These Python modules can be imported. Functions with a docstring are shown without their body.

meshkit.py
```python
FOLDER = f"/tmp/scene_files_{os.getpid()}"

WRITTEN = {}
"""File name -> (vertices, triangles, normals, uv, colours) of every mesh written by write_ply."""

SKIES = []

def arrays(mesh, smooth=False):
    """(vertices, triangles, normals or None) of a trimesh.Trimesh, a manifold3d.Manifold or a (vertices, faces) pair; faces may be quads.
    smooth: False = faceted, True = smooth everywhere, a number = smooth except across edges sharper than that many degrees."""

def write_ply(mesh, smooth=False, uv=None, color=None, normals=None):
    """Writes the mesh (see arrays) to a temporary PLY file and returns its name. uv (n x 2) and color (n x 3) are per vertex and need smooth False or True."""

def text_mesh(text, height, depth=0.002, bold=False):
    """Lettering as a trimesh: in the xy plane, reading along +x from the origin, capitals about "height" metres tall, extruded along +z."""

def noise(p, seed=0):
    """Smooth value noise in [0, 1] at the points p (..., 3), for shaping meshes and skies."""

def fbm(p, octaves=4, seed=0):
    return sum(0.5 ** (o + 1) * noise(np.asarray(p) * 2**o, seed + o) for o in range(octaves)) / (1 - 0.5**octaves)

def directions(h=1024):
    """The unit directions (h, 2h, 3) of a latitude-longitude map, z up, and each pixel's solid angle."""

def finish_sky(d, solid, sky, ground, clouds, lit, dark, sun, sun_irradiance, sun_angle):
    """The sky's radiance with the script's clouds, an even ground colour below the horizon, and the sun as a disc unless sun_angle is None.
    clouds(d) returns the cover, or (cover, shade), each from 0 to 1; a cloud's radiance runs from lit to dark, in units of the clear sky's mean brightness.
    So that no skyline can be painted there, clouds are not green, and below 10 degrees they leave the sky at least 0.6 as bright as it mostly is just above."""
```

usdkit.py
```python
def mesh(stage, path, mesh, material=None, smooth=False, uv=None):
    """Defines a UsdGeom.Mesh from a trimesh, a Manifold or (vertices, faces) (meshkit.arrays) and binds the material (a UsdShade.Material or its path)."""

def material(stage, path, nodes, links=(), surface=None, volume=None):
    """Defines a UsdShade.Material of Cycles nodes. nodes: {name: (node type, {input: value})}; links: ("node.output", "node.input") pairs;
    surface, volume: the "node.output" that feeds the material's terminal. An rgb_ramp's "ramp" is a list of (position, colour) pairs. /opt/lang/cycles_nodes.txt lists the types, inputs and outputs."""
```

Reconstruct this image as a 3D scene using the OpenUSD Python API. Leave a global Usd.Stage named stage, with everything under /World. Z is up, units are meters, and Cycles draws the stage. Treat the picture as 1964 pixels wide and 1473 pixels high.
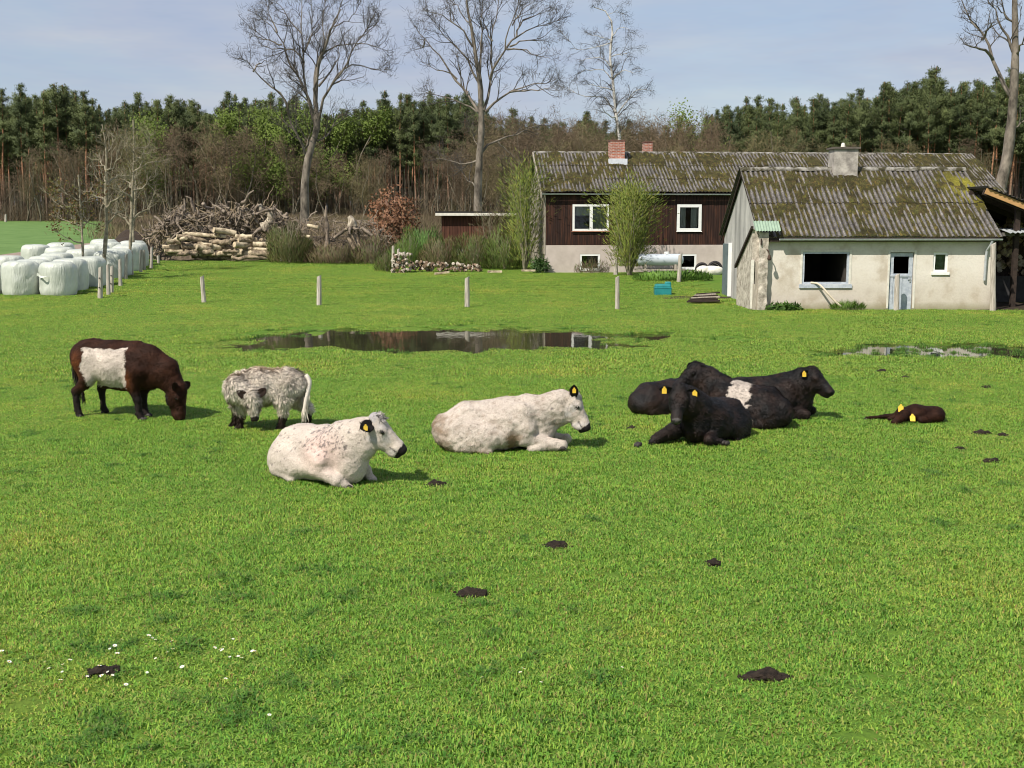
import math, random
import numpy as np, trimesh, usdkit, meshkit
from shapely.geometry import Polygon, box as sbox
from shapely.ops import unary_union
from pxr import Usd, UsdGeom, UsdLux, UsdShade, Sdf, Gf, Vt

stage = Usd.Stage.CreateInMemory()
UsdGeom.SetStageUpAxis(stage, 'Z'); UsdGeom.SetStageMetersPerUnit(stage, 1.0)
world = UsdGeom.Xform.Define(stage, '/World'); stage.SetDefaultPrim(world.GetPrim())
UsdGeom.Scope.Define(stage, '/World/Looks')

# ------------------------------------------------------------------ camera, sky, sun
F_PX, CX, CY, CAM_H, HORIZON = 2250.0, 982.0, 736.5, 3.12, 417.0
PITCH = math.atan((CY - HORIZON) / F_PX)
cam = UsdGeom.Camera.Define(stage, '/World/camera')
cam.CreateHorizontalApertureAttr(36.0); cam.CreateVerticalApertureAttr(27.0)
cam.CreateFocalLengthAttr(36.0 * F_PX / 1964.0)
cam.CreateClippingRangeAttr(Gf.Vec2f(0.1, 5000.0))
cam.AddTranslateOp().Set(Gf.Vec3d(0, 0, CAM_H))
cam.AddRotateXOp().Set(90.0 - math.degrees(PITCH))
cam.CreateExposureAttr(0.72)

SUN = np.array([-0.56, -0.66, 0.98]); SUN /= np.linalg.norm(SUN)
SUN_EL, SUN_ROT = math.asin(SUN[2]), math.atan2(SUN[0], SUN[1])
sun = UsdLux.DistantLight.Define(stage, '/World/sun')
sun.CreateIntensityAttr(1.0); sun.CreateAngleAttr(0.7); sun.CreateNormalizeAttr(True)
sun.CreateColorAttr(Gf.Vec3f(1.0, 0.94, 0.84))
_z = SUN; _x = np.cross([0, 0, 1.0], _z); _x /= np.linalg.norm(_x); _y = np.cross(_z, _x)
sun.AddTransformOp().Set(Gf.Matrix4d(*[float(v) for v in (*_x, 0, *_y, 0, *_z, 0, 0, 0, 0, 1)]))

sky = UsdLux.DomeLight.Define(stage, '/World/sky')
sky.GetPrim().SetCustomDataByKey('kind', 'structure')
sky_m = usdkit.material(stage, '/World/Looks/sky', {
    'tc': ('texture_coordinate', {}),
    'sky': ('sky_texture', {'sky_type': 'single_scattering', 'sun_disc': False, 'sun_elevation': SUN_EL, 'sun_rotation': SUN_ROT, 'air_density': 1.0, 'aerosol_density': 1.6, 'ozone_density': 1.2}),
    'mp': ('mapping', {'scale': (1.0, 1.0, 5.5), 'location': (3.1, 0.4, 0.2)}),
    'n1': ('noise_texture', {'scale': 3.2, 'detail': 7, 'roughness': 0.55, 'distortion': 0.4}),
    'r1': ('rgb_ramp', {'ramp': [(0.0, (0, 0, 0)), (0.40, (0.68, 0.68, 0.68)), (0.57, (1.0, 1.0, 1.0)), (1.0, (1, 1, 1))]}),
    'n2': ('noise_texture', {'scale': 5.0, 'detail': 6, 'roughness': 0.6}), 'r2': ('rgb_ramp', {'ramp': [(0.30, (2.95, 3.50, 4.65)), (0.5, (3.40, 3.80, 4.70)), (0.68, (3.95, 4.20, 4.75))]}),
    'mx': ('mix_color', {'fac': 0.5}),
    'sc': ('math', {'math_type': 'multiply', 'value2': 0.96}),
    'bg': ('background_shader', {'strength': 0.085})},
    [('tc.generated', 'mp.vector'), ('mp.vector', 'n1.vector'), ('n1.fac', 'r1.fac'), ('mp.vector', 'n2.vector'), ('n2.fac', 'r2.fac'), ('r2.color', 'mx.b'), ('r1.color', 'sc.value1'), ('sc.value', 'mx.fac'), ('sky.color', 'mx.a'), ('mx.result', 'bg.color')], surface='bg.background')
UsdShade.MaterialBindingAPI.Apply(sky.GetPrim()).Bind(sky_m)

# ------------------------------------------------------------------ helpers
CP, SP = math.cos(PITCH), math.sin(PITCH)
def ray(px, py):
    dx, dv = (px - CX) / F_PX, -(py - CY) / F_PX
    return np.array([dx, CP + dv * SP, -SP + dv * CP])
def at(px, py, Y):
    """the point of the place that the photograph shows at (px, py), Y metres out"""
    d = ray(px, py); return np.array([0, 0, CAM_H]) + d * (Y / d[1])
def sstep(a, b, x):
    t = np.clip((np.asarray(x, float) - a) / (b - a), 0, 1); return t * t * (3 - 2 * t)
PONDS = []     # (cx, cy, rx, ry, depth)
def terrain(x, y):
    x = np.asarray(x, float); y = np.asarray(y, float)
    z = 0.43 * sstep(41.5, 57.5, y)
    z = z + np.where(y > 57.5, np.clip(y - 57.5, 0, 115) * 0.0226, 0)
    p = np.stack([x * 0.35, y * 0.35, np.zeros_like(x + y)], -1)
    z = z + (meshkit.noise(p, 3) - 0.5) * 0.035 * (1 - sstep(30, 60, y)) + (meshkit.noise(p * 3.1, 5) - 0.5) * 0.009
    for cx, cy, rx, ry, dep in PONDS:
        q = np.sqrt(((x - cx) / rx) ** 2 + ((y - cy) / ry) ** 2) + (meshkit.noise(np.stack([x * 1.3, y * 1.3, 0 * x + 7], -1), 9) - 0.5) * 0.5 + (meshkit.noise(np.stack([x * 4, y * 4, 0 * x + 7], -1), 19) - 0.5) * 0.25
        z = z - dep * (1 - sstep(0.55, 1.15, q))
    return z
def gp(px, py):
    """where the ground shows at (px, py)"""
    d = ray(px, py); t = np.geomspace(2.0, 900.0, 4000); P = np.array([0, 0, CAM_H]) + d * (t / d[1])[:, None]; k = int(np.argmax(P[:, 2] <= terrain(P[:, 0], P[:, 1])))
    lo, hi = t[max(k - 1, 0)], t[k]
    for _ in range(30):
        m = (lo + hi) / 2; p = np.array([0, 0, CAM_H]) + d * (m / d[1])
        if p[2] > float(terrain(p[0], p[1])): lo = m
        else: hi = m
    p[2] = float(terrain(p[0], p[1])); return p
def ground_row(px, Y):
    x = (px - CX) / F_PX * (Y * CP + CAM_H * SP); return np.array([x, Y, float(terrain(x, Y))])

_count = {}
def numbered(name, parent):
    k = (parent, name); n = _count.get(k, 0); _count[k] = n + 1
    return f'{parent}/{name}' + (f'_{n:03d}' if n else '')
class Thing:
    def __init__(s, path, loc): s.path, s.loc = path, np.asarray(loc, float)
def tag(prim, label=None, cat=None, group=None, kind=None):
    for k, v in (('label', label), ('category', cat), ('group', group), ('kind', kind)):
        if v: prim.SetCustomDataByKey(k, v)
def place(x, loc, rz=0.0, sc=None, rx=None):
    x.ClearXformOpOrder()
    x.AddTranslateOp().Set(Gf.Vec3d(*map(float, loc))); x.AddRotateXYZOp().Set(Gf.Vec3f(*(rx or (0, 0)), math.degrees(rz)))
    x.AddScaleOp().Set(Gf.Vec3f(*(sc if sc is not None else (1, 1, 1))))
def thing(name, label, cat, loc=(0, 0, 0), rz=0.0, group=None, kind=None, local=False, sc=None):
    """an Xform at the base of a thing; its children are the parts. local: their meshes come in the thing's own frame, else in the world's"""
    p = numbered(name, '/World'); x = UsdGeom.Xform.Define(stage, p); place(x, loc, rz, sc)
    tag(x.GetPrim(), label, cat, group, kind)
    t = Thing(p, (0, 0, 0) if local else loc); t.prim = x.GetPrim(); t.x = x; return t
def copy_of(src, loc, rz=0.0, label=None, group=None, sc=None, rx=None):
    was = src.prim.GetCustomData()
    p = numbered(src.path.split('/')[-1].rstrip('0123456789').rstrip('_') if src.path[-1].isdigit() else src.path.split('/')[-1], '/World')
    x = UsdGeom.Xform.Define(stage, p); x.GetPrim().GetReferences().AddInternalReference(src.path); x.GetPrim().SetInstanceable(True)
    place(x, loc, rz, sc, rx); tag(x.GetPrim(), label or was.get('label'), was.get('category'), group or was.get('group'))
    t = Thing(p, loc); t.prim = x.GetPrim(); return t
def VF(m):
    v, f, _ = meshkit.arrays(m); return v, f
def obj(name, mesh, mat, parent=None, smooth=False, colors=None, label=None, cat=None, group=None, kind=None, normals=None):
    base = parent.path if parent is not None else '/World'
    v, f = VF(mesh)
    if parent is not None: v = v - parent.loc
    m = usdkit.mesh(stage, numbered(name, base), (v, f), mat, smooth=True if (colors is not None and smooth) else smooth)
    if colors is not None:
        UsdGeom.PrimvarsAPI(m).CreatePrimvar('Cd', Sdf.ValueTypeNames.Color3fArray, 'vertex').Set(Vt.Vec3fArray.FromNumpy(np.asarray(colors, np.float32)))
    if normals is not None:
        m.CreateNormalsAttr(Vt.Vec3fArray.FromNumpy(np.asarray(normals, np.float32))); m.SetNormalsInterpolation('vertex')
    tag(m.GetPrim(), label, cat, group, kind)
    t = Thing(str(m.GetPath()), (0, 0, 0) if parent is None else parent.loc); t.prim = m.GetPrim(); return t

def cat(*ms):
    vs, fs, n = [], [], 0
    for m in (ms[0] if len(ms) == 1 and isinstance(ms[0], list) else ms):
        v, f = VF(m); vs.append(v); fs.append(f + n); n += len(v)
    return np.vstack(vs), np.vstack(fs)
def bx(x0, x1, y0, y1, z0, z1):
    m = trimesh.creation.box((abs(x1 - x0), abs(y1 - y0), abs(z1 - z0))); m.apply_translation(((x0 + x1) / 2, (y0 + y1) / 2, (z0 + z1) / 2)); return m
def hexa(c):
    """a box from its 8 corners: bottom four, then top four"""
    return np.array(c, float), np.array([[0, 3, 2], [0, 2, 1], [4, 5, 6], [4, 6, 7], [0, 1, 5], [0, 5, 4], [1, 2, 6], [1, 6, 5], [2, 3, 7], [2, 7, 6], [3, 0, 4], [3, 4, 7]])
def frame_m(m, O, ex, ey, ez):
    v, f = VF(m); return np.asarray(O) + v[:, :1] * np.asarray(ex) + v[:, 1:2] * np.asarray(ey) + v[:, 2:3] * np.asarray(ez), f
def rotz(m, a, about=(0, 0, 0)):
    v, f = VF(m); c, s = math.cos(a), math.sin(a); v = v - about
    return np.stack([v[:, 0] * c - v[:, 1] * s, v[:, 0] * s + v[:, 1] * c, v[:, 2]], 1) + about, f
def tube(points, radii, sides=6, cap=True):
    p = np.asarray(points, float); r = np.broadcast_to(np.asarray(radii, float), (len(p),))
    t = np.gradient(p, axis=0); t /= np.linalg.norm(t, axis=1, keepdims=True) + 1e-12
    ref = np.array([0, 0, 1.0]) if abs(t[:, 2]).mean() < 0.8 else np.array([1.0, 0.13, 0])
    a = np.cross(t, ref); a /= np.linalg.norm(a, axis=1, keepdims=True) + 1e-12
    b = np.cross(t, a); g = np.arange(sides) * 2 * np.pi / sides
    v = p[:, None] + r[:, None, None] * (np.cos(g)[None, :, None] * a[:, None] + np.sin(g)[None, :, None] * b[:, None])
    i, j = np.meshgrid(np.arange(len(p) - 1), np.arange(sides), indexing='ij')
    q = np.stack([i * sides + j, (i + 1) * sides + j, (i + 1) * sides + (j + 1) % sides, i * sides + (j + 1) % sides], -1).reshape(-1, 4)
    f = np.vstack([q[:, [0, 1, 2]], q[:, [0, 2, 3]]]); v = v.reshape(-1, 3)
    if cap:
        n = len(v); v = np.vstack([v, p[0], p[-1]]); k = np.arange(sides); e = (len(p) - 1) * sides
        f = np.vstack([f, np.stack([np.full(sides, n), k, (k + 1) % sides], 1), np.stack([np.full(sides, n + 1), e + (k + 1) % sides, e + k], 1)])
    return v, f
def noisy(m, amp, scale, seed=0):
    v, f = VF(m); t = trimesh.Trimesh(v, f, process=False); n = t.vertex_normals
    return v + n * ((meshkit.fbm(v * scale, 3, seed) - 0.5) * 2 * amp)[:, None], f
def blades(c, d, up, L, W, tip=0.15):
    """one leaf-like kite (2 triangles) at each of the points c, along d, W wide across up x d"""
    c, d, up = (np.asarray(x, float) for x in (c, d, up)); n = len(c)
    d = d / (np.linalg.norm(d, axis=1, keepdims=True) + 1e-9); s = np.cross(d, up); s /= np.linalg.norm(s, axis=1, keepdims=True) + 1e-9
    L = np.broadcast_to(L, (n,))[:, None]; W = np.broadcast_to(W, (n,))[:, None]
    v = np.stack([c, c + d * L * 0.45 + s * W / 2, c + d * L, c + d * L * 0.45 - s * W / 2], 1).reshape(-1, 3)
    k = np.arange(n)[:, None] * 4
    return v, np.vstack([k + [0, 1, 2], k + [0, 2, 3]])
def lit(mesh, target, mix=.6):
    """foliage normals: each leaf's own, leaning towards the direction its clump faces; leaves are wound to match"""
    v, f = mesh; n = len(v) // 4; g = np.cross(v[1::4] - v[0::4], v[2::4] - v[0::4]); g /= np.linalg.norm(g, axis=1, keepdims=True) + 1e-12; t = target / (np.linalg.norm(target, axis=1, keepdims=True) + 1e-9)
    s = (g * t).sum(1) < 0; g[s] *= -1; f = f.copy(); w = np.tile(s, 2); f[w] = f[w][:, ::-1]; q = g * (1 - mix) + t * mix; q /= np.linalg.norm(q, axis=1, keepdims=True) + 1e-9; return (v, f), np.repeat(q, 4, 0)
def rdir(rng, n):
    v = rng.normal(size=(n, 3)); return v / np.linalg.norm(v, axis=1, keepdims=True)

# ------------------------------------------------------------------ materials
def MT(name, col, rough=0.85, var=0.2, scale=6.0, bump=0.0, bscale=40.0, spec=0.3, metallic=0.0, col2=None, attr=False, stretch=(1, 1, 1), extra=None, trans=0.0, thr=(0.35, 0.65), sheen=0.0):
    """a principled material whose colour wanders between two tones with the noise of the place"""
    c = np.array(col, float); lo = c * (1 - var); hi = c * (1 + var) if col2 is None else np.array(col2, float)
    N = {'g': ('geometry', {}), 'mp': ('mapping', {'scale': stretch}), 'n': ('noise_texture', {'scale': scale, 'detail': 6, 'roughness': 0.65}),
         'r': ('rgb_ramp', {'ramp': [(0.0, lo), (thr[0], lo), (thr[1], hi), (1.0, hi)]}), 'p': ('principled_bsdf', {'roughness': rough, 'specular_ior_level': spec, 'metallic': metallic, 'sheen_weight': sheen})}
    Lk = [('g.position', 'mp.vector'), ('mp.vector', 'n.vector'), ('n.fac', 'r.fac')]
    out = 'r.color'
    if attr:
        N['a'] = ('attribute', {'attribute': 'Cd'}); N['m'] = ('mix_color', {'blend_type': 'multiply', 'fac': 1.0}); Lk += [('a.color', 'm.a'), ('r.color', 'm.b')]; out = 'm.result'
    Lk.append((out, 'p.base_color'))
    if bump:
        N['bn'] = ('noise_texture', {'scale': bscale, 'detail': 5, 'roughness': 0.6}); N['b'] = ('bump', {'strength': 0.8, 'distance': bump}); Lk += [('mp.vector', 'bn.vector'), ('bn.fac', 'b.height'), ('b.normal', 'p.normal')]
    surf = 'p.BSDF'
    if trans:
        N['t'] = ('translucent_bsdf', {}); N['mx'] = ('mix_closure', {'fac': trans}); Lk += [(out, 't.color'), ('p.BSDF', 'mx.closure1'), ('t.BSDF', 'mx.closure2')]; surf = 'mx.closure'
    return usdkit.material(stage, '/World/Looks/' + name, N, Lk, surface=surf)
# ------------------------------------------------------------------ ground, water, field, track
WATER = -0.05
PONDS += [(-1.5, 30.3, 6.6, 3.6, 0.17), (10.6, 27.7, 3.8, 2.15, 0.096)]
def axis(a, b, step, far_a, far_b, grow=1.22):
    mid = list(np.arange(a, b + 1e-6, step)); lo, hi, s = [], [], step
    x = a
    while x > far_a: s = min(s * grow, 40); x -= s; lo.append(x)
    x, s = b, step
    while x < far_b: s = min(s * grow, 40); x += s; hi.append(x)
    return np.array(lo[::-1] + mid + hi)
def sheet(xs, ys, zf):
    X, Y = np.meshgrid(xs, ys); Z = zf(X, Y); v = np.stack([X, Y, Z], -1).reshape(-1, 3); w = len(xs)
    i, j = np.meshgrid(np.arange(len(ys) - 1), np.arange(w - 1), indexing='ij'); k = (i * w + j).ravel()
    return v, np.vstack([np.stack([k, k + 1, k + w + 1], 1), np.stack([k, k + w + 1, k + w], 1)])
GN = {'g': ('geometry', {}), 'xyz': ('separate_xyz', {}),
      'n1': ('noise_texture', {'scale': 0.32, 'detail': 4}), 'n2': ('noise_texture', {'scale': 9.0, 'detail': 6, 'roughness': 0.7}),
      'r1': ('rgb_ramp', {'ramp': [(0.0, (0.070, 0.145, 0.016)), (0.42, (0.085, 0.165, 0.02)), (0.6, (0.110, 0.175, 0.024)), (1.0, (0.14, 0.165, 0.03))]}),
      'r2': ('rgb_ramp', {'ramp': [(0.0, (0.4, 0.4, 0.42)), (0.45, (0.9, 0.9, 0.9)), (0.65, (1.15, 1.12, 1.0)), (1.0, (1.35, 1.3, 1.1))]}),
      'mu': ('mix_color', {'blend_type': 'multiply', 'fac': 1.0}),
      'yr': ('map_range', {'from_min': 152.0, 'from_max': 160.0, 'clamp': True}),
      'r3': ('rgb_ramp', {'ramp': [(0.0, (0.05, 0.035, 0.02)), (0.5, (0.085, 0.06, 0.035)), (1.0, (0.13, 0.09, 0.05))]}),
      'mw': ('mix_color', {}), 'b': ('bump', {'strength': 0.9, 'distance': 0.06}), 'p': ('principled_bsdf', {'roughness': 0.95, 'specular_ior_level': 0.15})}
ground_m = usdkit.material(stage, '/World/Looks/pasture', GN, [('g.position', 'n1.vector'), ('g.position', 'n2.vector'), ('n1.fac', 'r1.fac'), ('n2.fac', 'r2.fac'), ('r1.color', 'mu.a'), ('r2.color', 'mu.b'), ('g.position', 'xyz.vector'), ('xyz.y', 'yr.value'), ('n2.fac', 'r3.fac'),
    ('yr.result', 'mw.fac'), ('mu.result', 'mw.a'), ('r3.color', 'mw.b'), ('mw.result', 'p.base_color'), ('n2.fac', 'b.height'), ('b.normal', 'p.normal')], surface='p.BSDF')
obj('pasture_ground', sheet(axis(-24, 24, 0.22, -520, 520), axis(2, 62, 0.22, -30, 1500), terrain), ground_m, smooth=True, kind='structure')

water_m = usdkit.material(stage, '/World/Looks/puddle_water', {'g': ('geometry', {}), 'mp': ('mapping', {'scale': (1, 0.4, 1)}), 'n': ('noise_texture', {'scale': 5.0, 'detail': 3}), 'b': ('bump', {'strength': 0.12, 'distance': 0.01}),
    'p': ('principled_bsdf', {'base_color': (0.02, 0.018, 0.010), 'roughness': 0.03, 'ior': 1.33, 'specular_ior_level': 0.5})},
    [('g.position', 'mp.vector'), ('mp.vector', 'n.vector'), ('n.fac', 'b.height'), ('b.normal', 'p.normal')], surface='p.BSDF')
for nm, (cx, cy, rx, ry, _d) in zip(('puddle_water', 'puddle_water'), PONDS):
    a = np.linspace(0, 2 * np.pi, 48, endpoint=False)
    rim = np.stack([cx + rx * 1.35 * np.cos(a), cy + ry * 1.35 * np.sin(a), np.full(48, WATER)], 1)
    obj(nm, (np.vstack([[cx, cy, WATER], rim]), np.stack([np.zeros(48, int), 1 + np.arange(48), 1 + (np.arange(48) + 1) % 48], 1)), water_m, kind='structure')

field_m = MT('young_crop', (0.095, 0.175, 0.045), var=0.12, scale=0.5, col2=(0.125, 0.205, 0.062), bump=0.05, bscale=20, spec=0.15)
TRK = np.array([gp(*q)[:2] for q in ((-60, 503), (20, 493), (80, 484), (150, 474), (225, 464))])
def ribbon(line, w0, w1, lift, n=60, m=6):
    t = np.linspace(0, 1, n); s = np.linspace(0, 1, len(line)); c = np.stack([np.interp(t, s, line[:, k]) for k in (0, 1)], 1); d = np.gradient(c, axis=0); d /= np.linalg.norm(d, axis=1, keepdims=True); nn = np.stack([-d[:, 1], d[:, 0]], 1)
    P = c[:, None] + nn[:, None] * np.linspace(w0, w1, m + 1)[None, :, None]; Z = terrain(P[..., 0], P[..., 1]) + lift; v = np.dstack([P, Z]).reshape(-1, 3); i, j = np.meshgrid(np.arange(n - 1), np.arange(m), indexing='ij'); k = (i * (m + 1) + j).ravel()
    return v, np.vstack([np.stack([k, k + m + 2, k + 1], 1)[:, ::-1], np.stack([k, k + m + 1, k + m + 2], 1)[:, ::-1]])
track_m = MT('sandy_track', (0.24, 0.18, 0.145), var=0.15, scale=2.0, bump=0.02, bscale=15)
obj('farm_track', ribbon(TRK, -1.3, 1.3, 0.035), track_m, smooth=True, kind='structure')
def field_mesh():
    xs = np.arange(-125, -19.9, 1.5); y0 = np.interp(xs, TRK[:, 0], TRK[:, 1]) + 5.5; t = np.linspace(0, 1, 50); X = np.tile(xs, (50, 1)); Y = y0[None] + (153 - y0[None]) * t[:, None]; Z = terrain(X, Y) + .03; w = len(xs); v = np.stack([X, Y, Z], -1).reshape(-1, 3)
    i, j = np.meshgrid(np.arange(49), np.arange(w - 1), indexing='ij'); k = (i * w + j).ravel(); return v, np.vstack([np.stack([k, k + 1, k + w + 1], 1), np.stack([k, k + w + 1, k + w], 1)])
obj('crop_field', field_mesh(), field_m, smooth=True, kind='structure')
soil_m = MT('bare_soil', (0.035, 0.024, 0.016), var=0.35, scale=12, bump=0.03, bscale=30, spec=0.25)
def soil_patch(cx, cy, rx, ry, lift=0.03, n=40, seed=1):
    a = np.linspace(0, 2 * np.pi, n, endpoint=False); w = 0.8 + 0.4 * meshkit.noise(np.stack([np.cos(a) * 2 + seed, np.sin(a) * 2, 0 * a], -1), seed)
    vs = [[cx, cy]]
    for r in (0.35, 0.7, 1.0): vs += list(np.stack([cx + rx * r * w * np.cos(a), cy + ry * r * w * np.sin(a)], 1))
    v = np.array(vs); z = terrain(v[:, 0], v[:, 1]) + lift; z[-n:] -= lift + 0.02
    k = np.arange(n); k1 = (k + 1) % n; f = [np.stack([0 * k, 1 + k, 1 + k1], 1)]
    for q in range(2): b = 1 + q * n; f += [np.stack([b + k, b + n + k, b + n + k1], 1), np.stack([b + k, b + n + k1, b + k1], 1)]
    return np.column_stack([v, z]), np.vstack(f)
obj('bare_soil', soil_patch(18.0, 41.3, 2.9, 2.6, 0.03, seed=4), soil_m, smooth=True, kind='structure')
obj('bare_soil', soil_patch(*gp(1330, 571)[:2], 1.55, 0.75, 0.03, seed=6), soil_m, smooth=True, kind='structure')
# ------------------------------------------------------------------ buildings
def corrugated(W, Lh, per=0.177, amp=0.026, moss_at=None, dens=8, vstep=0.09, seed=0, yellow=False, more=0.0):
    """one fibre-cement sheet in its own frame (u across, v up the slope, n out) with moss filling its troughs; returns mesh and colours"""
    nu = max(int(W / per * dens), 6); nv = max(int(Lh / vstep), 3)
    u = np.linspace(0, W, nu + 1); v = np.linspace(0, Lh, nv + 1); U, V = np.meshgrid(u, v)
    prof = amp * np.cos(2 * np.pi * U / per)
    if moss_at is None: fill = np.full_like(U, -1.0); m = fill
    else:
        q = moss_at(U, V); m = meshkit.fbm(np.dstack([q[..., 0] * 1.1, q[..., 1] * 0.8, q[..., 2]]), 4, 11) - 0.5
        m = m + (meshkit.noise(np.dstack([q[..., 0] * 7, q[..., 1] * 2.2, q[..., 2]]), 5) - 0.5) * 0.5 + 0.16 * np.cos(0.9 + 2 * np.pi * q[..., 1] / 1.95) * 0.5
        fill = -amp + 2.0 * amp * np.clip(0.66 + more + m * 3.4, 0.10, 1.3) + (meshkit.noise(np.dstack([q[..., 0] * 22, q[..., 1] * 13, q[..., 2]]), 8) - 0.5) * 0.016
    moss = fill > prof; N = np.where(moss, fill, prof)
    n0 = meshkit.fbm(np.dstack([U * 5 + seed, V * 4, 0 * U]), 3, 21)[..., None]; n1 = meshkit.noise(np.dstack([U * 17 + seed, V * 17, 0 * U]), 22)[..., None]
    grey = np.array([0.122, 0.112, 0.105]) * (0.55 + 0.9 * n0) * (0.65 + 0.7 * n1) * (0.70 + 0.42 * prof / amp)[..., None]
    green = np.array([0.042, 0.044, 0.011]) * (1 - n1) + np.array([0.046, 0.032, 0.013]) * n1; green = green * (0.30 + 1.2 * n0) * (0.6 + 0.8 * meshkit.noise(np.dstack([U * 31 + seed, V * 23, 0 * U]), 44)[..., None])
    if moss_at is not None and seed > 0:
        sp = meshkit.noise(np.dstack([U * 13 + seed, V * 9, 0 * U]), 45)[..., None]; green = np.where(sp > .74, green * np.array([1.7, 1.6, 1.2]), green)
        if yellow: yw = np.clip(1.3 - np.hypot((q[..., 0] - 8.0) / .9, (q[..., 1] - 3.2) / 1.3), 0, 1)[..., None] * (meshkit.noise(np.dstack([U * 6, V * 4, 0 * U + seed]), 46)[..., None] > .35); green = green * (1 - yw) + np.array([.15, .135, .018]) * yw
    C = np.where(moss[..., None], green, grey)
    top = np.dstack([U, V, N]); bot = np.dstack([U, V, prof - 0.008]); w = nu + 1
    i, j = np.meshgrid(np.arange(nv), np.arange(nu), indexing='ij'); k = (i * w + j).ravel(); n = w * (nv + 1)
    f = [np.stack([k, k + 1, k + w + 1], 1), np.stack([k, k + w + 1, k + w], 1), np.stack([k + n, k + n + w + 1, k + n + 1], 1), np.stack([k + n, k + n + w, k + n + w + 1], 1)]
    for e, flip in ((np.arange(w), 0), (np.arange(w) + nv * w, 1), (np.arange(nv + 1) * w, 1), (np.arange(nv + 1) * w + nu, 0)):
        a, b = e[:-1], e[1:]; q = [np.stack([a, b + n, b], 1), np.stack([a, a + n, b + n], 1)]
        f += [x[:, ::-1] for x in q] if flip else q
    return (np.vstack([top.reshape(-1, 3), bot.reshape(-1, 3)]), np.vstack(f)), np.vstack([C.reshape(-1, 3), np.tile(np.array([0.1, 0.09, 0.08]), (n, 1))])
def roof_slope(parent, O, eu, ev, W, Lh, cols, rows, mat, seed=0, mossy=True, vstep=0.09, dens=8, name='roof_sheet'):
    O, eu, ev = (np.asarray(x, float) for x in (O, eu, ev)); en = np.cross(eu, ev); rg = np.random.default_rng(seed)
    sw = W / cols; sl = Lh / rows
    for r in range(rows):
        for c in range(cols):
            o = O + eu * (c * sw) + ev * (r * sl - (0.10 if r else 0)) + en * (0.045 + 0.020 * (c % 2) + rg.uniform(-0.006, 0.01))
            tilt = 0.030 * (1 if r == 0 else 1)
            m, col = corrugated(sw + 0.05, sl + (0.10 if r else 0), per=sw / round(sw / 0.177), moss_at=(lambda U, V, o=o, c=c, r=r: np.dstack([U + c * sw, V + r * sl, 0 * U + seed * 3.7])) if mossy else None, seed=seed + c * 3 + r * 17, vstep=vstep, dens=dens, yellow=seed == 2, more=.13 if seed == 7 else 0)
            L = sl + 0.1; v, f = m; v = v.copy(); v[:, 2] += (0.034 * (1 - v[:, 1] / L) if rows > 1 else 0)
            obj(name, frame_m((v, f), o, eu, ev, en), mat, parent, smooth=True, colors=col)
def wall_with_holes(x0, x1, z0, z1, holes, t, outline=None):
    """a wall in the x-z plane, its outer face at y = 0, t thick towards +y, with real openings"""
    p = Polygon(outline) if outline else sbox(x0, z0, x1, z1)
    for h in holes: p = p.difference(sbox(*h))
    m = trimesh.creation.extrude_polygon(p, t, engine='earcut'); v = m.vertices
    return np.stack([v[:, 0], t - v[:, 2], v[:, 1]], 1), m.faces
def flipped(m): v, f = VF(m); return v, f[:, ::-1]
def fixed(m):
    v, f = VF(m); t = trimesh.Trimesh(v, f, process=True); trimesh.repair.fix_normals(t); return np.array(t.vertices), np.array(t.faces)

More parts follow.
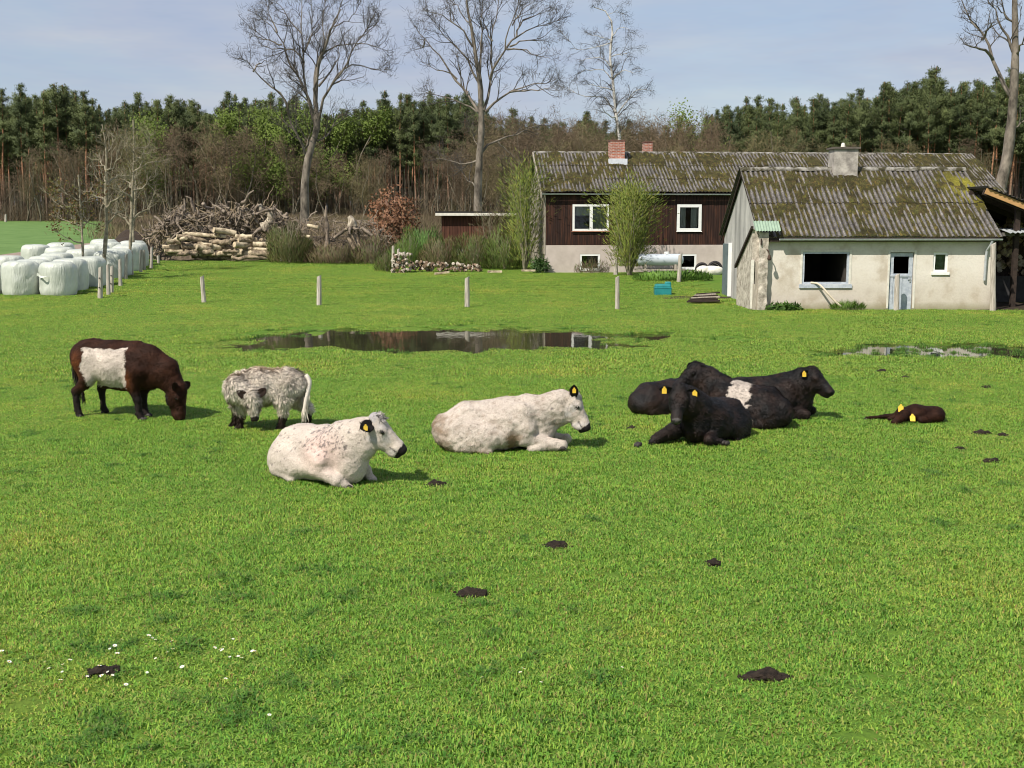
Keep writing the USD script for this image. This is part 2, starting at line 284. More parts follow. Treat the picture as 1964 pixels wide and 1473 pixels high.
sheet_m = MT('fibre_cement', (1, 1, 1), rough=0.9, var=0.45, scale=24, bump=0.006, bscale=60, attr=True, spec=0.2)
render_m = usdkit.material(stage, '/World/Looks/cream_render', {'g': ('geometry', {}), 'x': ('separate_xyz', {}),
    'n1': ('noise_texture', {'scale': 0.9, 'detail': 6, 'roughness': 0.6}), 'n2': ('noise_texture', {'scale': 14.0, 'detail': 6, 'roughness': 0.7}),
    'r1': ('rgb_ramp', {'ramp': [(0.0, (0.34, 0.285, 0.22)), (0.38, (0.46, 0.40, 0.325)), (0.48, (0.59, 0.54, 0.47)), (0.6, (0.63, 0.585, 0.52)), (1.0, (0.68, 0.64, 0.58))]}),
    'hz': ('map_range', {'from_min': 0.0, 'from_max': 1.25, 'to_min': 0.95, 'to_max': 0.0, 'clamp': True}), 'ad': ('math', {'math_type': 'multiply'}), 'r3': ('rgb_ramp', {'ramp': [(0.0, (0, 0, 0)), (0.40, (0, 0, 0)), (0.62, (1, 1, 1)), (1.0, (1, 1, 1))]}),
    'dm': ('mix_color', {'b': (0.30, 0.235, 0.165)}),
    'lz': ('map_range', {'from_min': 0.05, 'from_max': 0.28, 'to_min': 0.75, 'to_max': 0.0, 'clamp': True}), 'lm': ('mix_color', {'b': (0.24, 0.22, 0.13)}),
    'r2': ('rgb_ramp', {'ramp': [(0.0, (0.78, 0.78, 0.78)), (0.5, (1, 1, 1)), (1.0, (1.08, 1.08, 1.08))]}), 'mu': ('mix_color', {'blend_type': 'multiply', 'fac': 1.0}),
    'b': ('bump', {'strength': 0.7, 'distance': 0.012}), 'p': ('principled_bsdf', {'roughness': 0.92, 'specular_ior_level': 0.2})},
    [('g.position', 'n1.vector'), ('g.position', 'n2.vector'), ('n1.fac', 'r1.fac'), ('n2.fac', 'r2.fac'), ('g.position', 'x.vector'), ('x.z', 'hz.value'), ('n1.fac', 'r3.fac'), ('hz.result', 'ad.value1'), ('r3.color', 'ad.value2'), ('ad.value', 'dm.fac'), ('r1.color', 'dm.a'), ('x.z', 'lz.value'), ('lz.result', 'lm.fac'), ('dm.result', 'lm.a'),
     ('lm.result', 'mu.a'), ('r2.color', 'mu.b'), ('mu.result', 'p.base_color'), ('n2.fac', 'b.height'), ('b.normal', 'p.normal')], surface='p.BSDF')
gable_m = MT('grey_render', (0.31, 0.30, 0.285), var=0.3, scale=1.4, bump=0.015, bscale=12, stretch=(1, 1, 0.25), col2=(0.50, 0.48, 0.45))
rough_m = MT('crumbling_render', (0.36, 0.31, 0.25), var=0.35, scale=5, bump=0.03, bscale=9, col2=(0.58, 0.52, 0.44))
pale_m = MT('pale_trim', (0.60, 0.57, 0.50), var=0.12, scale=6, bump=0.004)
bluewood_m = MT('pale_blue_paint', (0.36, 0.40, 0.46), var=0.15, scale=7, bump=0.004, bscale=30, col2=(0.47, 0.50, 0.54), rough=0.6)
white_m = MT('white_paint', (0.72, 0.72, 0.70), var=0.06, scale=6, rough=0.45)
zinc_m = MT('zinc', (0.42, 0.44, 0.45), var=0.15, scale=8, rough=0.5, metallic=0.35)
dark_m = MT('dark_interior', (0.035, 0.03, 0.026), var=0.3, scale=3)
darkwood_m = MT('dark_timber', (0.030, 0.020, 0.015), var=0.4, scale=8, bump=0.006, bscale=25)
brownboard_m = MT('brown_stained_board', (0.034, 0.014, 0.010), var=0.35, scale=2.2, bump=0.005, bscale=30, stretch=(6, 6, 0.35), rough=0.7, col2=(0.125, 0.046, 0.024), thr=(0.48, 0.82))
greywood_m = MT('weathered_wood', (0.27, 0.235, 0.19), var=0.25, scale=5, bump=0.006, bscale=30, stretch=(4, 4, 0.5), col2=(0.44, 0.39, 0.32))
fresh_m = MT('fresh_sawn_timber', (0.42, 0.24, 0.10), var=0.15, scale=4, stretch=(1, 4, 4), bump=0.003)
pink_m = MT('pale_plinth_render', (0.44, 0.375, 0.335), var=0.07, scale=2.0, bump=0.006, bscale=20, col2=(0.50, 0.43, 0.39))
curtain_m = MT('curtain', (0.66, 0.64, 0.60), var=0.12, scale=3, stretch=(8, 8, 0.3))
brick_m = usdkit.material(stage, '/World/Looks/red_brick', {'g': ('geometry', {}), 'xyz': ('separate_xyz', {}), 'ad': ('math', {'math_type': 'add'}), 'cb': ('combine_xyz', {}), 'br': ('brick_texture', {'color1': (0.30, 0.085, 0.05), 'color2': (0.40, 0.14, 0.085), 'mortar': (0.42, 0.36, 0.31), 'scale': 1.0, 'mortar_size': 0.012, 'brick_width': 0.26, 'row_height': 0.078}),
    'n': ('noise_texture', {'scale': 7.0, 'detail': 4}), 'r': ('rgb_ramp', {'ramp': [(0.3, (0.7, 0.7, 0.7)), (0.7, (1.15, 1.15, 1.15))]}), 'mu': ('mix_color', {'blend_type': 'multiply', 'fac': 1.0}), 'b': ('bump', {'strength': 0.6, 'distance': 0.01}), 'p': ('principled_bsdf', {'roughness': 0.9})},
    [('g.position', 'xyz.vector'), ('xyz.x', 'ad.value1'), ('xyz.y', 'ad.value2'), ('ad.value', 'cb.x'), ('xyz.z', 'cb.y'), ('cb.vector', 'br.vector'), ('g.position', 'n.vector'), ('n.fac', 'r.fac'), ('br.color', 'mu.a'), ('r.color', 'mu.b'), ('mu.result', 'p.base_color'), ('br.fac', 'b.height'), ('b.normal', 'p.normal')], surface='p.BSDF')
glass_m = usdkit.material(stage, '/World/Looks/window_glass', {'t': ('transparent_bsdf', {'color': (0.82, 0.85, 0.84)}), 'g': ('glossy_bsdf', {'roughness': 0.02, 'color': (0.9, 0.9, 0.9)}), 'f': ('fresnel', {'IOR': 1.5}), 'm': ('mix_closure', {})},
    [('f.fac', 'm.fac'), ('t.BSDF', 'm.closure1'), ('g.BSDF', 'm.closure2')], surface='m.closure')

def W(px, py, O, ex, ey):
    """local (x, z) of the photograph's point on the plane through O along ex and up"""
    n = np.asarray(ey, float); d = ray(px, py); o = np.array([0, 0, CAM_H]); t = np.dot(np.asarray(O) - o, n) / np.dot(d, n); q = o + d * t - O
    return float(np.dot(q, ex)), float(q[2])
def window(parent, O, ex, ey, a, b, fr, mat, name='window', depth=0.10, mullions=(), sill=None, glass=True, frame_name='frame', bars=0.05):
    """a window: casing, mullions and pane set in its opening; a = (x0, z0), b = (x1, z1) in the wall's frame"""
    (x0, z0), (x1, z1) = a, b; ez = (0, 0, 1)
    ms = [bx(x0, x1, depth - 0.09, depth, z0, z0 + fr), bx(x0, x1, depth - 0.09, depth, z1 - fr, z1), bx(x0, x0 + fr, depth - 0.088, depth - .002, z0 + fr, z1 - fr), bx(x1 - fr, x1, depth - 0.088, depth - .002, z0 + fr, z1 - fr)]
    for m in mullions: ms.append(bx(m - bars, m + bars, depth - 0.086, depth - .004, z0 + fr, z1 - fr))
    w = obj(name, frame_m(cat(ms), O, ex, ey, ez), mat, parent)
    if glass: obj('pane', frame_m(bx(x0 + fr, x1 - fr, depth - 0.05, depth - 0.044, z0 + fr, z1 - fr), O, ex, ey, ez), glass_m, w)
    if sill: obj('sill', frame_m(bx(x0 - sill[0], x1 + sill[0], -sill[1], depth - 0.095, z0 - sill[2], z0 - 0.003), O, ex, ey, ez), mat if len(sill) < 4 else sill[3], w)
    return w

# ---- the low cream outbuilding on the right
O1 = np.array([8.46, 40.0, -0.05]); EX, EY, EZ = np.array([1., 0, 0]), np.array([0, 1., 0]), np.array([0, 0, 1.])
cot = thing('outbuilding', 'low cream rendered outbuilding with mossy corrugated roof and empty dark window opening', 'outbuilding', O1)
wl = lambda px, py: W(px, py, O1, EX, EY)
LX = wl(1900, 592)[0]; EAVE_Z = wl(1700, 452)[1]; DEP = 7.1
wb = wl(1538, 545), wl(1630, 483); db = (wl(1703, 592)[0], 0.0), wl(1754, 484); sb = wl(1789, 522), wl(1819, 484)
holes = [(wb[0][0], wb[0][1], wb[1][0], wb[1][1]), (db[0][0], -0.2, db[1][0], db[1][1]), (sb[0][0], sb[0][1], sb[1][0], sb[1][1])]
obj('front_wall', frame_m(wall_with_holes(0, LX, -0.15, EAVE_Z, holes, 0.30), O1, EX, EY, EZ), render_m, cot)
obj('rear_wall', frame_m(bx(0, LX, DEP - 0.3, DEP, -0.1, EAVE_Z), O1, EX, EY, EZ), gable_m, cot)
RIDGE_Y = 3.5; RIDGE_Z = at(1600, 323, 43.5)[2] - O1[2] - 0.10
gab = [(0.302, -0.15), (DEP - 0.302, -0.15), (DEP - 0.302, EAVE_Z), (RIDGE_Y, RIDGE_Z - 0.06), (0.302, EAVE_Z)]
for x0 in (0.0, LX - 0.3):
    m = trimesh.creation.extrude_polygon(Polygon(gab), 0.3, engine='earcut'); v = m.vertices
    obj('gable_wall', (O1 + np.stack([x0 + v[:, 2], v[:, 0], v[:, 1]], 1), m.faces), gable_m, cot)
obj('room_floor', frame_m(bx(0.31, LX - 0.31, 0.31, DEP - 0.31, -0.06, 0.02), O1, EX, EY, EZ), dark_m, cot)
obj('partition', frame_m(cat(bx(0.31, LX - 0.31, 3.4, 3.5, 0.03, EAVE_Z + .3), bx(0.31, LX - 0.31, 0.31, 3.39, EAVE_Z - .05, EAVE_Z), bx(2.9, 3.0, .31, 3.39, .03, EAVE_Z - .06), bx(.312, .35, .31, 3.39, .03, EAVE_Z - .06)), O1, EX, EY, EZ), dark_m, cot)
window(cot, O1, EX, EY, *wb, 0.07, bluewood_m, name='window_frame', depth=0.10, glass=False, sill=(0.10, 0.05, 0.13))
obj('plaster_surround', frame_m(cat(bx(wb[0][0] - .07, wb[0][0] - .003, -.015, .05, wb[0][1] - .0, wb[1][1] + .07), bx(wb[1][0] + .003, wb[1][0] + .07, -.015, .05, wb[0][1], wb[1][1] + .07), bx(wb[0][0] - .0, wb[1][0] + .0, -.014, .05, wb[1][1] + .003, wb[1][1] + .068)), O1, EX, EY, EZ), pale_m, cot)
w2 = window(cot, O1, EX, EY, *sb, 0.075, white_m, name='window', depth=0.12, sill=(0.06, 0.05, 0.09))
obj('blind', frame_m(bx(sb[0][0] + .07, sb[1][0] - .07, .16, .165, sb[0][1] + .07, sb[1][1] - .07), O1, EX, EY, EZ), MT('grey_blind', (.13, .14, .14), var=.5, scale=5), w2)
obj('plaster_surround', frame_m(cat(bx(db[0][0] - .07, db[0][0] - .003, -.012, .05, .1, db[1][1] + .07), bx(db[1][0] + .003, db[1][0] + .07, -.012, .05, .1, db[1][1] + .07), bx(db[0][0], db[1][0], -.011, .05, db[1][1] + .003, db[1][1] + .068)), O1, EX, EY, EZ), pale_m, cot)
# door: frame, panels, glazed opening, handle
dx0, dx1, dz1 = db[0][0] + .02, db[1][0] - .02, db[1][1] - .02; mid = wl(1730, 525)[1]
dm = [bx(dx0, dx0 + .13, .06, .11, 0.02, dz1), bx(dx1 - .13, dx1, .06, .11, .02, dz1), bx(dx0 + .13, dx1 - .13, .061, .109, dz1 - .12, dz1), bx(dx0 + .13, dx1 - .13, .061, .109, mid - .14, mid), bx(dx0 + .13, dx1 - .13, .061, .109, .02, .2), bx((dx0 + dx1) / 2 - .05, (dx0 + dx1) / 2 + .05, .062, .108, .2, mid - .14), bx(dx0 + .13, dx1 - .13, .08, .10, .2, mid - .14)]
door = obj('door', frame_m(cat(dm), O1, EX, EY, EZ), bluewood_m, cot)
obj('door_handle', frame_m(cat(bx(dx1 - .09, dx1 - .05, .035, .059, mid - .28, mid - .12), bx(dx1 - .16, dx1 - .05, .02, .034, mid - .2, mid - .17)), O1, EX, EY, EZ), zinc_m, door)
obj('rail', frame_m(bx(dx0 + .02, dx1 - .02, .04, .0595, mid - .10, mid - .04), O1, EX, EY, EZ), bluewood_m, door)
# roof
ROOF_A = math.atan2(RIDGE_Z - EAVE_Z, RIDGE_Y + 0.0); ev = np.array([0, math.cos(ROOF_A), math.sin(ROOF_A)]); oh = 0.19
SL = RIDGE_Y / math.cos(ROOF_A) + oh
o_f = O1 + np.array([-0.14, 0, EAVE_Z]) - ev * oh
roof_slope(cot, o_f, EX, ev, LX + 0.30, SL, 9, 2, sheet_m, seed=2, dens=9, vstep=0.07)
evb = np.array([0, -math.cos(ROOF_A), math.sin(ROOF_A)]); SLb = (DEP - RIDGE_Y) / math.cos(ROOF_A) + oh
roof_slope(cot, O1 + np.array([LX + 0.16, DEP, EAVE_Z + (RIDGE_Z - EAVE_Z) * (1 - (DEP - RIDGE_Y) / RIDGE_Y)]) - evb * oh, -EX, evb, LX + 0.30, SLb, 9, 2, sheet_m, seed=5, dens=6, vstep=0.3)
th = np.linspace(-0.1, math.pi + 0.1, 9)
for k in range(9):
    x0 = -0.15 + k * (LX + .3) / 9; w_ = (LX + .3) / 9 + .04
    pr = np.array([[RIDGE_Y + 0.15 * math.cos(t), RIDGE_Z + 0.02 + 0.13 * math.sin(t)] for t in th] + [[RIDGE_Y + 0.11 * math.cos(t), RIDGE_Z + 0.02 + 0.09 * math.sin(t)] for t in th[::-1]])
    m = trimesh.creation.extrude_polygon(Polygon(pr), w_, engine='earcut'); v = m.vertices
    obj('ridge_cap', noisy((O1 + np.stack([x0 + v[:, 2], v[:, 0], v[:, 1] + .012 * (k % 2)], 1), m.faces), 0.01, 4, k), MT('ridge_cap', (0.075, 0.066, 0.03), var=0.45, scale=3.2, col2=(0.26, 0.245, 0.22), thr=(.42, .60), bump=.02, bscale=14) if k == 0 else UsdShade.Material.Get(stage, '/World/Looks/ridge_cap'), cot)
# barge boards of the left gable
for s0, s1 in (((-0.30, EAVE_Z - .22), (RIDGE_Y, RIDGE_Z - .02)), ((DEP + .28, EAVE_Z - .22), (RIDGE_Y, RIDGE_Z - .02))):
    (ya, za), (yb, zb) = s0, s1
    obj('barge_board', frame_m(hexa([(-.10, ya, za - .10), (-.06, ya, za - .10), (-.06, yb, zb - .12), (-.10, yb, zb - .12), (-.10, ya, za + .10), (-.06, ya, za + .10), (-.06, yb, zb + .06), (-.10, yb, zb + .06)]), O1, EX, EY, EZ), darkwood_m, cot)
obj('fascia', frame_m(bx(0.0, LX + .05, -0.20, -0.17, EAVE_Z - .20, EAVE_Z - .06), O1, EX, EY, EZ), darkwood_m, cot)
def gutter(x0, x1, y, z, r=0.065, sag=0.0):
    a = np.linspace(math.pi, 2 * math.pi, 9); pr = [(r * math.cos(t), r * math.sin(t)) for t in a] + [((r - .012) * math.cos(t), (r - .012) * math.sin(t)) for t in a[::-1]]
    m = trimesh.creation.extrude_polygon(Polygon(pr), x1 - x0, engine='earcut'); v = m.vertices
    return np.stack([x0 + v[:, 2], y + v[:, 0], z + v[:, 1]], 1), m.faces
gt = obj('gutter', frame_m(gutter(wl(1492, 450)[0], wl(1916, 450)[0], -0.30, EAVE_Z - .10, .06), O1, EX, EY, EZ), zinc_m, cot)
dpx = wl(1893, 500)[0]
obj('downpipe', O1 + 0 if False else (lambda m: (m[0] + O1, m[1]))(tube([(dpx + .02, -.29, EAVE_Z - .17), (dpx + .0, -.25, EAVE_Z - .3), (dpx - .06, -.09, EAVE_Z - .5), (dpx - .07, -.075, EAVE_Z - .7), (dpx - .08, -.075, 1.05)], 0.045, 8)), zinc_m, cot)
# chimney
ca, cb_ = at(1598, 322, 43.2), at(1645, 286, 43.2)
ch = obj('chimney', noisy(trimesh.Trimesh(*VF(bx(ca[0], cb_[0], 43.1, 43.9, ca[2] - 1.0, cb_[2]))).subdivide().subdivide().subdivide(), 0.012, 3), MT('chimney_render', (0.30, 0.27, 0.24), var=0.3, scale=3, bump=.02, col2=(0.48, 0.44, 0.39)), cot)
obj('chimney_cap', bx(ca[0] - .07, cb_[0] + .07, 43.03, 43.97, cb_[2] + .002, cb_[2] + .07), MT('chimney_cap', (0.10, 0.085, 0.07), var=.3), ch)
obj('chimney_pot', tube([((ca[0] + cb_[0]) / 2 - .02, 43.5, cb_[2] + .07), ((ca[0] + cb_[0]) / 2 - .02, 43.5, cb_[2] + .20), ((ca[0] + cb_[0]) / 2 - .02, 43.5, cb_[2] + .24)], [.09, .07, .03], 8), pale_m, ch)
# the lean-to on the left gable: sloped side wall, ragged corner pier, door strip, boards, green roof scrap
AX0, AX1 = -0.34, -0.004; ZT = wl(1449, 437)[1]
side = [(-0.10, -0.1), (2.5, -0.1), (2.5, 1.45), (-0.10, ZT - .05)]
m = trimesh.creation.extrude_polygon(Polygon(side), AX1 - AX0, engine='earcut'); v = m.vertices
lean = obj('lean_to', noisy(trimesh.Trimesh(O1 + np.stack([AX0 + v[:, 2], v[:, 0], v[:, 1]], 1), m.faces).subdivide().subdivide().subdivide(), 0.012, 3), rough_m, cot)
obj('roof_edge', frame_m(hexa([(AX0 - .08, -.2, ZT - .04), (AX0, -.2, ZT - .04), (AX0, 2.6, 1.36), (AX0 - .08, 2.6, 1.36), (AX0 - .08, -.2, ZT + .06), (AX0, -.2, ZT + .06), (AX0, 2.6, 1.46), (AX0 - .08, 2.6, 1.46)]), O1, EX, EY, EZ), darkwood_m, lean)
pier = trimesh.creation.box((0.30, 0.24, ZT - .1)).subdivide().subdivide().subdivide().subdivide(); pier.apply_translation((0.02, -0.13, (ZT - .1) / 2 - .05))
obj('corner_pier', (lambda m: (m[0] + O1, m[1]))(noisy(pier, 0.05, 4.2, 3)), rough_m, lean)
obj('door_strip', frame_m(bx(AX0 - .03, AX0 + .07, -.16, -.108, .1, 1.75), O1, EX, EY, EZ), pale_m, lean)
for k, (xx, zt, ww) in enumerate(((AX0 + .11, 1.72, .11), (AX0 + .225, 1.80, .10), (AX0 + .03, .95, .13))):
    obj('board', frame_m(hexa([(xx, -.20 - .01 * k, -.05), (xx + ww, -.20 - .01 * k, -.05), (xx + ww, -.165, -.05), (xx, -.165, -.05), (xx + .01, -.19, zt), (xx + ww + .01, -.19, zt - .03), (xx + ww + .01, -.15, zt - .03), (xx + .01, -.15, zt)]), O1, EX, EY, EZ), greywood_m, lean)
gm, gc = corrugated(0.86, 0.55, per=0.095, amp=0.014, dens=7, vstep=.25)
obj('green_roof_sheet', frame_m(gm, O1 + np.array([AX0 + .02, -.42, ZT - .10]), EX, np.array([0, .80, .6]), np.cross(EX, np.array([0, .80, .6]))), MT('green_sheet', (0.23, 0.31, 0.23), var=.12, rough=.6), lean, smooth=True)
obj('bracket_lamp', (lambda m: (m[0] + O1, m[1]))(cat(tube([(.12, -.26, 2.1), (.16, -.36, 2.05), (.18, -.40, 1.9)], .02, 6), tube([(.18, -.40, 1.92), (.18, -.40, 1.80), (.18, -.40, 1.74)], [.04, .075, .05], 8))), MT('rusty_iron', (0.06, 0.035, 0.025)), lean)
# grey door leaf at the gable's rear corner
gdx = at(1385, 575, 47.0)[0]
obj('gable_door', cat(bx(O1[0] - .10, O1[0] - .004, 45.5, 46.8, .1, 2.1)), MT('grey_door', (0.11, 0.14, 0.15), var=.2, rough=.6), cot)
obj('gable_door_trim', cat(bx(O1[0] - .13, O1[0] - .005, 45.36, 45.49, .1, 2.15)), white_m, cot)

# ---- the brown boarded house behind
AH = math.radians(5.0); HX = np.array([math.cos(AH), math.sin(AH), 0]); HY = np.array([-math.sin(AH), math.cos(AH), 0]); HZ = EZ
_p = at(1046, 523, 57.7); O2 = np.array([_p[0], 57.7, 0.43])
hl = lambda px, py: W(px, py, O2, HX, HY)
house = thing('boarded_house', 'long house of dark brown vertical boards above a pale plinth, mossy roof and brick chimneys', 'house', O2)
HL, HD, HEAVE, HPL = 23.0, 7.3, hl(1200, 371)[1] + .08, hl(1200, 470)[1]
win = [(hl(1098, 443), hl(1168, 392)), (hl(1298, 443), hl(1346, 392))]; bas = [(hl(1112, 518), hl(1151, 487)), (hl(1303, 516), hl(1336, 487))]
hol = lambda ws: [(a[0], a[1], b[0], b[1]) for a, b in ws]
obj('plinth', frame_m(wall_with_holes(0, HL, -0.5, HPL, hol(bas), 0.30), O2, HX, HY, HZ), pink_m, house)
obj('front_wall', frame_m(wall_with_holes(0.06, HL, HPL + .004, HEAVE + .1, hol(win), 0.25), O2 + HY * 0.05, HX, HY, HZ), darkwood_m, house)
obj('rear_wall', frame_m(bx(0, HL, HD - .3, HD, -.5, HEAVE), O2, HX, HY, HZ), darkwood_m, house)
# boards: each strip of the cladding proud or recessed on its own
rg = np.random.default_rng(8); bl = []
x = 0.0
cl = unary_union([sbox(a[0] - .03, a[1] - .12, b[0] + .03, b[1] + .02) for a, b in win])
while x < 10.2:
    w_ = rg.uniform(0.10, 0.15); p = sbox(x, HPL - .06, x + w_ - .014, HEAVE + .06).difference(cl); t = 0.022 + rg.uniform(0, .014)
    for g in getattr(p, 'geoms', [p]):
        if g.area > .004: x0, z0, x1, z1 = g.bounds; bl.append((x0, x1, z0, z1, t))
    x += w_
for i, (x0, x1, z0, z1, t) in enumerate(bl): obj('cladding_board', frame_m(bx(x0, x1, 0.048 - t, 0.0485, z0, z1), O2, HX, HY, HZ), brownboard_m, house)
RYH = 3.75; RZH = at(1440, 293, 61.9)[2] - O2[2] - .06
for x0 in (0.0, HL - .3):
    g = [(0.302, -.5), (HD - .302, -.5), (HD - .302, HEAVE), (RYH, RZH - .08), (0.302, HEAVE)]
    m = trimesh.creation.extrude_polygon(Polygon(g), 0.3, engine='earcut'); v = m.vertices
    obj('gable_wall', frame_m((np.stack([x0 + v[:, 2], v[:, 0], v[:, 1]], 1), m.faces), O2, HX, HY, HZ), greywood_m, house)
k = 0; y = -0.02
while y < HD:
    zt = HEAVE + (RZH - HEAVE) * (y + .1) / RYH if y < RYH else HEAVE + (RZH - HEAVE) * (HD - y - .1) / (HD - RYH)
    obj('gable_board', frame_m(bx(-.035 - .012 * (k % 2), -.003, y, y + .185, 0.9, zt - .05), O2, HX, HY, HZ), greywood_m, house); y += .2; k += 1
RA = math.atan2(RZH - HEAVE, RYH); he = HY * math.cos(RA) + HZ * math.sin(RA); ohh = .22
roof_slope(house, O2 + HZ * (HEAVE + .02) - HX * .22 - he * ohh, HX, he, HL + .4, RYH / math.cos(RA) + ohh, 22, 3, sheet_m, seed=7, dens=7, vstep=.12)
heb = -HY * math.cos(RA) + HZ * math.sin(RA)
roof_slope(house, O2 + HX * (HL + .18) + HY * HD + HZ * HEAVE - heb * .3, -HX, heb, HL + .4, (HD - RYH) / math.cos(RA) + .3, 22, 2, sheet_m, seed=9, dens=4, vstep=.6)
obj('ridge_cap', frame_m(tube([(-.2, RYH, RZH + .02), (HL / 2, RYH, RZH + .03), (HL + .2, RYH, RZH + .02)], .10, 8), O2, HX, HY, HZ), UsdShade.Material.Get(stage, '/World/Looks/ridge_cap'), house)
obj('gutter', frame_m(gutter(-.2, HL, -.25, HEAVE - .10, .06), O2, HX, HY, HZ), zinc_m, house)
obj('soffit', frame_m(bx(0.0, HL, -.17, .02, HEAVE - .10, HEAVE - .07), O2, HX, HY, HZ), darkwood_m, house)
obj('barge_board', frame_m(hexa([(-.26, -.25, HEAVE - .30), (-.22, -.25, HEAVE - .30), (-.22, RYH, RZH - .12), (-.26, RYH, RZH - .12), (-.26, -.25, HEAVE - .08), (-.22, -.25, HEAVE - .08), (-.22, RYH, RZH + .08), (-.26, RYH, RZH + .08)]), O2, HX, HY, HZ), greywood_m, house)
m0 = hl(1134, 420)[0]
wA = window(house, O2, HX, HY, *win[0], .10, white_m, depth=.07, mullions=(m0,), bars=.075, sill=(.05, .07, .05, MT('terracotta_sill', (0.30, 0.15, 0.10))))
wB = window(house, O2, HX, HY, *win[1], .14, white_m, depth=.07, sill=(.03, .05, .05))
def curtain(w, x0, x1, z0, z1, yy):
    n = 24; xs = np.linspace(x0, x1, n + 1); y_ = yy + .03 * np.sin(xs * 40); P = np.stack([np.tile(xs, 2), np.tile(y_, 2), np.repeat([z0, z1], n + 1)], 1); k = np.arange(n)
    obj('curtain', frame_m((P, np.vstack([np.stack([k, k + 1, k + n + 2], 1), np.stack([k, k + n + 2, k + n + 1], 1)])), O2, HX, HY, HZ), curtain_m, w)
(a, b) = win[0]; curtain(wA, a[0] + .1, m0 - .05, a[1] + .75, b[1] - .08, .20); curtain(wA, m0 + .05, b[0] - .1, a[1] + .1, b[1] - .08, .20)
(a, b) = win[1]; curtain(wB, a[0] + .14, a[0] + .48, a[1] + .14, b[1] - .13, .20); curtain(wB, b[0] - .48, b[0] - .14, a[1] + .14, b[1] - .13, .20)
(a, b) = win[0]
for k in range(4):
    px_ = a[0] + .2 + k * .18; rg2 = np.random.default_rng(k); d = rdir(rg2, 40); d[:, 2] = np.abs(d[:, 2]); c = np.tile([px_, .2, a[1] + .2], (40, 1)) + d * .05
    obj('pot_plant', frame_m(cat(tube([(px_, .2, a[1] + .05), (px_, .2, a[1] + .2)], [.05, .07], 8), blades(c, d, rdir(rg2, 40), .22, .06)), O2, HX, HY, HZ), MT('house_plant', (.05, .09, .03)) if k == 0 else UsdShade.Material.Get(stage, '/World/Looks/house_plant'), wA)
for a, b in bas: window(house, O2, HX, HY, a, b, .10, white_m, depth=.10, sill=(.03, .03, .04))
obj('room_back', frame_m(cat(bx(.32, HL - .32, 2.6, 2.7, -.4, HEAVE), bx(.32, HL - .32, .32, 2.59, HPL - .05, HPL), bx(.32, HL - .32, .32, 2.59, HEAVE - .05, HEAVE)), O2, HX, HY, HZ), dark_m, house)
# chimneys
def chimney(px0, px1, pyt, pyb, back, cap=True):
    dist = 57.7 + back; a, b = at(px0, pyb, dist), at(px1, pyt, dist)
    c = obj('chimney', rotz(bx(a[0], b[0], dist, dist + .75, a[2] - 1.6, b[2]), AH, (a[0], dist, 0)), brick_m, house)
    obj('chimney_cap', rotz(bx(a[0] - .03, b[0] + .03, dist - .03, dist + .78, b[2] + .002, b[2] + .05), AH, (a[0], dist, 0)), MT('brick_cap', (.16, .08, .06), var=.3) if cap else UsdShade.Material.Get(stage, '/World/Looks/brick_cap'), c)
    return c, a, b, dist
c1, a, b, dist = chimney(1171, 1199, 270, 304, 2.9)
fz = at(1171, 304, dist)[2]
obj('flashing', rotz(cat(bx(a[0] - .12, b[0] + .10, dist - .22, dist - .012, fz - .42, fz - .02)), AH, (a[0], dist, 0)), MT('lead_flashing', (.55, .57, .60), var=.1, rough=.5), c1)
chimney(1237, 1252, 273, 291, 4.6, cap=False)

# ---- open pole barn at the right edge
barn = thing('pole_barn', 'open dark pole barn with fresh orange barge board beside the outbuilding', 'barn', (17.2, 41.5, 0))
r0, r1 = at(1893, 362, 40.6), at(1990, 401, 40.6)
dr = (r1 - r0); L_ = 6.0; dr = dr / np.linalg.norm(dr)
e = r0 + dr * L_; nz = np.cross(np.array([0, 1.0, 0]), dr) * -1; nz = nz if nz[2] > 0 else -nz
obj('barge_board', hexa([r0 - nz * .16, r0 - nz * .16 + EY * .05, e - nz * .16 + EY * .05, e - nz * .16, r0 + nz * .02, r0 + nz * .02 + EY * .05, e + nz * .02 + EY * .05, e + nz * .02]) if False else fixed(hexa([r0 - nz * .17, e - nz * .17, e - nz * .17 + EY * .05, r0 - nz * .17 + EY * .05, r0 + nz * .02, e + nz * .02, e + nz * .02 + EY * .05, r0 + nz * .02 + EY * .05])), fresh_m, barn)
for k in range(6):
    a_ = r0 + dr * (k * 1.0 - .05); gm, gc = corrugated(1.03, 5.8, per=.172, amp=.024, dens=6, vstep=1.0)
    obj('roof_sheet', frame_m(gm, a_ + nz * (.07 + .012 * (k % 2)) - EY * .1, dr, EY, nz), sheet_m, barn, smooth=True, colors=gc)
for k in range(5):
    yb = 40.75 + k * 1.25
    obj('rafter', fixed(hexa([r0 - nz * .2 + EY * (yb - 40.6), e - nz * .2 + EY * (yb - 40.6), e - nz * .2 + EY * (yb - 40.5), r0 - nz * .2 + EY * (yb - 40.5), r0 - nz * .02 + EY * (yb - 40.6), e - nz * .02 + EY * (yb - 40.6), e - nz * .02 + EY * (yb - 40.5), r0 - nz * .02 + EY * (yb - 40.5)])), darkwood_m, barn)
zg = lambda x, y: float(terrain(x, y))
pbx = at(1942, 570, 41.0)[0]
for (xx, yy, zt) in ((pbx, 41.0, 3.55), (pbx + 3.4, 41.0, 2.6), (17.35, 45.8, 4.0), (pbx, 45.8, 3.6), (pbx + 3.4, 45.8, 2.6)):
    obj('post', bx(xx - .08, xx + .08, yy - .08, yy + .08, -.1, zt), darkwood_m, barn)
obj('tie_beam', bx(17.0, 22.0, 40.93, 41.07, 2.48, 2.60), MT('grey_beam', (.12, .11, .10), var=.3), barn)
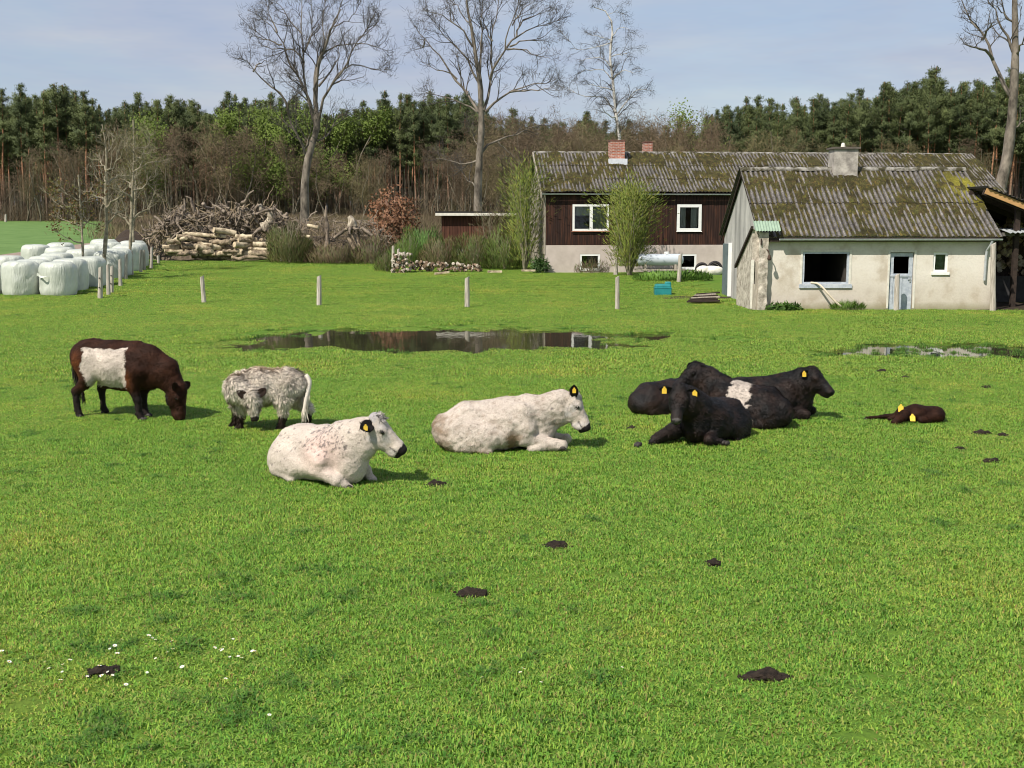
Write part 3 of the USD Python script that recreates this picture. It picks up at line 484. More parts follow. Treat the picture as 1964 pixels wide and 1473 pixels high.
obj('rear_wall', bx(17.3, 22.5, 45.9, 45.95, -.1, 3.3), darkwood_m, barn)
obj('low_wall', bx(17.55, 22.0, 43.4, 43.5, -.05, .98), MT('tarred_boards', (.04, .038, .038), var=.3), barn)
gm, gc = corrugated(2.4, 1.0, per=.172, amp=.02, dens=6, vstep=.5)
obj('lower_roof_sheet', frame_m(gm, np.array([17.0, 40.55, 2.60]), EX, np.array([0, .99, .14]), np.array([0, -.14, .99])), zinc_m, barn, smooth=True)

# ---- shed behind the broom
Os = np.array([at(847, 470, 66)[0], 66.0, zg(-4, 66)]); As = math.radians(3); SX = np.array([math.cos(As), math.sin(As), 0]); SY = np.array([-math.sin(As), math.cos(As), 0])
shed = thing('garden_shed', 'low brown board shed with flat dark roof and pale fascia, behind the broom', 'shed', Os)
SZ = at(860, 412, 66)[2] - Os[2]; SLn = 4.1
obj('wall', frame_m(cat(bx(0, SLn, .03, .09, -.2, SZ), bx(0, .06, .09, 2.6, -.2, SZ), bx(SLn - .06, SLn, .09, 2.6, -.2, SZ), bx(.06, SLn - .06, 2.5, 2.6, -.2, SZ)), Os, SX, SY, EZ), darkwood_m, shed)
rg = np.random.default_rng(3)
bb_m = MT('red_brown_board', (0.085, 0.032, 0.020), var=.35, scale=2.5, stretch=(6, 6, .4), col2=(.17, .075, .045), thr=(.4, .8))
for k in range(27): obj('board', frame_m(bx(.02 + k * .15, .15 + k * .15, .0 - rg.uniform(0, .012), .029, -.1, SZ - .02), Os, SX, SY, EZ), bb_m, shed)
rf = obj('roof', frame_m(hexa([(-.35, -.35, SZ + .08), (SLn + .3, -.35, SZ + .08), (SLn + .3, 2.9, SZ - .02), (-.35, 2.9, SZ - .02), (-.35, -.35, SZ + .20), (SLn + .3, -.35, SZ + .20), (SLn + .3, 2.9, SZ + .08), (-.35, 2.9, SZ + .08)]), Os, SX, SY, EZ), MT('roof_felt', (.025, .022, .02), var=.3), shed)
obj('fascia', frame_m(bx(-.33, SLn + .28, -.38, -.352, SZ - .05, SZ + .10), Os, SX, SY, EZ), pale_m, shed)
obj('window', frame_m(bx(.85, 1.2, -.03, -.013, .4, .75), Os, SX, SY, EZ), white_m, shed)
# ------------------------------------------------------------------ trees
bark_m = MT('grey_bark', (0.085, 0.07, 0.055), var=0.4, scale=2.6, bump=0.035, bscale=9, stretch=(1, 1, 0.45), col2=(0.235, 0.20, 0.16), attr=False)
twig_m = MT('twig', (0.060, 0.053, 0.047), var=0.3, scale=1.5, col2=(0.095, 0.083, 0.072))
young_m = MT('young_bark', (0.19, 0.165, 0.11), var=.3, scale=6, col2=(.32, .28, .20))
birch_m = MT('birch_bark', (0.10, 0.09, 0.08), var=0.3, scale=4, stretch=(.6, .6, 2.0), col2=(0.50, 0.47, 0.43), thr=(0.38, 0.5))
attr_m = MT('tinted_bark', (1, 1, 1), var=0.25, scale=4, attr=True, bump=0.01, bscale=12)
leaf_attr_m = MT('tinted_leaf', (1, 1, 1), var=0.25, scale=0.6, attr=True, rough=0.6, trans=0.25)
needle_m = MT('pine_needles', (0.062, 0.092, 0.034), var=0.3, scale=0.22, col2=(0.135, 0.162, 0.056), rough=0.7, trans=0.25)

def smooth_line(P, n):
    P = np.asarray(P, float); s = np.concatenate([[0], np.cumsum(np.linalg.norm(np.diff(P, axis=0), axis=1))])
    from scipy.interpolate import PchipInterpolator
    return PchipInterpolator(s, P)(np.linspace(0, s[-1], n))
class Grower:
    def __init__(g, seed, droop=0.0, up=0.25, wig=0.16): g.rg = np.random.default_rng(seed); g.m = []; g.tw = []; g.droop, g.up, g.wig = droop, up, wig; g.tips = []
    def line(g, p, d, L, r, n=6):
        rg = g.rg; P = [p]; d = d / np.linalg.norm(d)
        for _ in range(n):
            d = d + rg.normal(size=3) * g.wig + np.array([0, 0, g.up * 0.25 - g.droop * 0.35]); d /= np.linalg.norm(d); P.append(P[-1] + d * L / n)
        return np.array(P)
    def sprout(g, P, r0, r1, L, level, dens, tmin=0.25, spread=0.9, maxlev=3):
        rg = g.rg; seg = np.diff(P, axis=0); ln = np.linalg.norm(seg, axis=1).sum(); n = max(2, int(ln * dens * 1.5 * rg.uniform(.8, 1.2)))
        for t in np.sort(rg.uniform(tmin, 1.0, n)):
            k = min(int(t * (len(P) - 1)), len(P) - 2); f = t * (len(P) - 1) - k; p = P[k] * (1 - f) + P[k + 1] * f
            ax = seg[k] / np.linalg.norm(seg[k]); o = rg.normal(size=3); o -= ax * o.dot(ax); o /= np.linalg.norm(o)
            d = ax * rg.uniform(.45, 1.0) + o * spread * rg.uniform(.6, 1.1) + np.array([0, 0, g.up])
            l = L * (1.15 - 0.65 * t) * rg.uniform(.5, 1.2); r = min((r0 + (r1 - r0) * t) * rg.uniform(.4, .62), 0.012 + 0.016 * l)
            g.branch(p, d, l, r, level, dens, spread, maxlev)
    def branch(g, p, d, l, r, level, dens, spread, maxlev):
        Q = g.line(p, d, l, r, 6 if level < maxlev else 4)
        if level < maxlev:
            g.m.append(tube(Q, np.linspace(r, r * .35, len(Q)), 5 if r > .03 else 4, cap=False)); g.sprout(Q, r, r * .35, l * .5, level + 1, dens * 1.7, .15, spread, maxlev)
        else: g.tw.append(Q); g.tips.append(Q[-1])
    def twigs(g, w):
        """the finest twigs: three-sided slivers"""
        out = [tube(Q, np.linspace(w, w * .45, len(Q)), 3, cap=False) for Q in g.tw]
        return cat(out)
def drawn_tree(name, label, Y, trunk, limbs, seed, to_px, bark, dens=1.0, r_trunk=(0.42, 0.18), L=2.6, droop=0.0, twig_w=0.014, group=None, depth=2.6, maxlev=3, lim_r=0.42, tleaf=None, fine=4):
    rg = np.random.default_rng(seed); base = at(*to_px(trunk[0]), Y); g0 = float(terrain(base[0], Y))
    T = [at(*to_px(q), Y) for q in trunk]; T.insert(0, np.array([T[0][0] + (T[0][0] - T[1][0]) * .1, Y, min(g0, T[0][2]) - .25])); T = smooth_line(T, 22)
    t = thing(name, label, 'tree', (T[0][0], Y, g0), group=group)
    rr = r_trunk[1] + (r_trunk[0] - r_trunk[1]) * (1 - np.linspace(0, 1, 22)) ** .8; rr[:2] *= (1.35, 1.1)
    obj('trunk', noisy(tube(T, rr, 14), 0.055, 2.6, seed), bark, t, smooth=True)
    G = Grower(seed, droop=droop); limbsm = []
    for q in limbs:
        n = len(q); off = rg.uniform(-1, 1) * depth; P = []
        for k, c in enumerate(q):
            y = Y + off * (k / (n - 1)) ** 0.8; P.append(at(*to_px(c), y))
        i0 = int(np.argmin(np.linalg.norm(T - P[0], axis=1))); ln = np.linalg.norm(np.diff(np.array(P), axis=0), axis=1).sum()
        P = smooth_line(P, max(8, int(ln * 1.6))); P[1:-1] += rg.normal(size=(len(P) - 2, 3)) * 0.05
        r0 = min(rr[i0] * .6, 0.035 + 0.0125 * ln) * lim_r / .42; limbsm.append(noisy(tube(P, r0 * (1 - .85 * np.linspace(0, 1, len(P)) ** .8), 6), .006, 5)); G.sprout(P, r0, .03, L, 1, dens, .18, .9, maxlev)
        G.sprout(P[-4:], .03, .02, L * .55, 2, dens * 2.5, .3, .8, maxlev)
    if bark is young_m: G.sprout(T[9:], .05, .02, L * .8, 1, dens, .1, .9, maxlev)
    if bark is birch_m: G.sprout(T[8:], .1, .03, L, 1, dens * 1.5, .1, .9, maxlev)
    for lm in limbsm: obj('limb', lm, bark, t, smooth=True)
    obj('branches', cat(G.m), twig_m if bark is not young_m else young_m, t, smooth=True, kind='stuff'); tp_ = np.array(G.tips); c_ = np.repeat(tp_, fine, 0); c_ = c_ + rg.normal(size=c_.shape) * .16 * L / 2.6; obj('twigs', cat(G.twigs(twig_w), blades(c_, rdir(rg, len(c_)) + np.array([0, 0, .35 - 1.3 * droop]), rdir(rg, len(c_)), rg.uniform(.3, .75, len(c_)) * L / 2.6, twig_w * 1.25)), twig_m if bark is not young_m else young_m, t, kind='stuff')
    if tleaf:
        mat, n, L_, W_, cols = tleaf; tips = np.array(G.tips); k = rg.integers(0, len(tips), n); c = tips[k] + rg.normal(size=(n, 3)) * .12
        obj('young_leaves', blades(c, rdir(rg, n), rdir(rg, n), L_ * rg.uniform(.6, 1.2, n), W_), mat, t, colors=np.repeat(np.array(cols)[rg.integers(0, len(cols), n)], 4, 0), kind='stuff')
    return t
P1 = lambda c: (440 + c[0] / 3.506, c[1] / 3.506)
drawn_tree('bare_tree', 'big bare rounded tree with pale trunk, growing behind the stacked logs', 80, [(505, 1440), (508, 1250), (530, 1050), (572, 930), (592, 830), (578, 700), (582, 560), (602, 420), (650, 300), (690, 180), (750, 60)],
    [[(510, 1040), (478, 960), (440, 870), (380, 740), (395, 690), (450, 632), (505, 595)], [(580, 860), (548, 720), (520, 620), (505, 540), (500, 400), (490, 250), (480, 100), (492, -90)],
     [(560, 760), (490, 560), (410, 440), (370, 330), (310, 210), (230, 140), (160, 80)], [(578, 740), (580, 560), (600, 420), (650, 300), (690, 180), (750, 60), (775, -70)],
     [(575, 600), (575, 470), (610, 380), (730, 310), (870, 290), (960, 300), (1065, 345)], [(600, 820), (640, 660), (700, 560), (790, 430), (850, 290), (930, 190), (975, 95)],
     [(600, 580), (690, 470), (740, 380), (735, 300)], [(690, 570), (790, 450), (850, 430), (960, 460), (1060, 490)], [(400, 760), (345, 630), (250, 550), (160, 480), (110, 400), (60, 390)],
     [(590, 950), (680, 890), (700, 820), (800, 770)], [(505, 350), (560, 200), (560, 50), (540, -70)], [(490, 230), (400, 130), (350, 40), (250, -10)], [(640, 310), (630, 150), (645, -10)],
     [(500, 420), (420, 330), (340, 330), (200, 310)], [(320, 220), (280, 120), (240, 20)], [(700, 180), (820, 110), (880, 10)], [(690, 570), (770, 530), (835, 498)], [(510, 1000), (545, 860), (550, 780)], [(500, 600), (440, 540), (400, 560)],
     [(350, 300), (250, 270), (130, 230)], [(160, 480), (210, 420), (300, 420)], [(870, 250), (960, 180), (1010, 110)]], 11, P1, bark_m, r_trunk=(0.33, 0.035), dens=0.95)
P2 = lambda c: (760 + c[0] / 3.683, c[1] / 3.683)
drawn_tree('bare_tree', 'tall straight bare tree with spreading limbs, growing behind the garden shed', 80, [(575, 1480), (585, 1130), (600, 900), (600, 770), (592, 600), (562, 400), (532, 200), (502, 50), (490, -80)],
    [[(600, 800), (590, 600), (560, 400), (530, 200), (500, 50), (490, -80)], [(592, 600), (600, 300), (610, 100), (612, -80)], [(618, 780), (660, 620), (680, 490), (670, 290), (700, 150), (720, 0), (732, -80)],
     [(660, 560), (700, 460), (770, 350), (800, 200), (850, 80), (900, -30)], [(770, 350), (850, 260), (950, 210), (1050, 170), (1190, 120)], [(800, 330), (900, 290), (1000, 285), (1080, 300)], [(780, 350), (900, 350), (980, 390), (1090, 410)],
     [(630, 790), (740, 690), (850, 620), (960, 590), (1060, 590), (1130, 560)], [(800, 650), (960, 640), (1060, 620), (1150, 640)], [(585, 790), (490, 650), (400, 540), (300, 380), (200, 280), (130, 180)], [(430, 560), (400, 520), (300, 500), (180, 440)],
     [(580, 580), (500, 430), (400, 310), (300, 200), (230, 110)], [(540, 330), (430, 180), (300, 100), (200, 80)], [(540, 200), (450, 80), (370, -20)], [(600, 1080), (700, 1000), (800, 960), (900, 920), (1080, 870)], [(580, 1130), (480, 1160), (360, 1130), (280, 1120)],
     [(590, 1380), (540, 1310), (480, 1240), (430, 1180)], [(570, 790), (450, 720), (330, 680), (200, 650)], [(680, 290), (620, 180), (590, 60)], [(480, 640), (440, 450), (440, 350)], [(605, 1090), (560, 1000), (540, 900)], [(720, 1000), (800, 1080), (870, 1150)],
     [(200, 290), (180, 340), (130, 350)], [(850, 260), (880, 160), (1000, 100), (1080, 80)], [(820, 180), (900, 60), (1010, -20)]], 12, P2, bark_m, r_trunk=(0.32, 0.04), dens=0.85)
drawn_tree('birch_tree', 'slender bare birch with drooping twigs, rising behind the red brick chimney', 84, [(1600, 1480), (1578, 980), (1550, 800), (1530, 560), (1510, 380), (1530, 200), (1480, 80), (1395, 50)],
    [[(1560, 800), (1450, 690), (1330, 680), (1230, 640), (1150, 610)], [(1560, 810), (1640, 700), (1710, 630), (1810, 640)], [(1540, 640), (1430, 610), (1320, 600)], [(1520, 560), (1450, 490), (1330, 500), (1280, 560)], [(1510, 470), (1430, 400), (1330, 420), (1290, 440)],
     [(1520, 300), (1430, 330), (1300, 350), (1210, 280), (1150, 200)], [(1525, 280), (1400, 250), (1340, 240)], [(1535, 560), (1600, 500), (1690, 520)], [(1520, 400), (1590, 380), (1660, 420)], [(1525, 260), (1600, 190), (1650, 230)], [(1550, 830), (1490, 800), (1440, 740)], [(1500, 100), (1560, 80), (1610, 160)]],
    13, P2, birch_m, r_trunk=(0.17, 0.025), dens=1.3, L=1.7, droop=0.45, twig_w=0.010, depth=1.8)
P4 = lambda c: (1820 + c[0] / 2.375, c[1] / 2.375)
drawn_tree('bare_tree', 'leaning bare tree with thick pale trunk, rising behind the pole barn', 62, [(205, 1060), (235, 850), (265, 720), (280, 600), (295, 420), (302, 230), (300, 0), (300, -90)],
    [[(285, 440), (215, 300), (150, 170), (90, 60), (50, -20)], [(298, 250), (250, 140), (210, 50), (165, -30)], [(303, 250), (340, 180), (370, 100)], [(285, 600), (340, 550), (380, 500)], [(300, 110), (240, 50), (190, 10)], [(150, 180), (190, 120), (210, 100)], [(200, 270), (120, 215), (60, 200)]], 14, P4, bark_m, r_trunk=(0.36, 0.10), dens=0.9, L=1.8, lim_r=.5)
PY = lambda c: (c[0] / 4.092, 140 + c[1] / 4.092)
ochre = [(0.16, 0.10, 0.03), (0.13, 0.11, 0.03), (0.11, 0.055, 0.02), (0.10, 0.11, 0.025)]
yl = (leaf_attr_m, 700, .13, .06, ochre)
drawn_tree('young_tree', 'young tree with ochre buds, nearest of the saplings among the white bales', 51.2, [(655, 1500), (640, 1200), (630, 1030), (615, 800)], [[(645, 1150), (560, 1060), (440, 1020), (350, 930)], [(625, 1000), (500, 930), (455, 885)], [(632, 1030), (720, 970), (760, 900)], [(648, 1330), (520, 1290), (430, 1230)], [(640, 1200), (560, 1180), (420, 1120)], [(640, 1200), (700, 1150)]], 21, PY, young_m, r_trunk=(.07, .025), L=.9, dens=2.6, twig_w=.006, depth=1.0, tleaf=(leaf_attr_m, 900, .15, .07, ochre), maxlev=2, lim_r=.55)
drawn_tree('young_tree', 'tall young tree with forked pale trunk between the white bales', 52.2, [(820, 1490), (835, 1200), (830, 900), (835, 640), (800, 400)], [[(830, 900), (740, 820), (680, 740)], [(832, 920), (940, 790), (1000, 820)], [(835, 1060), (900, 1000), (970, 920)], [(835, 1190), (910, 1120), (1000, 1060)], [(825, 1000), (730, 950), (650, 930)], [(835, 650), (880, 540), (890, 490)], [(815, 560), (770, 490)], [(832, 780), (900, 700), (930, 600)], [(832, 760), (760, 640)]], 22, PY, young_m, r_trunk=(.10, .025), L=1.1, dens=2.4, twig_w=.006, depth=1.2, tleaf=(leaf_attr_m, 400, .10, .05, ochre), maxlev=2, lim_r=.6)
drawn_tree('young_tree', 'young twiggy tree with olive buds beside the fence posts', 57.2, [(1020, 1500), (1030, 1200), (1040, 900), (1050, 600), (1045, 370)], [[(1030, 1180), (950, 1130), (900, 1090)], [(1035, 1150), (1120, 1080), (1250, 1000)], [(1040, 900), (980, 820)], [(1040, 920), (1150, 880), (1240, 790)], [(1045, 780), (1120, 730), (1230, 690)], [(1050, 620), (1000, 560)], [(1050, 700), (1170, 620)], [(1050, 600), (1150, 560), (1180, 480)], [(1035, 1000), (970, 930), (900, 900)]], 23, PY, young_m, r_trunk=(.10, .02), L=1.3, dens=2.6, twig_w=.006, depth=1.4, tleaf=(leaf_attr_m, 900, .11, .05, [(0.10, 0.095, 0.03), (0.12, 0.10, 0.035)]), maxlev=2, lim_r=.6)
drawn_tree('young_tree', 'slim pale sapling at the far end of the white bales', 63.5, [(1050, 1420), (1045, 1250), (1060, 1000), (1055, 760)], [[(1048, 1200), (990, 1100)], [(1050, 1150), (1130, 1060)], [(1055, 1000), (1110, 900)], [(1055, 900), (1000, 800)]], 24, PY, young_m, r_trunk=(.09, .02), L=1.2, dens=2.0, twig_w=.006, depth=1.0, maxlev=2, tleaf=(leaf_attr_m, 400, .10, .05, ochre))

# ---- the forest behind the field
def proto_pine(seed, H=18.0):
    rg = np.random.default_rng(seed); lean = rg.normal(size=2) * .35
    z = np.linspace(0, H, 12); T = np.stack([lean[0] * (z / H) ** 2 + .12 * np.sin(z * .5 + seed), lean[1] * (z / H) ** 2, z], 1); T[0, 2] = -.4
    c, d, w = [], [], []
    z0 = H * rg.uniform(.46, .58); zz = z0; sticks = []
    while zz < H - .2:
        t = (zz - z0) / (H - z0); Lb = (0.5 + 2.2 * math.sin(math.pi * min(1, .22 + .80 * t)) ) * rg.uniform(.65, 1.25) * (1 - .35 * t)
        for _ in range(rg.integers(3, 5)):
            a = rg.uniform(0, 2 * np.pi); el = rg.uniform(-.05, .30) + .6 * t; o = np.array([math.cos(a) * math.cos(el), math.sin(a) * math.cos(el), math.sin(el)])
            p0 = np.array([np.interp(zz, z, T[:, 0]), np.interp(zz, z, T[:, 1]), zz]); l = Lb * rg.uniform(.5, 1.15)
            sticks.append(tube([p0, p0 + o * l * .5, p0 + o * l + [0, 0, .1 * l]], [.045, .03, .012], 3, cap=False))
            for s in np.arange(.12, 1.01, .30 / max(l, .6)):
                for _k in range(2):
                    q = p0 + o * l * s + rg.normal(size=3) * np.array([.20, .20, .10]); n = 13
                    dd = rdir(rg, n) * .8 + o * .5 + np.array([0, 0, .45]); c.append(np.tile(q, (n, 1)) + rg.normal(size=(n, 3)) * .13); d.append(dd)
        zz += rg.uniform(.45, .85) * (1 - .3 * t)
    c = np.vstack(c); d = np.vstack(d); n = len(c)
    for _ in range(14):
        zb = rg.uniform(.18, 1) * z0; a = rg.uniform(0, 6.28); p0 = np.array([np.interp(zb, z, T[:, 0]), np.interp(zb, z, T[:, 1]), zb]); sticks.append(tube([p0, p0 + np.array([math.cos(a), math.sin(a), -.1]) * rg.uniform(.4, 1.3)], [.03, .012], 3, cap=False))
    tr = tube(T, np.linspace(.19, .05, 12) * rg.uniform(.85, 1.15), 7); k = np.clip(VF(tr)[0][:, 2] / H, 0, 1)[:, None]; k = np.clip((k - .12) / .3, 0, 1)
    col = np.array([.15, .115, .088]) * (1 - k) + np.array([.29, .14, .075]) * k
    nd, nn = lit(blades(c, d, rdir(rg, n), rg.uniform(.22, .40, n), rg.uniform(.05, .09, n)), d * .7 + np.stack([c[:, 0] - lean[0] * .6, c[:, 1] - lean[1] * .6, 0 * c[:, 0]], 1) * .5 + [0, 0, .5], .65)
    return tr, col, cat(sticks), (nd, nn), z0
def proto_bare(seed, H=12.0, stem=1):
    G = Grower(seed, up=.28, wig=.15); rg = G.rg; tr = []
    for s in range(stem):
        a = rg.uniform(0, 6.28); P = G.line(np.array([.2 * math.cos(a), .2 * math.sin(a), -.3]), np.array([rg.normal() * .07, rg.normal() * .07, 1]), H * rg.uniform(.85, 1.0), .1, 9); tr.append(tube(P, np.linspace(.14, .03, 10), 6)); G.sprout(P, .10, .03, H * .34, 1, .95, .22, 1.0, 2)
    tips = np.array(G.tips); c = np.repeat(tips, 14, 0); c = c + rg.normal(size=c.shape) * .36; d = rdir(rg, len(c)) + [0, 0, .25]
    return cat(tr), cat(G.m), cat(G.twigs(.016), blades(c, d, rdir(rg, len(c)), rg.uniform(.4, .9, len(c)), .035))
def proto_green(seed, H=12.0, leaf=.28):
    t, b, w = proto_bare(seed, H); G = Grower(seed, up=.45, wig=.13); rg = np.random.default_rng(seed + 1); n = 2600
    v = VF(w)[0]; c = v[rg.integers(0, len(v), n)] + rg.normal(size=(n, 3)) * .3
    lf, c = blades(c, rdir(rg, n), rdir(rg, n), leaf * rg.uniform(.7, 1.3, n), leaf * .6), c
    return t, b, lit(lf, c - np.array([0, 0, H * .55]) + [0, 0, 3.0], .6)
PINE_L, BARE_L, GREEN_L = 'tall dark pine with bare reddish trunk standing in the forest behind the field', 'leafless brown broadleaf tree standing at the front of the forest edge', 'broadleaf tree in fresh light green leaf standing at the forest edge'
pine_src, bare_src, green_src = [], [], []
def new_pine(k, loc, rz, s):
    tr, col, st, nd, z0 = proto_pine(100 + k); t = thing('pine_tree', PINE_L, 'tree', loc, rz, 'pines of the forest', local=True, sc=s)
    obj('trunk', tr, attr_m, t, smooth=True, colors=col); obj('dead_branches', st, twig_m, t, kind='stuff'); obj('crown', nd[0], needle_m, t, normals=nd[1]); return t
haze_twig = [MT('brown_twigs', (.115, .082, .052), var=.25, scale=.12, col2=(.17, .122, .076)), MT('olive_twigs', (.12, .098, .052), var=.25, scale=.12, col2=(.17, .142, .07))]
green_leaf = MT('fresh_leaf', (.115, .17, .03), var=.25, scale=.3, col2=(.165, .225, .045), trans=.3)
fbark_m = MT('forest_bark', (.10, .088, .064), var=.35, scale=1.0, col2=(.18, .155, .11))
def new_bare(k, loc, rz, s):
    tr, b, w = proto_bare(200 + k, stem=1 + (k % 3 == 2)); t = thing('bare_forest_tree', BARE_L, 'tree', loc, rz, 'leafless trees of the forest edge', local=True, sc=s)
    obj('trunk', tr, fbark_m, t, smooth=True); obj('branches', b, haze_twig[k % 2], t, kind='stuff'); obj('twigs', w, haze_twig[k % 2], t, kind='stuff'); return t
def new_green(k, loc, rz, s):
    tr, b, w = proto_green(300 + k); t = thing('leafing_tree', GREEN_L, 'tree', loc, rz, 'trees in fresh leaf at the forest edge', local=True, sc=s)
    obj('trunk', tr, fbark_m, t, smooth=True); obj('branches', b, haze_twig[1], t, kind='stuff'); obj('crown', w[0], green_leaf, t, normals=w[1]); return t
def plant(src, maker, nvar, H, loc, top_z, rz, rg):
    k = rg.integers(0, nvar); s = (top_z - loc[2]) / H; w = max(min(s, 1.25), .75) * rg.uniform(.85, 1.15); sc = (w, w, s)
    if len(src) < nvar: src.append(maker(len(src), loc, rz, sc))
    else: copy_of(src[k], loc, rz, sc=sc)
SKYL = np.array([(-80, 195), (0, 190), (60, 182), (130, 165), (160, 178), (200, 206), (260, 202), (330, 186), (400, 206), (450, 190), (520, 196), (560, 192), (640, 216), (700, 202), (740, 186), (800, 188), (880, 188), (930, 210), (1000, 222), (1060, 218), (1100, 212), (1170, 220), (1250, 240), (1340, 236), (1370, 212), (1420, 192), (1470, 208), (1520, 196), (1580, 186), (1640, 184), (1700, 162), (1760, 154), (1820, 164), (1860, 166), (1964, 150), (2060, 150)], float)
def sky_y(px): return np.interp(px, SKYL[:, 0], SKYL[:, 1])
rg = np.random.default_rng(77)
for row, (Y0, step, dy) in enumerate(((161, 25, 0), (165, 25, 2), (170, 26, 3), (176, 27, 5), (183, 28, 7))):
    px = -50 + rg.uniform(0, 20)
    while px < 2020:
        q = px + rg.uniform(-8, 8); Y = Y0 + rg.uniform(-1.8, 1.8)
        if not (930 < q < 1350 and row < 3):
            x = at(q, 400, Y)[0]; top = at(q, sky_y(q) + dy + 5 + rg.normal() * 12, Y)[2]
            plant(pine_src, new_pine, 6, 18.0, (x, Y, float(terrain(x, Y))), top, rg.uniform(0, 6.28), rg)
        px += step
# leafless trees in front: (px range, top row, spacing, distance)
for a, b, ty, st, Y0 in ((85, 250, 268, 27, 154), (250, 480, 252, 26, 153), (480, 740, 292, 24, 152), (820, 930, 272, 24, 152), (930, 1380, 236, 18, 156), (930, 1380, 255, 20, 148), (1380, 1560, 262, 30, 150), (1560, 1964, 278, 60, 150), (-20, 85, 310, 35, 156), (850, 1100, 290, 24, 140)):
    px = a
    while px < b:
        q = px + rg.uniform(-7, 7); Y = Y0 + rg.uniform(-3, 3); x = at(q, 400, Y)[0]; top = at(q, ty + rg.normal() * 13, Y)[2]
        plant(bare_src, new_bare, 6, 11.4, (x, Y, float(terrain(x, Y))), top, rg.uniform(0, 6.28), rg); px += st
for q, ty, Y in ((275, 225, 158), (305, 232, 158), (430, 222, 157.5), (462, 214, 157.5), (495, 218, 157.5), (528, 226, 157.5), (555, 240, 157), (655, 208, 159), (685, 214, 159), (632, 226, 158), (1385, 208, 158)):
    x = at(q, 400, Y)[0]; plant(green_src, new_green, 3, 11.4, (x, Y, float(terrain(x, Y))), at(q, ty, Y)[2], rg.uniform(0, 6.28), rg)
# the depth of the forest and its undergrowth: nobody could count these
def instancer(name, protos, pos, idx, rz, sc, label=None, catg=None, kind='stuff', tilt=None):
    p = numbered(name, '/World'); pi = UsdGeom.PointInstancer.Define(stage, p); paths = []
    for k, parts in enumerate(protos):
        q = f'{p}/kind_{k}'; UsdGeom.Xform.Define(stage, q); th_ = Thing(q, (0, 0, 0))
        for nm, mesh, mat, cols, nrm in parts: obj(nm, mesh, mat, th_, smooth=False, colors=cols, normals=nrm)
        paths.append(q)
    pi.CreatePrototypesRel().SetTargets(paths); pi.CreateProtoIndicesAttr(Vt.IntArray.FromNumpy(np.asarray(idx, np.int32))); pi.CreatePositionsAttr(Vt.Vec3fArray.FromNumpy(np.asarray(pos, np.float32)))
    h = np.asarray(rz) / 2; pi.CreateOrientationsAttr(Vt.QuathArray([Gf.Quath(float(c), 0, 0, float(s)) for c, s in zip(np.cos(h), np.sin(h))])); sc = np.asarray(sc, np.float32); pi.CreateScalesAttr(Vt.Vec3fArray.FromNumpy(sc if sc.ndim == 2 else np.repeat(sc[:, None], 3, 1)))
    tag(pi.GetPrim(), label, catg, None, kind); return pi
n = 1500; Yd = 188 + 110 * rg.uniform(0, 1, n) ** 1.3; X = rg.uniform(-.50, .50, n) * Yd
pr = []
for k in range(3):
    tr, col, st, nd, z0 = proto_pine(400 + k); pr.append([('trunk', tr, attr_m, col, None), ('crown', nd[0], needle_m, None, nd[1])])
pxs = CX + X / Yd * F_PX; tops = np.array([at(p, sky_y(p) + 16, y)[2] for p, y in zip(pxs, Yd)]); gz = terrain(X, Yd)
instancer('deep_forest', pr, np.stack([X, Yd, gz], 1), rg.integers(0, 3, n), rg.uniform(0, 6.28, n), np.stack([np.ones(n) * 1.1, np.ones(n) * 1.1, (tops - gz) / 18.0 * np.where(np.arange(n) % 3 > 0, rg.uniform(.30, .75, n), rg.uniform(.85, 1.0, n))], 1), 'dark depth of the pine forest behind its first rows of trees', 'forest')
# dry scrub between the yard and the forest
pr = []
for k in range(4):
    r2 = np.random.default_rng(500 + k); N = 260; c = r2.normal(size=(N, 3)) * [1.3, 1.0, 0]; c[:, 2] = r2.uniform(0, 1, N) ** 1.5 * 2.6; d = rdir(r2, N) * .7 + [0, 0, .8]
    poles = [tube([(a, b, -.2), (a + r2.normal() * .15, b, h)], [.05, .02], 4, cap=False) for a, b, h in zip(r2.normal(size=6) * 1.5, r2.normal(size=6), r2.uniform(3, 8, 6))]
    pr.append([('scrub', blades(c, d, rdir(r2, N), r2.uniform(.5, 1.2, N), .05), haze_twig[k % 2], None, None), ('pole', cat(poles), fbark_m, None, None)])
n = 520; q = rg.uniform(-60, 2030, n); Yd = rg.uniform(152, 186, n); X = np.array([at(a, 400, y)[0] for a, y in zip(q, Yd)]); gz = terrain(X, Yd)
instancer('undergrowth', pr, np.stack([X, Yd, gz], 1), rg.integers(0, 4, n), rg.uniform(0, 6.28, n), rg.uniform(.6, 1.2, n), 'brown scrub and thin saplings filling the forest floor between trunks', 'undergrowth')
n = 420; q = rg.uniform(235, 1050, n); Yd = 73 + 78 * rg.uniform(0, 1, n) ** .8; X = np.array([at(a, 400, y)[0] for a, y in zip(q, Yd)]); gz = terrain(X, Yd); pr2 = []
for k in range(3):
    r2 = np.random.default_rng(530 + k); N = 420; c = r2.normal(size=(N, 3)) * [1.6, 1.2, 0]; c[:, 2] = r2.uniform(0, .5, N); d = rdir(r2, N) * .6 + [0, 0, .9]; pr2.append([('stalks', blades(c, d, rdir(r2, N), r2.uniform(.4, .9, N), .035), haze_twig[k % 2], None, None)])
instancer('dry_scrub', pr2, np.stack([X, Yd, gz], 1), rg.integers(0, 3, n), rg.uniform(0, 6.28, n), rg.uniform(.7, 1.2, n), 'brown dry grass and scrub between the log stack and the forest', 'scrub')
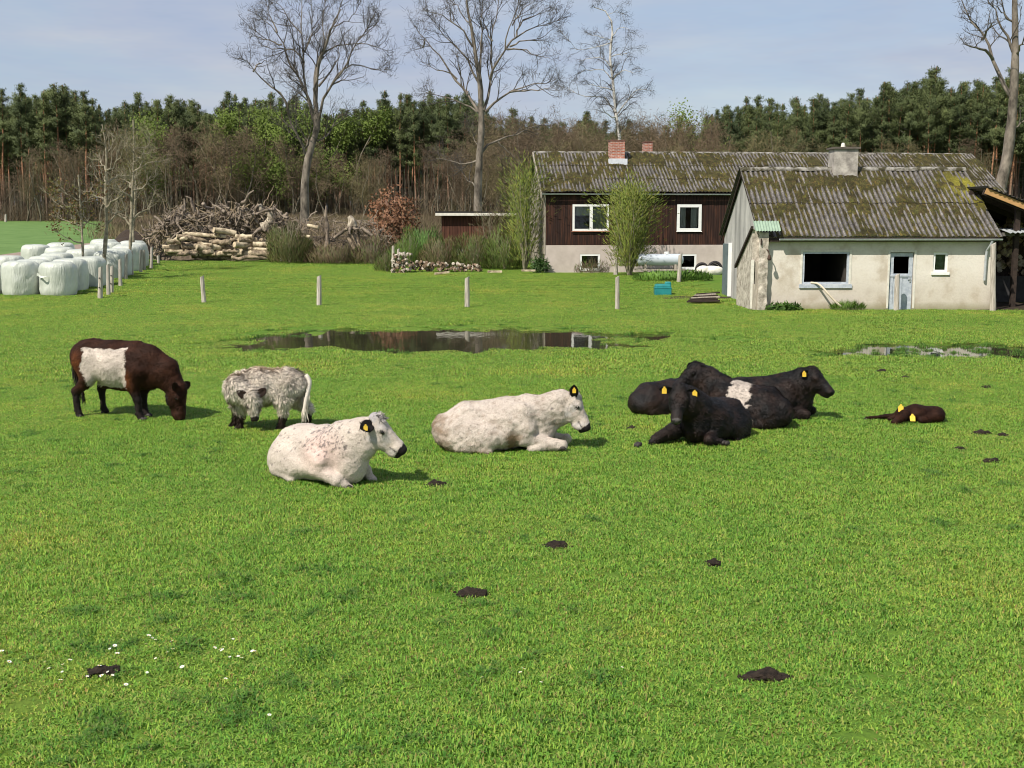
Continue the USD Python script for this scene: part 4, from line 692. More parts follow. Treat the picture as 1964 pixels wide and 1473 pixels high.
# ------------------------------------------------------------------ bales, posts, logs, brush and yard things
film_m = usdkit.material(stage, '/World/Looks/white_film', {'g': ('geometry', {}), 'n': ('noise_texture', {'scale': 3.0, 'detail': 5}), 'r': ('rgb_ramp', {'ramp': [(0.3, (0.40, 0.425, 0.37)), (0.65, (0.50, 0.52, 0.46))]}), 'mp': ('mapping', {'scale': (7, 7, 1.2)}), 'w': ('noise_texture', {'scale': 2.2, 'detail': 5, 'roughness': .6}), 'b': ('bump', {'strength': .8, 'distance': .05}), 'p': ('principled_bsdf', {'roughness': .30, 'specular_ior_level': .5})},
    [('g.position', 'n.vector'), ('n.fac', 'r.fac'), ('r.color', 'p.base_color'), ('g.position', 'mp.vector'), ('mp.vector', 'w.vector'), ('w.fac', 'b.height'), ('b.normal', 'p.normal')], surface='p.BSDF')
def bale_mesh(seed, R=.71, H=1.30):
    pr = [(0.02, -.05), (R * .90, -.05), (R * .97, .06), (R, .25), (R * 1.015, .6), (R, .95), (R * .975, 1.10), (R * .90, 1.21), (R * .75, 1.275), (R * .4, H), (0.0, H + .01)]
    pr = smooth_line(pr, 26); na = 40; a = np.linspace(0, 2 * np.pi, na, endpoint=False)
    ang = 1 + .018 * np.cos(a * 7 + seed) + .015 * np.cos(a * 11 + 2 * seed); v = np.stack([pr[:, None, 0] * np.cos(a) * ang, pr[:, None, 0] * np.sin(a) * ang, np.repeat(pr[:, 1:2], na, 1)], -1)
    v += (meshkit.fbm(v * [3, 3, 2.0] + seed * 9, 3, seed)[..., None] - .5) * .11 * np.array([1, 1, .6]) * np.clip(v[..., 2:] * 4, 0, 1)
    i, j = np.meshgrid(np.arange(25), np.arange(na), indexing='ij'); q = np.stack([i * na + j, i * na + (j + 1) % na, (i + 1) * na + (j + 1) % na, (i + 1) * na + j], -1).reshape(-1, 4)
    return v.reshape(-1, 3), np.vstack([q[:, [0, 1, 2]], q[:, [0, 2, 3]]])
BL = 'white film-wrapped round bale stored in the rows behind the two front bales'
bsrc = []
rg = np.random.default_rng(5)
for k, (x, y, lab) in enumerate([(-19.42, 46.5, 'smooth white wrapped bale, second from the left edge in the front row'), (-17.9, 46.4, 'white wrapped bale with a torn flap of film, right end of the front row'), (-21.0, 46.7, 'white wrapped bale cut off by the left picture edge, in the front row'),
        (-18.1, 48.2, BL), (-17.95, 49.9, 'white wrapped bale with its shaded side behind the nearest pair of fence posts'), (-19.6, 48.2, BL), (-21.2, 49.4, BL), (-19.7, 49.8, BL), (-19.9, 51.5, BL), (-18.35, 53.8, BL), (-18.6, 55.4, BL), (-20.1, 55.0, BL), (-21.6, 56.4, BL), (-19.3, 59.0, BL), (-19.7, 60.6, BL), (-23.8, 59.0, BL), (-23.4, 61.2, BL), (-20.0, 62.4, BL), (-20.9, 65.0, BL), (-22.5, 65.2, BL), (-21.4, 62.6, BL), (-20.9, 59.2, BL), (-22.6, 48.6, BL)]):
    loc = (x, y, zg(x, y)); g = 'bales behind the front row' if lab == BL else None; h_ = rg.uniform(.96, 1.03)
    if k < 4:
        t = thing('wrapped_bale', lab, 'bale', loc, rg.uniform(0, 6), group=g, local=True, sc=(1.0, 1.0, h_)); obj('film_wrap', bale_mesh(k + 1), film_m, t, smooth=True)
        if k == 1:
            a0 = np.array([-.66, -.40, .86]); n = 9; u = np.linspace(0, 1, n); c = np.array([0.0, 0.0, 0.0]); P = []
            P = np.stack([-.62 + .55 * u, -.52 - .30 * np.sin(u * 2.6), .88 - .16 * u + .03 * np.sin(u * 9)], 1)
            v = np.vstack([P, P + np.stack([0 * u, -.03 + 0 * u, -.12 * (1 - u) - .01], 1)]); q = np.arange(n - 1)
            place(t.x, loc, 0, (1, 1, h_)); obj('torn_film', (v, np.vstack([np.stack([q, q + 1, q + n + 1], 1), np.stack([q, q + n + 1, q + n], 1)])), film_m, t, smooth=True)
        bsrc.append(t)
    else: copy_of(bsrc[[0, 2, 3][k % 3]], loc, rg.uniform(0, 6), label=lab, group=g or 'bales along the fence', sc=(rg.uniform(.98, 1.02),) * 2 + (h_,))

post_m = MT('weathered_post', (0.34, 0.30, 0.25), var=.25, scale=5, stretch=(5, 5, .5), bump=.008, bscale=30, col2=(0.50, 0.45, 0.39))
insul_m = MT('black_plastic', (.015, .015, .015), rough=.5)
def post(px, pyb, pyt, label, group=None, r=.075, lean=0.0, seed=0, knobs=0, Y=None, name='fence_post'):
    b = gp(px, pyb) if Y is None else at(px, pyb, Y); top = at(px + lean, pyt, b[1])
    t = thing(name, label, 'fence post', b, group=group); h = top[2] - b[2]
    P = np.array([b - (top - b) * .12, b + (top - b) * .3, b + (top - b) * .7, top]); P = smooth_line(P, 7); m = noisy(tube(P, np.linspace(r * 1.1, r * .92, 7), 9), .008, 6, seed)
    v, f = m; v = v.copy(); tp = v[:, 2] > top[2] - .03; v[tp, 2] += (v[tp, 0] - top[0]) * .5; obj('shaft', (v, f), post_m, t, smooth=35)
    for k in range(knobs): zz = b + (top - b) * (.35 + .3 * k); obj('insulator', cat(tube([zz + [0, -r, 0], zz + [.02, -r - .09, 0]], [.02, .03], 6)), insul_m, t)
    return t
post(391, 580, 530, 'weathered grey post standing alone in the pasture, leftmost of the front row', seed=1, lean=-4, r=.08)
post(612, 586, 529, 'weathered grey post in the pasture below the stacked logs, second of the front row', seed=2, r=.085)
post(896, 590, 532, 'weathered grey post with slanted top standing behind the middle of the puddle', seed=3, lean=0, r=.085)
post(1184, 594, 531, 'weathered grey post below the willow bush, nearest to the water container', seed=4, r=.075)
post(1181, 528, 490, 'old split post half hidden at the foot of the willow bush', seed=5, r=.10, lean=0)
post(1302, 541, 488, 'leaning split post in front of the white gas tank', seed=6, r=.09, lean=3)
post(540, 503, 468, 'dark thin post in front of the log stack', seed=7, r=.07)
post(1719, 591, 527, 'grey post leaning in front of the blue door', seed=8, r=.085, lean=2, Y=39.55)
post(1904, 594, 468, 'tall grey post at the right corner of the cream outbuilding', seed=9, r=.095, lean=1, Y=39.5)
post(11, 424, 411, 'small white marker post at the far left edge of the crop field', seed=10, r=.14, Y=150)
FP = 'weathered fence post in the row along the white bales'
for k, (px, b, t_) in enumerate(((192, 572, 512), (208, 566, 507), (214, 562, 510), (231, 549, 497), (241, 537, 488), (253, 528, 482), (270, 523, 479), (277, 519, 480), (290, 516, 474), (304, 506, 490))): post(px, b, t_, FP, 'fence posts along the bales', r=.075 if k else .09, lean=(-1) ** k, seed=20 + k, knobs=2 if k in (0, 2) else 0)

# ---- stacked logs
logbark_m = MT('log_bark', (.10, .075, .052), var=.4, scale=5, bump=.03, bscale=14, col2=(.32, .25, .17), thr=(.35, .62))
logend_m = MT('cut_log_end', (.46, .36, .23), var=.2, scale=9, col2=(.58, .48, .33))
palelog_m = MT('pale_debarked_log', (.20, .14, .085), var=.35, scale=3.2, bump=.02, bscale=14, col2=(.50, .42, .29), thr=(.36, .56))
PL = lambda c: (280 + c[0] / 3.386, 340 + c[1] / 3.386)
LOGL = 'barked log lying in the big stack at the edge of the pasture'
rg = np.random.default_rng(31)
for k, (a, b, th_, mt, lab) in enumerate([((440, 342), (582, 366), 44, 1, 'pale tilted log lying on top of the log stack'), ((585, 385), (692, 388), 40, 1, None), ((575, 437), (690, 436), 46, 1, None), ((695, 435), (790, 440), 44, 1, None), ((565, 490), (700, 492), 62, 1, None), ((690, 495), (805, 500), 50, 0, None), ((200, 385), (420, 415), 42, 0, 'dark grey split log with rough bark in the middle of the log stack'), ((240, 366), (520, 385), 28, 1, None), ((330, 452), (530, 456), 44, 1, None),
      ((140, 415), (225, 420), 46, 1, None), ((110, 458), (215, 455), 42, 1, None), ((240, 450), (345, 447), 42, 0, None), ((430, 498), (562, 496), 36, 1, None), ((195, 505), (290, 485), 22, 1, None), ((420, 420), (545, 422), 40, 0, None), ((260, 482), (430, 480), 38, 0, None), ((800, 512), (845, 512), 40, 0, None), ((300, 515), (560, 522), 34, 0, None), ((600, 410), (740, 414), 34, 0, None), ((130, 490), (330, 500), 36, 0, None), ((560, 520), (790, 525), 30, 0, None), ((150, 440), (300, 436), 26, 0, None), ((340, 432), (430, 436), 26, 1, None), ((450, 452), (560, 458), 30, 0, None), ((350, 500), (450, 500), 30, 1, None), ((540, 405), (600, 402), 28, 0, None), ((700, 468), (800, 466), 26, 1, None), ((190, 400), (260, 396), 26, 1, None), ((580, 460), (690, 463), 24, 0, None), ((120, 478), (240, 482), 26, 1, None), ((410, 380), (470, 372), 24, 0, None), ((500, 480), (600, 478), 28, 0, None), ((690, 415), (760, 412), 26, 0, None)]):
    Y = 66.3 + rg.uniform(-.3, .3); A, B = at(*PL(a), Y + rg.uniform(-.5, .5)), at(*PL(b), Y + rg.uniform(-.5, .5)); r = th_ / 3.386 / F_PX * Y / 2
    t = thing('cut_log', lab or LOGL, 'log', (A + B) / 2, group=None if lab else 'stacked logs'); P = np.linspace(A, B, 6); P[1:-1] += rg.normal(size=(4, 3)) * .03
    obj('bark', noisy(tube(P, r * .86 * rg.uniform(.9, 1.08, 6), 14, cap=False), .035, 5.5, k), (logbark_m, palelog_m)[mt], t, smooth=40)
    for e, d in ((P[0], P[0] - P[1]), (P[-1], P[-1] - P[-2])): d = d / np.linalg.norm(d); obj('cut_end', tube([e - d * .02, e + d * .012], [r * .80, r * .78], 12), logend_m, t)
# a bank of logs and earth that carries the stack
heap_m = MT('root_heap_earth', (.075, .055, .038), var=.4, scale=2.5, bump=.05, bscale=8, col2=(.15, .115, .08))
def mound(px0, px1, Y, D, top_py, seed, drop=.0):
    a, b = at(px0, 480, Y), at(px1, 480, Y); cx = (a[0] + b[0]) / 2; rx = (b[0] - a[0]) / 2; h = at((px0 + px1) / 2, top_py, Y)[2] - zg(cx, Y); n = 26
    u, w = np.meshgrid(np.linspace(-1, 1, n), np.linspace(-1, 1, n)); r = np.sqrt(u * u + w * w); z = h * np.clip(1 - r ** 2.2, -.1, 1) ** .8 if False else h * np.clip(1 - np.minimum(r, 1.03) ** 2.4, -.05, 1)
    x = cx + u * rx; y = Y + w * D; z = z * (.75 + .5 * meshkit.fbm(np.dstack([x * .6, y * .6, 0 * x + seed]), 3, seed)) + terrain(x, y) - .12
    k = (np.arange(n - 1)[:, None] * n + np.arange(n - 1)).ravel(); return np.stack([x, y, z], -1).reshape(-1, 3), np.vstack([np.stack([k, k + 1, k + n + 1], 1), np.stack([k, k + n + 1, k + n], 1)])
root_m = MT('grey_roots', (.115, .088, .066), var=.4, scale=2.5, col2=(.32, .26, .20), thr=(.35, .7))
straw_m = MT('dry_stalks', (.20, .145, .085), var=.3, scale=1.5, col2=(.36, .28, .18))
def roots(area, n, seed, Lr=(.5, 1.6), rr=(.02, .09), Y=(67, 70)):
    r2 = np.random.default_rng(seed); out = []
    for _ in range(n):
        px, py = area(r2); y = r2.uniform(*Y); p = at(px, py, y); d = rdir(r2, 1)[0] * [1, .7, 1]; L = r2.uniform(*Lr); P = [p - d * L / 2]
        for _k in range(5): d = d + r2.normal(size=3) * .45; d /= np.linalg.norm(d); P.append(P[-1] + d * L / 5)
        r = r2.uniform(*rr) * L; out.append(tube(P, np.linspace(r, r * .35, 6), 6))
    return cat(out)
heap = thing('root_heap', 'large heap of grey torn roots and stumps piled behind the stacked logs', 'root pile', (-15, 69, zg(-15, 69)))
obj('earth', mound(285, 545, 70, 2.6, 428, 3), heap_m, heap, smooth=True)
topy = lambda px: np.interp(px, [285, 310, 340, 400, 440, 500, 540, 560], [455, 425, 408, 412, 408, 405, 420, 440])
def area1(r): px = r.uniform(288, 545); return px, topy(px) + r.uniform(-4, 50) * r.uniform(.2, 1)
obj('roots', roots(area1, 420, 41, Y=(67.0, 69.0)), root_m, heap, smooth=True, kind='stuff')
obj('sticks', roots(area1, 260, 42, Lr=(.5, 2.0), rr=(.008, .02), Y=(66.8, 69.5)), straw_m, heap, smooth=True, kind='stuff')
heap2 = thing('brush_heap', 'low heap of pale brush and dead branches between the stacked logs and the shed', 'brush pile', (-9, 68, zg(-9, 68)))
obj('earth', mound(520, 720, 69.5, 2.4, 448, 5), heap_m, heap2, smooth=True)
def area2(r): px = r.uniform(525, 735); return px, np.interp(px, [520, 560, 620, 680, 740], [425, 430, 428, 432, 455]) + r.uniform(-5, 50)
obj('sticks', roots(area2, 420, 43, Lr=(.5, 1.8), rr=(.008, .035), Y=(66.5, 69)), root_m, heap2, smooth=True, kind='stuff')
obj('stalks', roots(area2, 380, 44, Lr=(.5, 1.2), rr=(.006, .014), Y=(65.8, 68)), straw_m, heap2, smooth=True, kind='stuff')
stump_m = MT('torn_stump', (.17, .13, .095), var=.3, scale=5, bump=.02, bscale=16, col2=(.44, .38, .29), thr=(.36, .6), stretch=(2, 2, .6))
def stump(pts, rad, label, Y, name='tree_stump', flare=6, mt=stump_m):
    P = [at(*PL(c), Y) for c in pts]; t = thing(name, label, 'tree stump', P[0]); obj('trunk', noisy(tube(smooth_line(P, 9), np.interp(np.linspace(0, 1, 9), np.linspace(0, 1, len(rad)), rad), 10), .11, 4.2), mt, t, smooth=40)
    r2 = np.random.default_rng(int(pts[0][0]))
    for k in range(flare):
        a = k * 6.28 / flare + r2.uniform(-.3, .3); d = np.array([math.cos(a), math.sin(a), -.4]); Q = [P[0], P[0] + d * .35, P[0] + d * .75 + r2.normal(size=3) * .15]; obj('root', tube(Q, [rad[0] * .55, rad[0] * .3, .03], 6), root_m, t, smooth=True)
    return t
stump([(760, 330), (800, 290), (815, 230)], [.34, .24, .17], 'pale upturned stump on top of the root heap, beside the stacked logs', 67.0)
stump([(750, 235), (748, 205), (742, 178)], [.05, .13, .04], 'short pale curved root sticking up beside the pale stump', 67.4, name='root_stub', flare=0)
stump([(1340, 320), (1335, 290), (1318, 256)], [.30, .24, .12], 'pale broad stump with spread roots on the low brush heap', 66.0, flare=7)
stump([(1175, 445), (1180, 380), (1168, 250), (1172, 185)], [.16, .11, .09, .04], 'thin upright dead trunk standing on the low brush heap', 66.0, name='dead_trunk', flare=3, mt=root_m)
stump([(205, 290), (195, 255), (170, 225)], [.22, .14, .05], 'torn grey stump leaning at the left end of the root heap', 67.2, flare=5, mt=root_m)
for a, b, th_, lab in (((1310, 385), (1372, 500), 24, 'left one of two brown slabs leaning on the low brush heap'), ((1345, 372), (1402, 486), 26, 'right one of two brown slabs leaning on the low brush heap'), ((1050, 312), (1120, 326), 22, 'short pale log on top of the low brush heap, left of the thin dead trunk'), ((1225, 395), (1300, 335), 20, 'grey branch trunk slanting up to the broad stump on the brush heap'), ((1005, 384), (1068, 386), 22, 'pale cut log lying low in the brush heap, right of the broom bush'), ((1400, 330), (1470, 380), 20, 'grey log slanting down at the right end of the brush heap')):
    A, B = at(*PL(a), 66.0), at(*PL(b), 65.7); t = thing('leaning_log', lab, 'log', (A + B) / 2); r = th_ / 3.386 / F_PX * 66 / 2; obj('bark', noisy(tube(np.linspace(A, B, 6), r, 10, cap=False), .04, 4.5, a[0]), root_m if 'grey' in lab else (palelog_m if 'pale' in lab else logbark_m), t, smooth=40)
    for e, d in ((A, A - B), (B, B - A)): d = d / np.linalg.norm(d); obj('cut_end', tube([e - d * .02, e + d * .012], [r * .9, r * .85], 10), logend_m, t)
soilheap = obj('soil_mound', mound(205, 312, 76, 2.6, 438, 9), soil_m, smooth=True); tag(soilheap.prim, 'dark brown mound of soil behind the white bales', 'soil mound')

# ---- bushes
def tinted(rg, n, cols): c = np.array(cols)[rg.integers(0, len(cols), n)] * rg.uniform(.75, 1.25, (n, 1)); return np.repeat(c, 4, 0)
def bush(name, label, px, pyb, pyt, wpx, cols, n, L, Wd, mode, Y=None, stems=8, seed=0, cat_='bush', depth=1.0, stem_m=None, group=None, fill=1.0):
    """mode: upright = stiff rising shoots, leafy = loose leaves through the crown, hanging = fine shoots of a willow"""
    b = gp(px, pyb) if Y is None else np.array([at(px, pyb, Y)[0], Y, zg(at(px, pyb, Y)[0], Y)]); top = at(px, pyt, b[1])[2]; h = top - b[2]; w = wpx / F_PX * b[1] / 2; r2 = np.random.default_rng(seed + 900)
    t = thing(name, label, cat_, b, group=group); st = []; tips = []
    for k in range(stems):
        a = r2.uniform(0, 6.28); s = r2.uniform(.1, .75); P = [b + [0, 0, -.1]]; d = np.array([math.cos(a) * s * w / h, math.sin(a) * s * w / h * depth, 1.0])
        for q in range(6): d = d + np.array([r2.normal() * .10, r2.normal() * .10, .05]); d /= np.linalg.norm(d); P.append(P[-1] + d * h * r2.uniform(.75, 1.0) / 6)
        st.append(tube(P, np.linspace(.012 + .010 * h, .006, 7), 5, cap=False)); tips.append(np.array(P))
    obj('stems', cat(st), stem_m or young_m, t, smooth=True, kind='stuff')
    T = np.vstack([x[2:] for x in tips]); k = r2.integers(0, len(T), n)
    if mode == 'upright':
        u = r2.uniform(0, 1, n); a = r2.uniform(0, 6.28, n); rr = np.sqrt(r2.uniform(0, 1, n)) * w; lump = meshkit.noise(np.stack([np.cos(a) * rr * 1.5 + seed, np.sin(a) * rr * 1.5, 0 * a], -1), seed)
        zt = np.sqrt(np.clip(1 - (rr / w) ** 2 * .8, 0.05, 1)) * h * (.55 + .75 * lump); c = np.stack([b[0] + np.cos(a) * rr, b[1] + np.sin(a) * rr * depth, b[2] + u * zt * .85], 1)
        d = np.stack([np.cos(a) * rr / w * .5, np.sin(a) * rr / w * .5, np.ones(n)], 1) + rdir(r2, n) * .38
    elif mode == 'leafy':
        c = T[k] * .35 + (b + np.array([0, 0, h * .52])) * .65 + rdir(r2, n) * (r2.uniform(0, 1, (n, 1)) ** .45) * np.array([w, w * depth, h * .48]); d = rdir(r2, n)
    else:
        c = T[k] + r2.normal(size=(n, 3)) * np.array([w * .28, w * .28 * depth, h * .10]); c[:, 2] = np.maximum(c[:, 2], b[2] + .1 * h); out = c - b; d = np.stack([out[:, 0] / w, out[:, 1] / w, .9 + 0 * out[:, 2]], 1) + rdir(r2, n) * .55
    lm, ln = lit(blades(c, d, rdir(r2, n), L * r2.uniform(.6, 1.3, n), Wd), (c - b - [0, 0, h * .35]) / [w, w, h] + np.array([0, -.15, .35]), .6)
    obj('foliage', lm, leaf_attr_m, t, normals=ln, colors=tinted(r2, n, cols), kind='stuff'); return t
OLV = [(.078, .092, .022), (.098, .098, .028), (.105, .080, .036), (.065, .10, .02)]; BRN = [(.12, .085, .048), (.16, .115, .065), (.09, .065, .04), (.075, .07, .03)]; GRN = [(.075, .13, .018), (.095, .145, .022), (.06, .10, .016)]
YEL = [(.165, .20, .028), (.13, .18, .024), (.18, .185, .034), (.115, .15, .028)]
bush('broom_bush', 'dark olive broom bush at the right end of the log stack', 557, 503, 408, 86, OLV, 5200, .35, .022, 'upright', Y=65, seed=1, stems=14)
bush('scrub_bush', 'low dry brown scrub growing in front of the brush heap', 645, 505, 466, 120, BRN + OLV[:1], 4200, .35, .022, 'upright', Y=64.5, seed=2, depth=.5)
bush('scrub_bush', 'low dry scrub left of the firewood stakes', 715, 505, 450, 80, BRN + GRN[:1], 2600, .30, .022, 'upright', Y=64, seed=3, depth=.6)
bush('copper_bush', 'round bush with copper brown dead leaves in front of the forest', 757, 452, 364, 104, [(.20, .095, .048), (.25, .13, .07), (.16, .075, .04)], 2600, .22, .13, 'leafy', Y=75, seed=4, stems=9)
bush('tall_grass', 'bright green tuft of tall grass below the copper brown bush', 815, 475, 432, 62, [(.07, .15, .03), (.09, .17, .03)], 1800, .55, .03, 'upright', Y=65.5, seed=5, cat_='tall grass')
bush('broom_bush', 'bright green broom bush behind the firewood stakes', 785, 512, 440, 76, GRN, 3800, .30, .020, 'upright', Y=62, seed=6, stems=12)
bush('scrub_bush', 'brown and olive scrub in front of the garden shed', 848, 515, 446, 90, OLV + BRN[:2], 4200, .30, .020, 'upright', Y=61, seed=7, stems=12, depth=.6)
bush('broom_bush', 'olive broom bush in front of the middle of the shed', 912, 516, 436, 92, OLV + GRN[:1], 4600, .30, .020, 'upright', Y=60.5, seed=8, stems=14, depth=.6)
bush('broom_bush', 'green broom bush between the shed and the willow shrub', 968, 518, 430, 80, GRN + OLV[:2], 4200, .30, .020, 'upright', Y=60, seed=9, stems=12, depth=.7)
bush('hazel_bush', 'twiggy bush covering the right end of the shed roof', 945, 512, 395, 80, [(.11, .085, .045), (.08, .085, .03), (.13, .10, .055)], 2400, .30, .022, 'hanging', Y=63, seed=10, stems=14)
bush('small_shrub', 'small olive shrub left of the firewood stakes', 742, 521, 474, 44, OLV + GRN[:1], 1400, .25, .018, 'upright', seed=11, stems=8)
bush('willow_shrub', 'tall multi-stemmed willow shrub against the left gable of the brown house', 1006, 520, 312, 92, YEL + OLV[3:], 6500, .26, .028, 'hanging', Y=58.6, seed=12, stems=14, cat_='shrub')
bush('willow_bush', 'dense yellow-green willow bush standing in front of the brown house', 1207, 531, 352, 92, YEL, 12000, .22, .034, 'hanging', Y=55.3, seed=13, stems=30, cat_='shrub')
bush('weed_patch', 'pale dry weeds at the plinth under the left cellar window', 1135, 527, 500, 66, BRN + GRN[:1], 900, .22, .016, 'upright', Y=57.0, seed=14, stems=8, cat_='weeds', depth=.3)
bush('weed_patch', 'green weeds in the corner between shrub and house', 1035, 525, 495, 36, [(.04, .09, .02), (.05, .10, .02)], 700, .22, .05, 'leafy', Y=57.4, seed=15, stems=4, cat_='weeds', depth=.4)
bush('weed_patch', 'green nettles growing on the bank under the gas tank', 1290, 546, 521, 150, [(.095, .19, .028), (.115, .21, .03)], 2400, .20, .05, 'upright', Y=52.5, seed=16, stems=5, cat_='weeds', depth=.35)
bush('weed_patch', 'green weeds along the outbuilding wall under the big window', 1505, 596, 580, 70, [(.05, .115, .015), (.065, .13, .018)], 600, .16, .05, 'leafy', Y=39.6, seed=17, stems=4, cat_='weeds', depth=.2)
bush('weed_patch', 'tuft of long grass where the pale hose reaches the ground', 1625, 597, 581, 64, [(.08, .15, .018), (.09, .16, .02)], 900, .20, .016, 'upright', Y=39.6, seed=18, stems=4, cat_='weeds', depth=.25)

# ---- firewood and planks
split_m = MT('split_firewood', (.34, .26, .19), var=.35, scale=6, col2=(.60, .54, .46), bump=.01)
darksplit_m = MT('dark_firewood', (.12, .075, .05), var=.4, scale=6, col2=(.30, .21, .14))
def fire_stack(label, px0, px1, pyb, pyt, Y, n, seed, mats, fall=1.0, name='firewood_stack'):
    r2 = np.random.default_rng(seed); b = at((px0 + px1) / 2, pyb, Y); t = thing(name, label, 'firewood', (b[0], Y, zg(b[0], Y)))
    for k in range(n):
        px = r2.uniform(px0, px1); f = r2.uniform(0, 1); py = pyb + (np.interp(px, [px0, px1], [pyt, pyb + (pyt - pyb) * fall]) - pyb) * f; p = at(px, py, Y + r2.uniform(-.15, .15)); r = r2.uniform(.045, .085); d = np.array([r2.normal() * .3, -1, r2.normal() * .2]); d /= np.linalg.norm(d)
        obj('split_log', tube([p - d * .17, p + d * .17], [r, r * r2.uniform(.8, 1.1)], int(r2.integers(4, 7))), mats[k % len(mats)], t)
    return t
fire_stack('tumbled stack of pale split firewood at the feet of the three stakes', 752, 788, 524, 486, 57.5, 46, 1, [split_m, split_m, darksplit_m])
fire_stack('long low row of dark split firewood in front of the broom bushes', 786, 922, 519, 500, 58.2, 95, 2, [darksplit_m, split_m, darksplit_m], fall=.55)
for k, (px, b, t_) in enumerate(((754, 508, 471), (764, 512, 477), (775, 516, 483))): post(px, b, t_, ('pale upright stake, left of the three beside the firewood', 'pale upright stake, middle of the three beside the firewood', 'pale upright stake, right of the three beside the firewood')[k], Y=57.8, r=.07, seed=40 + k, name='wooden_stake')
def plank(label, p0, p1, Y, w, h, mt, name='plank'):
    a, b = at(*p0, Y), at(*p1, Y); a[2] = max(a[2], zg(a[0], Y) + h * .6); b[2] = max(b[2], zg(b[0], Y) + h * .6); d = (b - a) / np.linalg.norm(b - a); s = np.array([0, 1.0, 0]) * w; u = np.array([0, 0, h / 2])
    o = obj(name, fixed(hexa([a - u, b - u, b - u + s, a - u + s, a + u, b + u, b + u + s, a + u + s])), mt); tag(o.prim, label, 'plank'); return o
plank('pale plank lying in the grass in front of the firewood row', (833, 525), (862, 522), 55.5, .2, .09, palelog_m)
plank('pale plank lying in the grass left of the willow shrub', (935, 521), (963, 521), 56.0, .2, .10, palelog_m)
plank('pale plank end lying at the foot of the willow shrub', (1000, 519), (1027, 519), 56.6, .2, .08, palelog_m)
for k in range(7): plank(('lowest dark board', 'second dark board', 'third dark board', 'pale warped board', 'upper dark board', 'pale board end', 'top dark board')[k] + ' of the pile left of the outbuilding door frame', (1318 + k * 3, 579 - k * 2.4), (1381 - (k % 3) * 4, 577 - k * 2.6), 42.6 + k * .10, .16, .05, darkwood_m if k not in (3, 5) else greywood_m, 'loose_board')
# ---- gas tank
tp = at(1266, 498, 55.0); tank = thing('gas_tank', 'white horizontal gas tank on a low frame in front of the plinth', 'gas tank', (tp[0], 55.0, zg(tp[0], 55.0)))
half = 1.0; R = .27; pr = [(-half - .10, .02), (-half - .07, R * .55), (-half, R * .88), (-half + .1, R), (half - .1, R), (half, R * .88), (half + .07, R * .55), (half + .10, .02)]
tc = np.array([tp[0], 55.0, tp[2]]); obj('tank_body', (lambda m: (m[0] + tc, m[1]))(tube([(x, 0, 0) for x, r in pr], [r for x, r in pr], 20)), MT('tank_paint', (.44, .48, .52), var=.08, scale=2, rough=.4), tank, smooth=True)
obj('valve_dome', (lambda m: (m[0] + tc, m[1]))(tube([(.3, 0, R - .02), (.3, 0, R + .10)], [.13, .11], 12)), white_m, tank)
for s in (-.7, .7): obj('foot', bx(tc[0] + s - .05, tc[0] + s + .05, 54.8, 55.2, zg(tc[0], 55) - .1, tc[2] - R * .8), greywood_m, tank)
for yy in (54.72, 55.25): obj('rail', bx(tc[0] - 1.15, tc[0] + 1.15, yy, yy + .06, tc[2] - .50, tc[2] - .43), greywood_m, tank)
# ---- tyres and sacks
def tyre(px, py, Y, R, lab):
    c = at(px, py, Y); a = np.linspace(0, 2 * np.pi, 25); P = np.stack([c[0] + R * np.cos(a), Y + 0 * a, c[2] + R * np.sin(a)], 1)
    t = thing('tyre', lab, 'tyre', (c[0], Y, zg(c[0], Y))); n = 24; ring = []
    b = np.linspace(0, 2 * np.pi, 9)[:-1]; v = np.stack([c[0] + (R + .07 * np.cos(b))[None] * np.cos(a[:-1])[:, None], Y + .10 * np.sin(b)[None] + 0 * a[:-1, None], c[2] + (R + .07 * np.cos(b))[None] * np.sin(a[:-1])[:, None]], -1).reshape(-1, 3)
    i, j = np.meshgrid(np.arange(24), np.arange(8), indexing='ij'); q = np.stack([i * 8 + j, ((i + 1) % 24) * 8 + j, ((i + 1) % 24) * 8 + (j + 1) % 8, i * 8 + (j + 1) % 8], -1).reshape(-1, 4); obj('casing', (v, np.vstack([q[:, [0, 1, 2]], q[:, [0, 2, 3]]])), MT('rubber', (.025, .022, .022), var=.2, rough=.7) if lab.startswith('smaller') else UsdShade.Material.Get(stage, '/World/Looks/rubber'), t, smooth=True)
    obj('liner', tube([(c[0], Y + .02, c[2]), (c[0], Y + .06, c[2])], [R - .08, R - .08], 20), MT('tyre_inside', (.05, .045, .045)) if lab.startswith('smaller') else UsdShade.Material.Get(stage, '/World/Looks/tyre_inside'), t)
tyre(1346, 516, 56.6, .26, 'smaller black tyre standing against the plinth, left of the two'); tyre(1371, 515, 56.5, .30, 'larger black tyre standing against the plinth, right of the two')
for k, (px, w, lab) in enumerate(((1349, .35, 'small pale sack in front of the left tyre'), (1366, .55, 'larger pale sack in front of the right tyre'))):
    p = at(px, 519, 56.1); m = trimesh.creation.icosphere(3); v = m.vertices * [w, .25, .26]; v[:, 2] = np.maximum(v[:, 2], -.2); o = obj('sack', noisy((v + [p[0], 56.1, p[2] - .02], m.faces), .04, 4, k), pale_m, smooth=True); tag(o.prim, lab, 'sack')
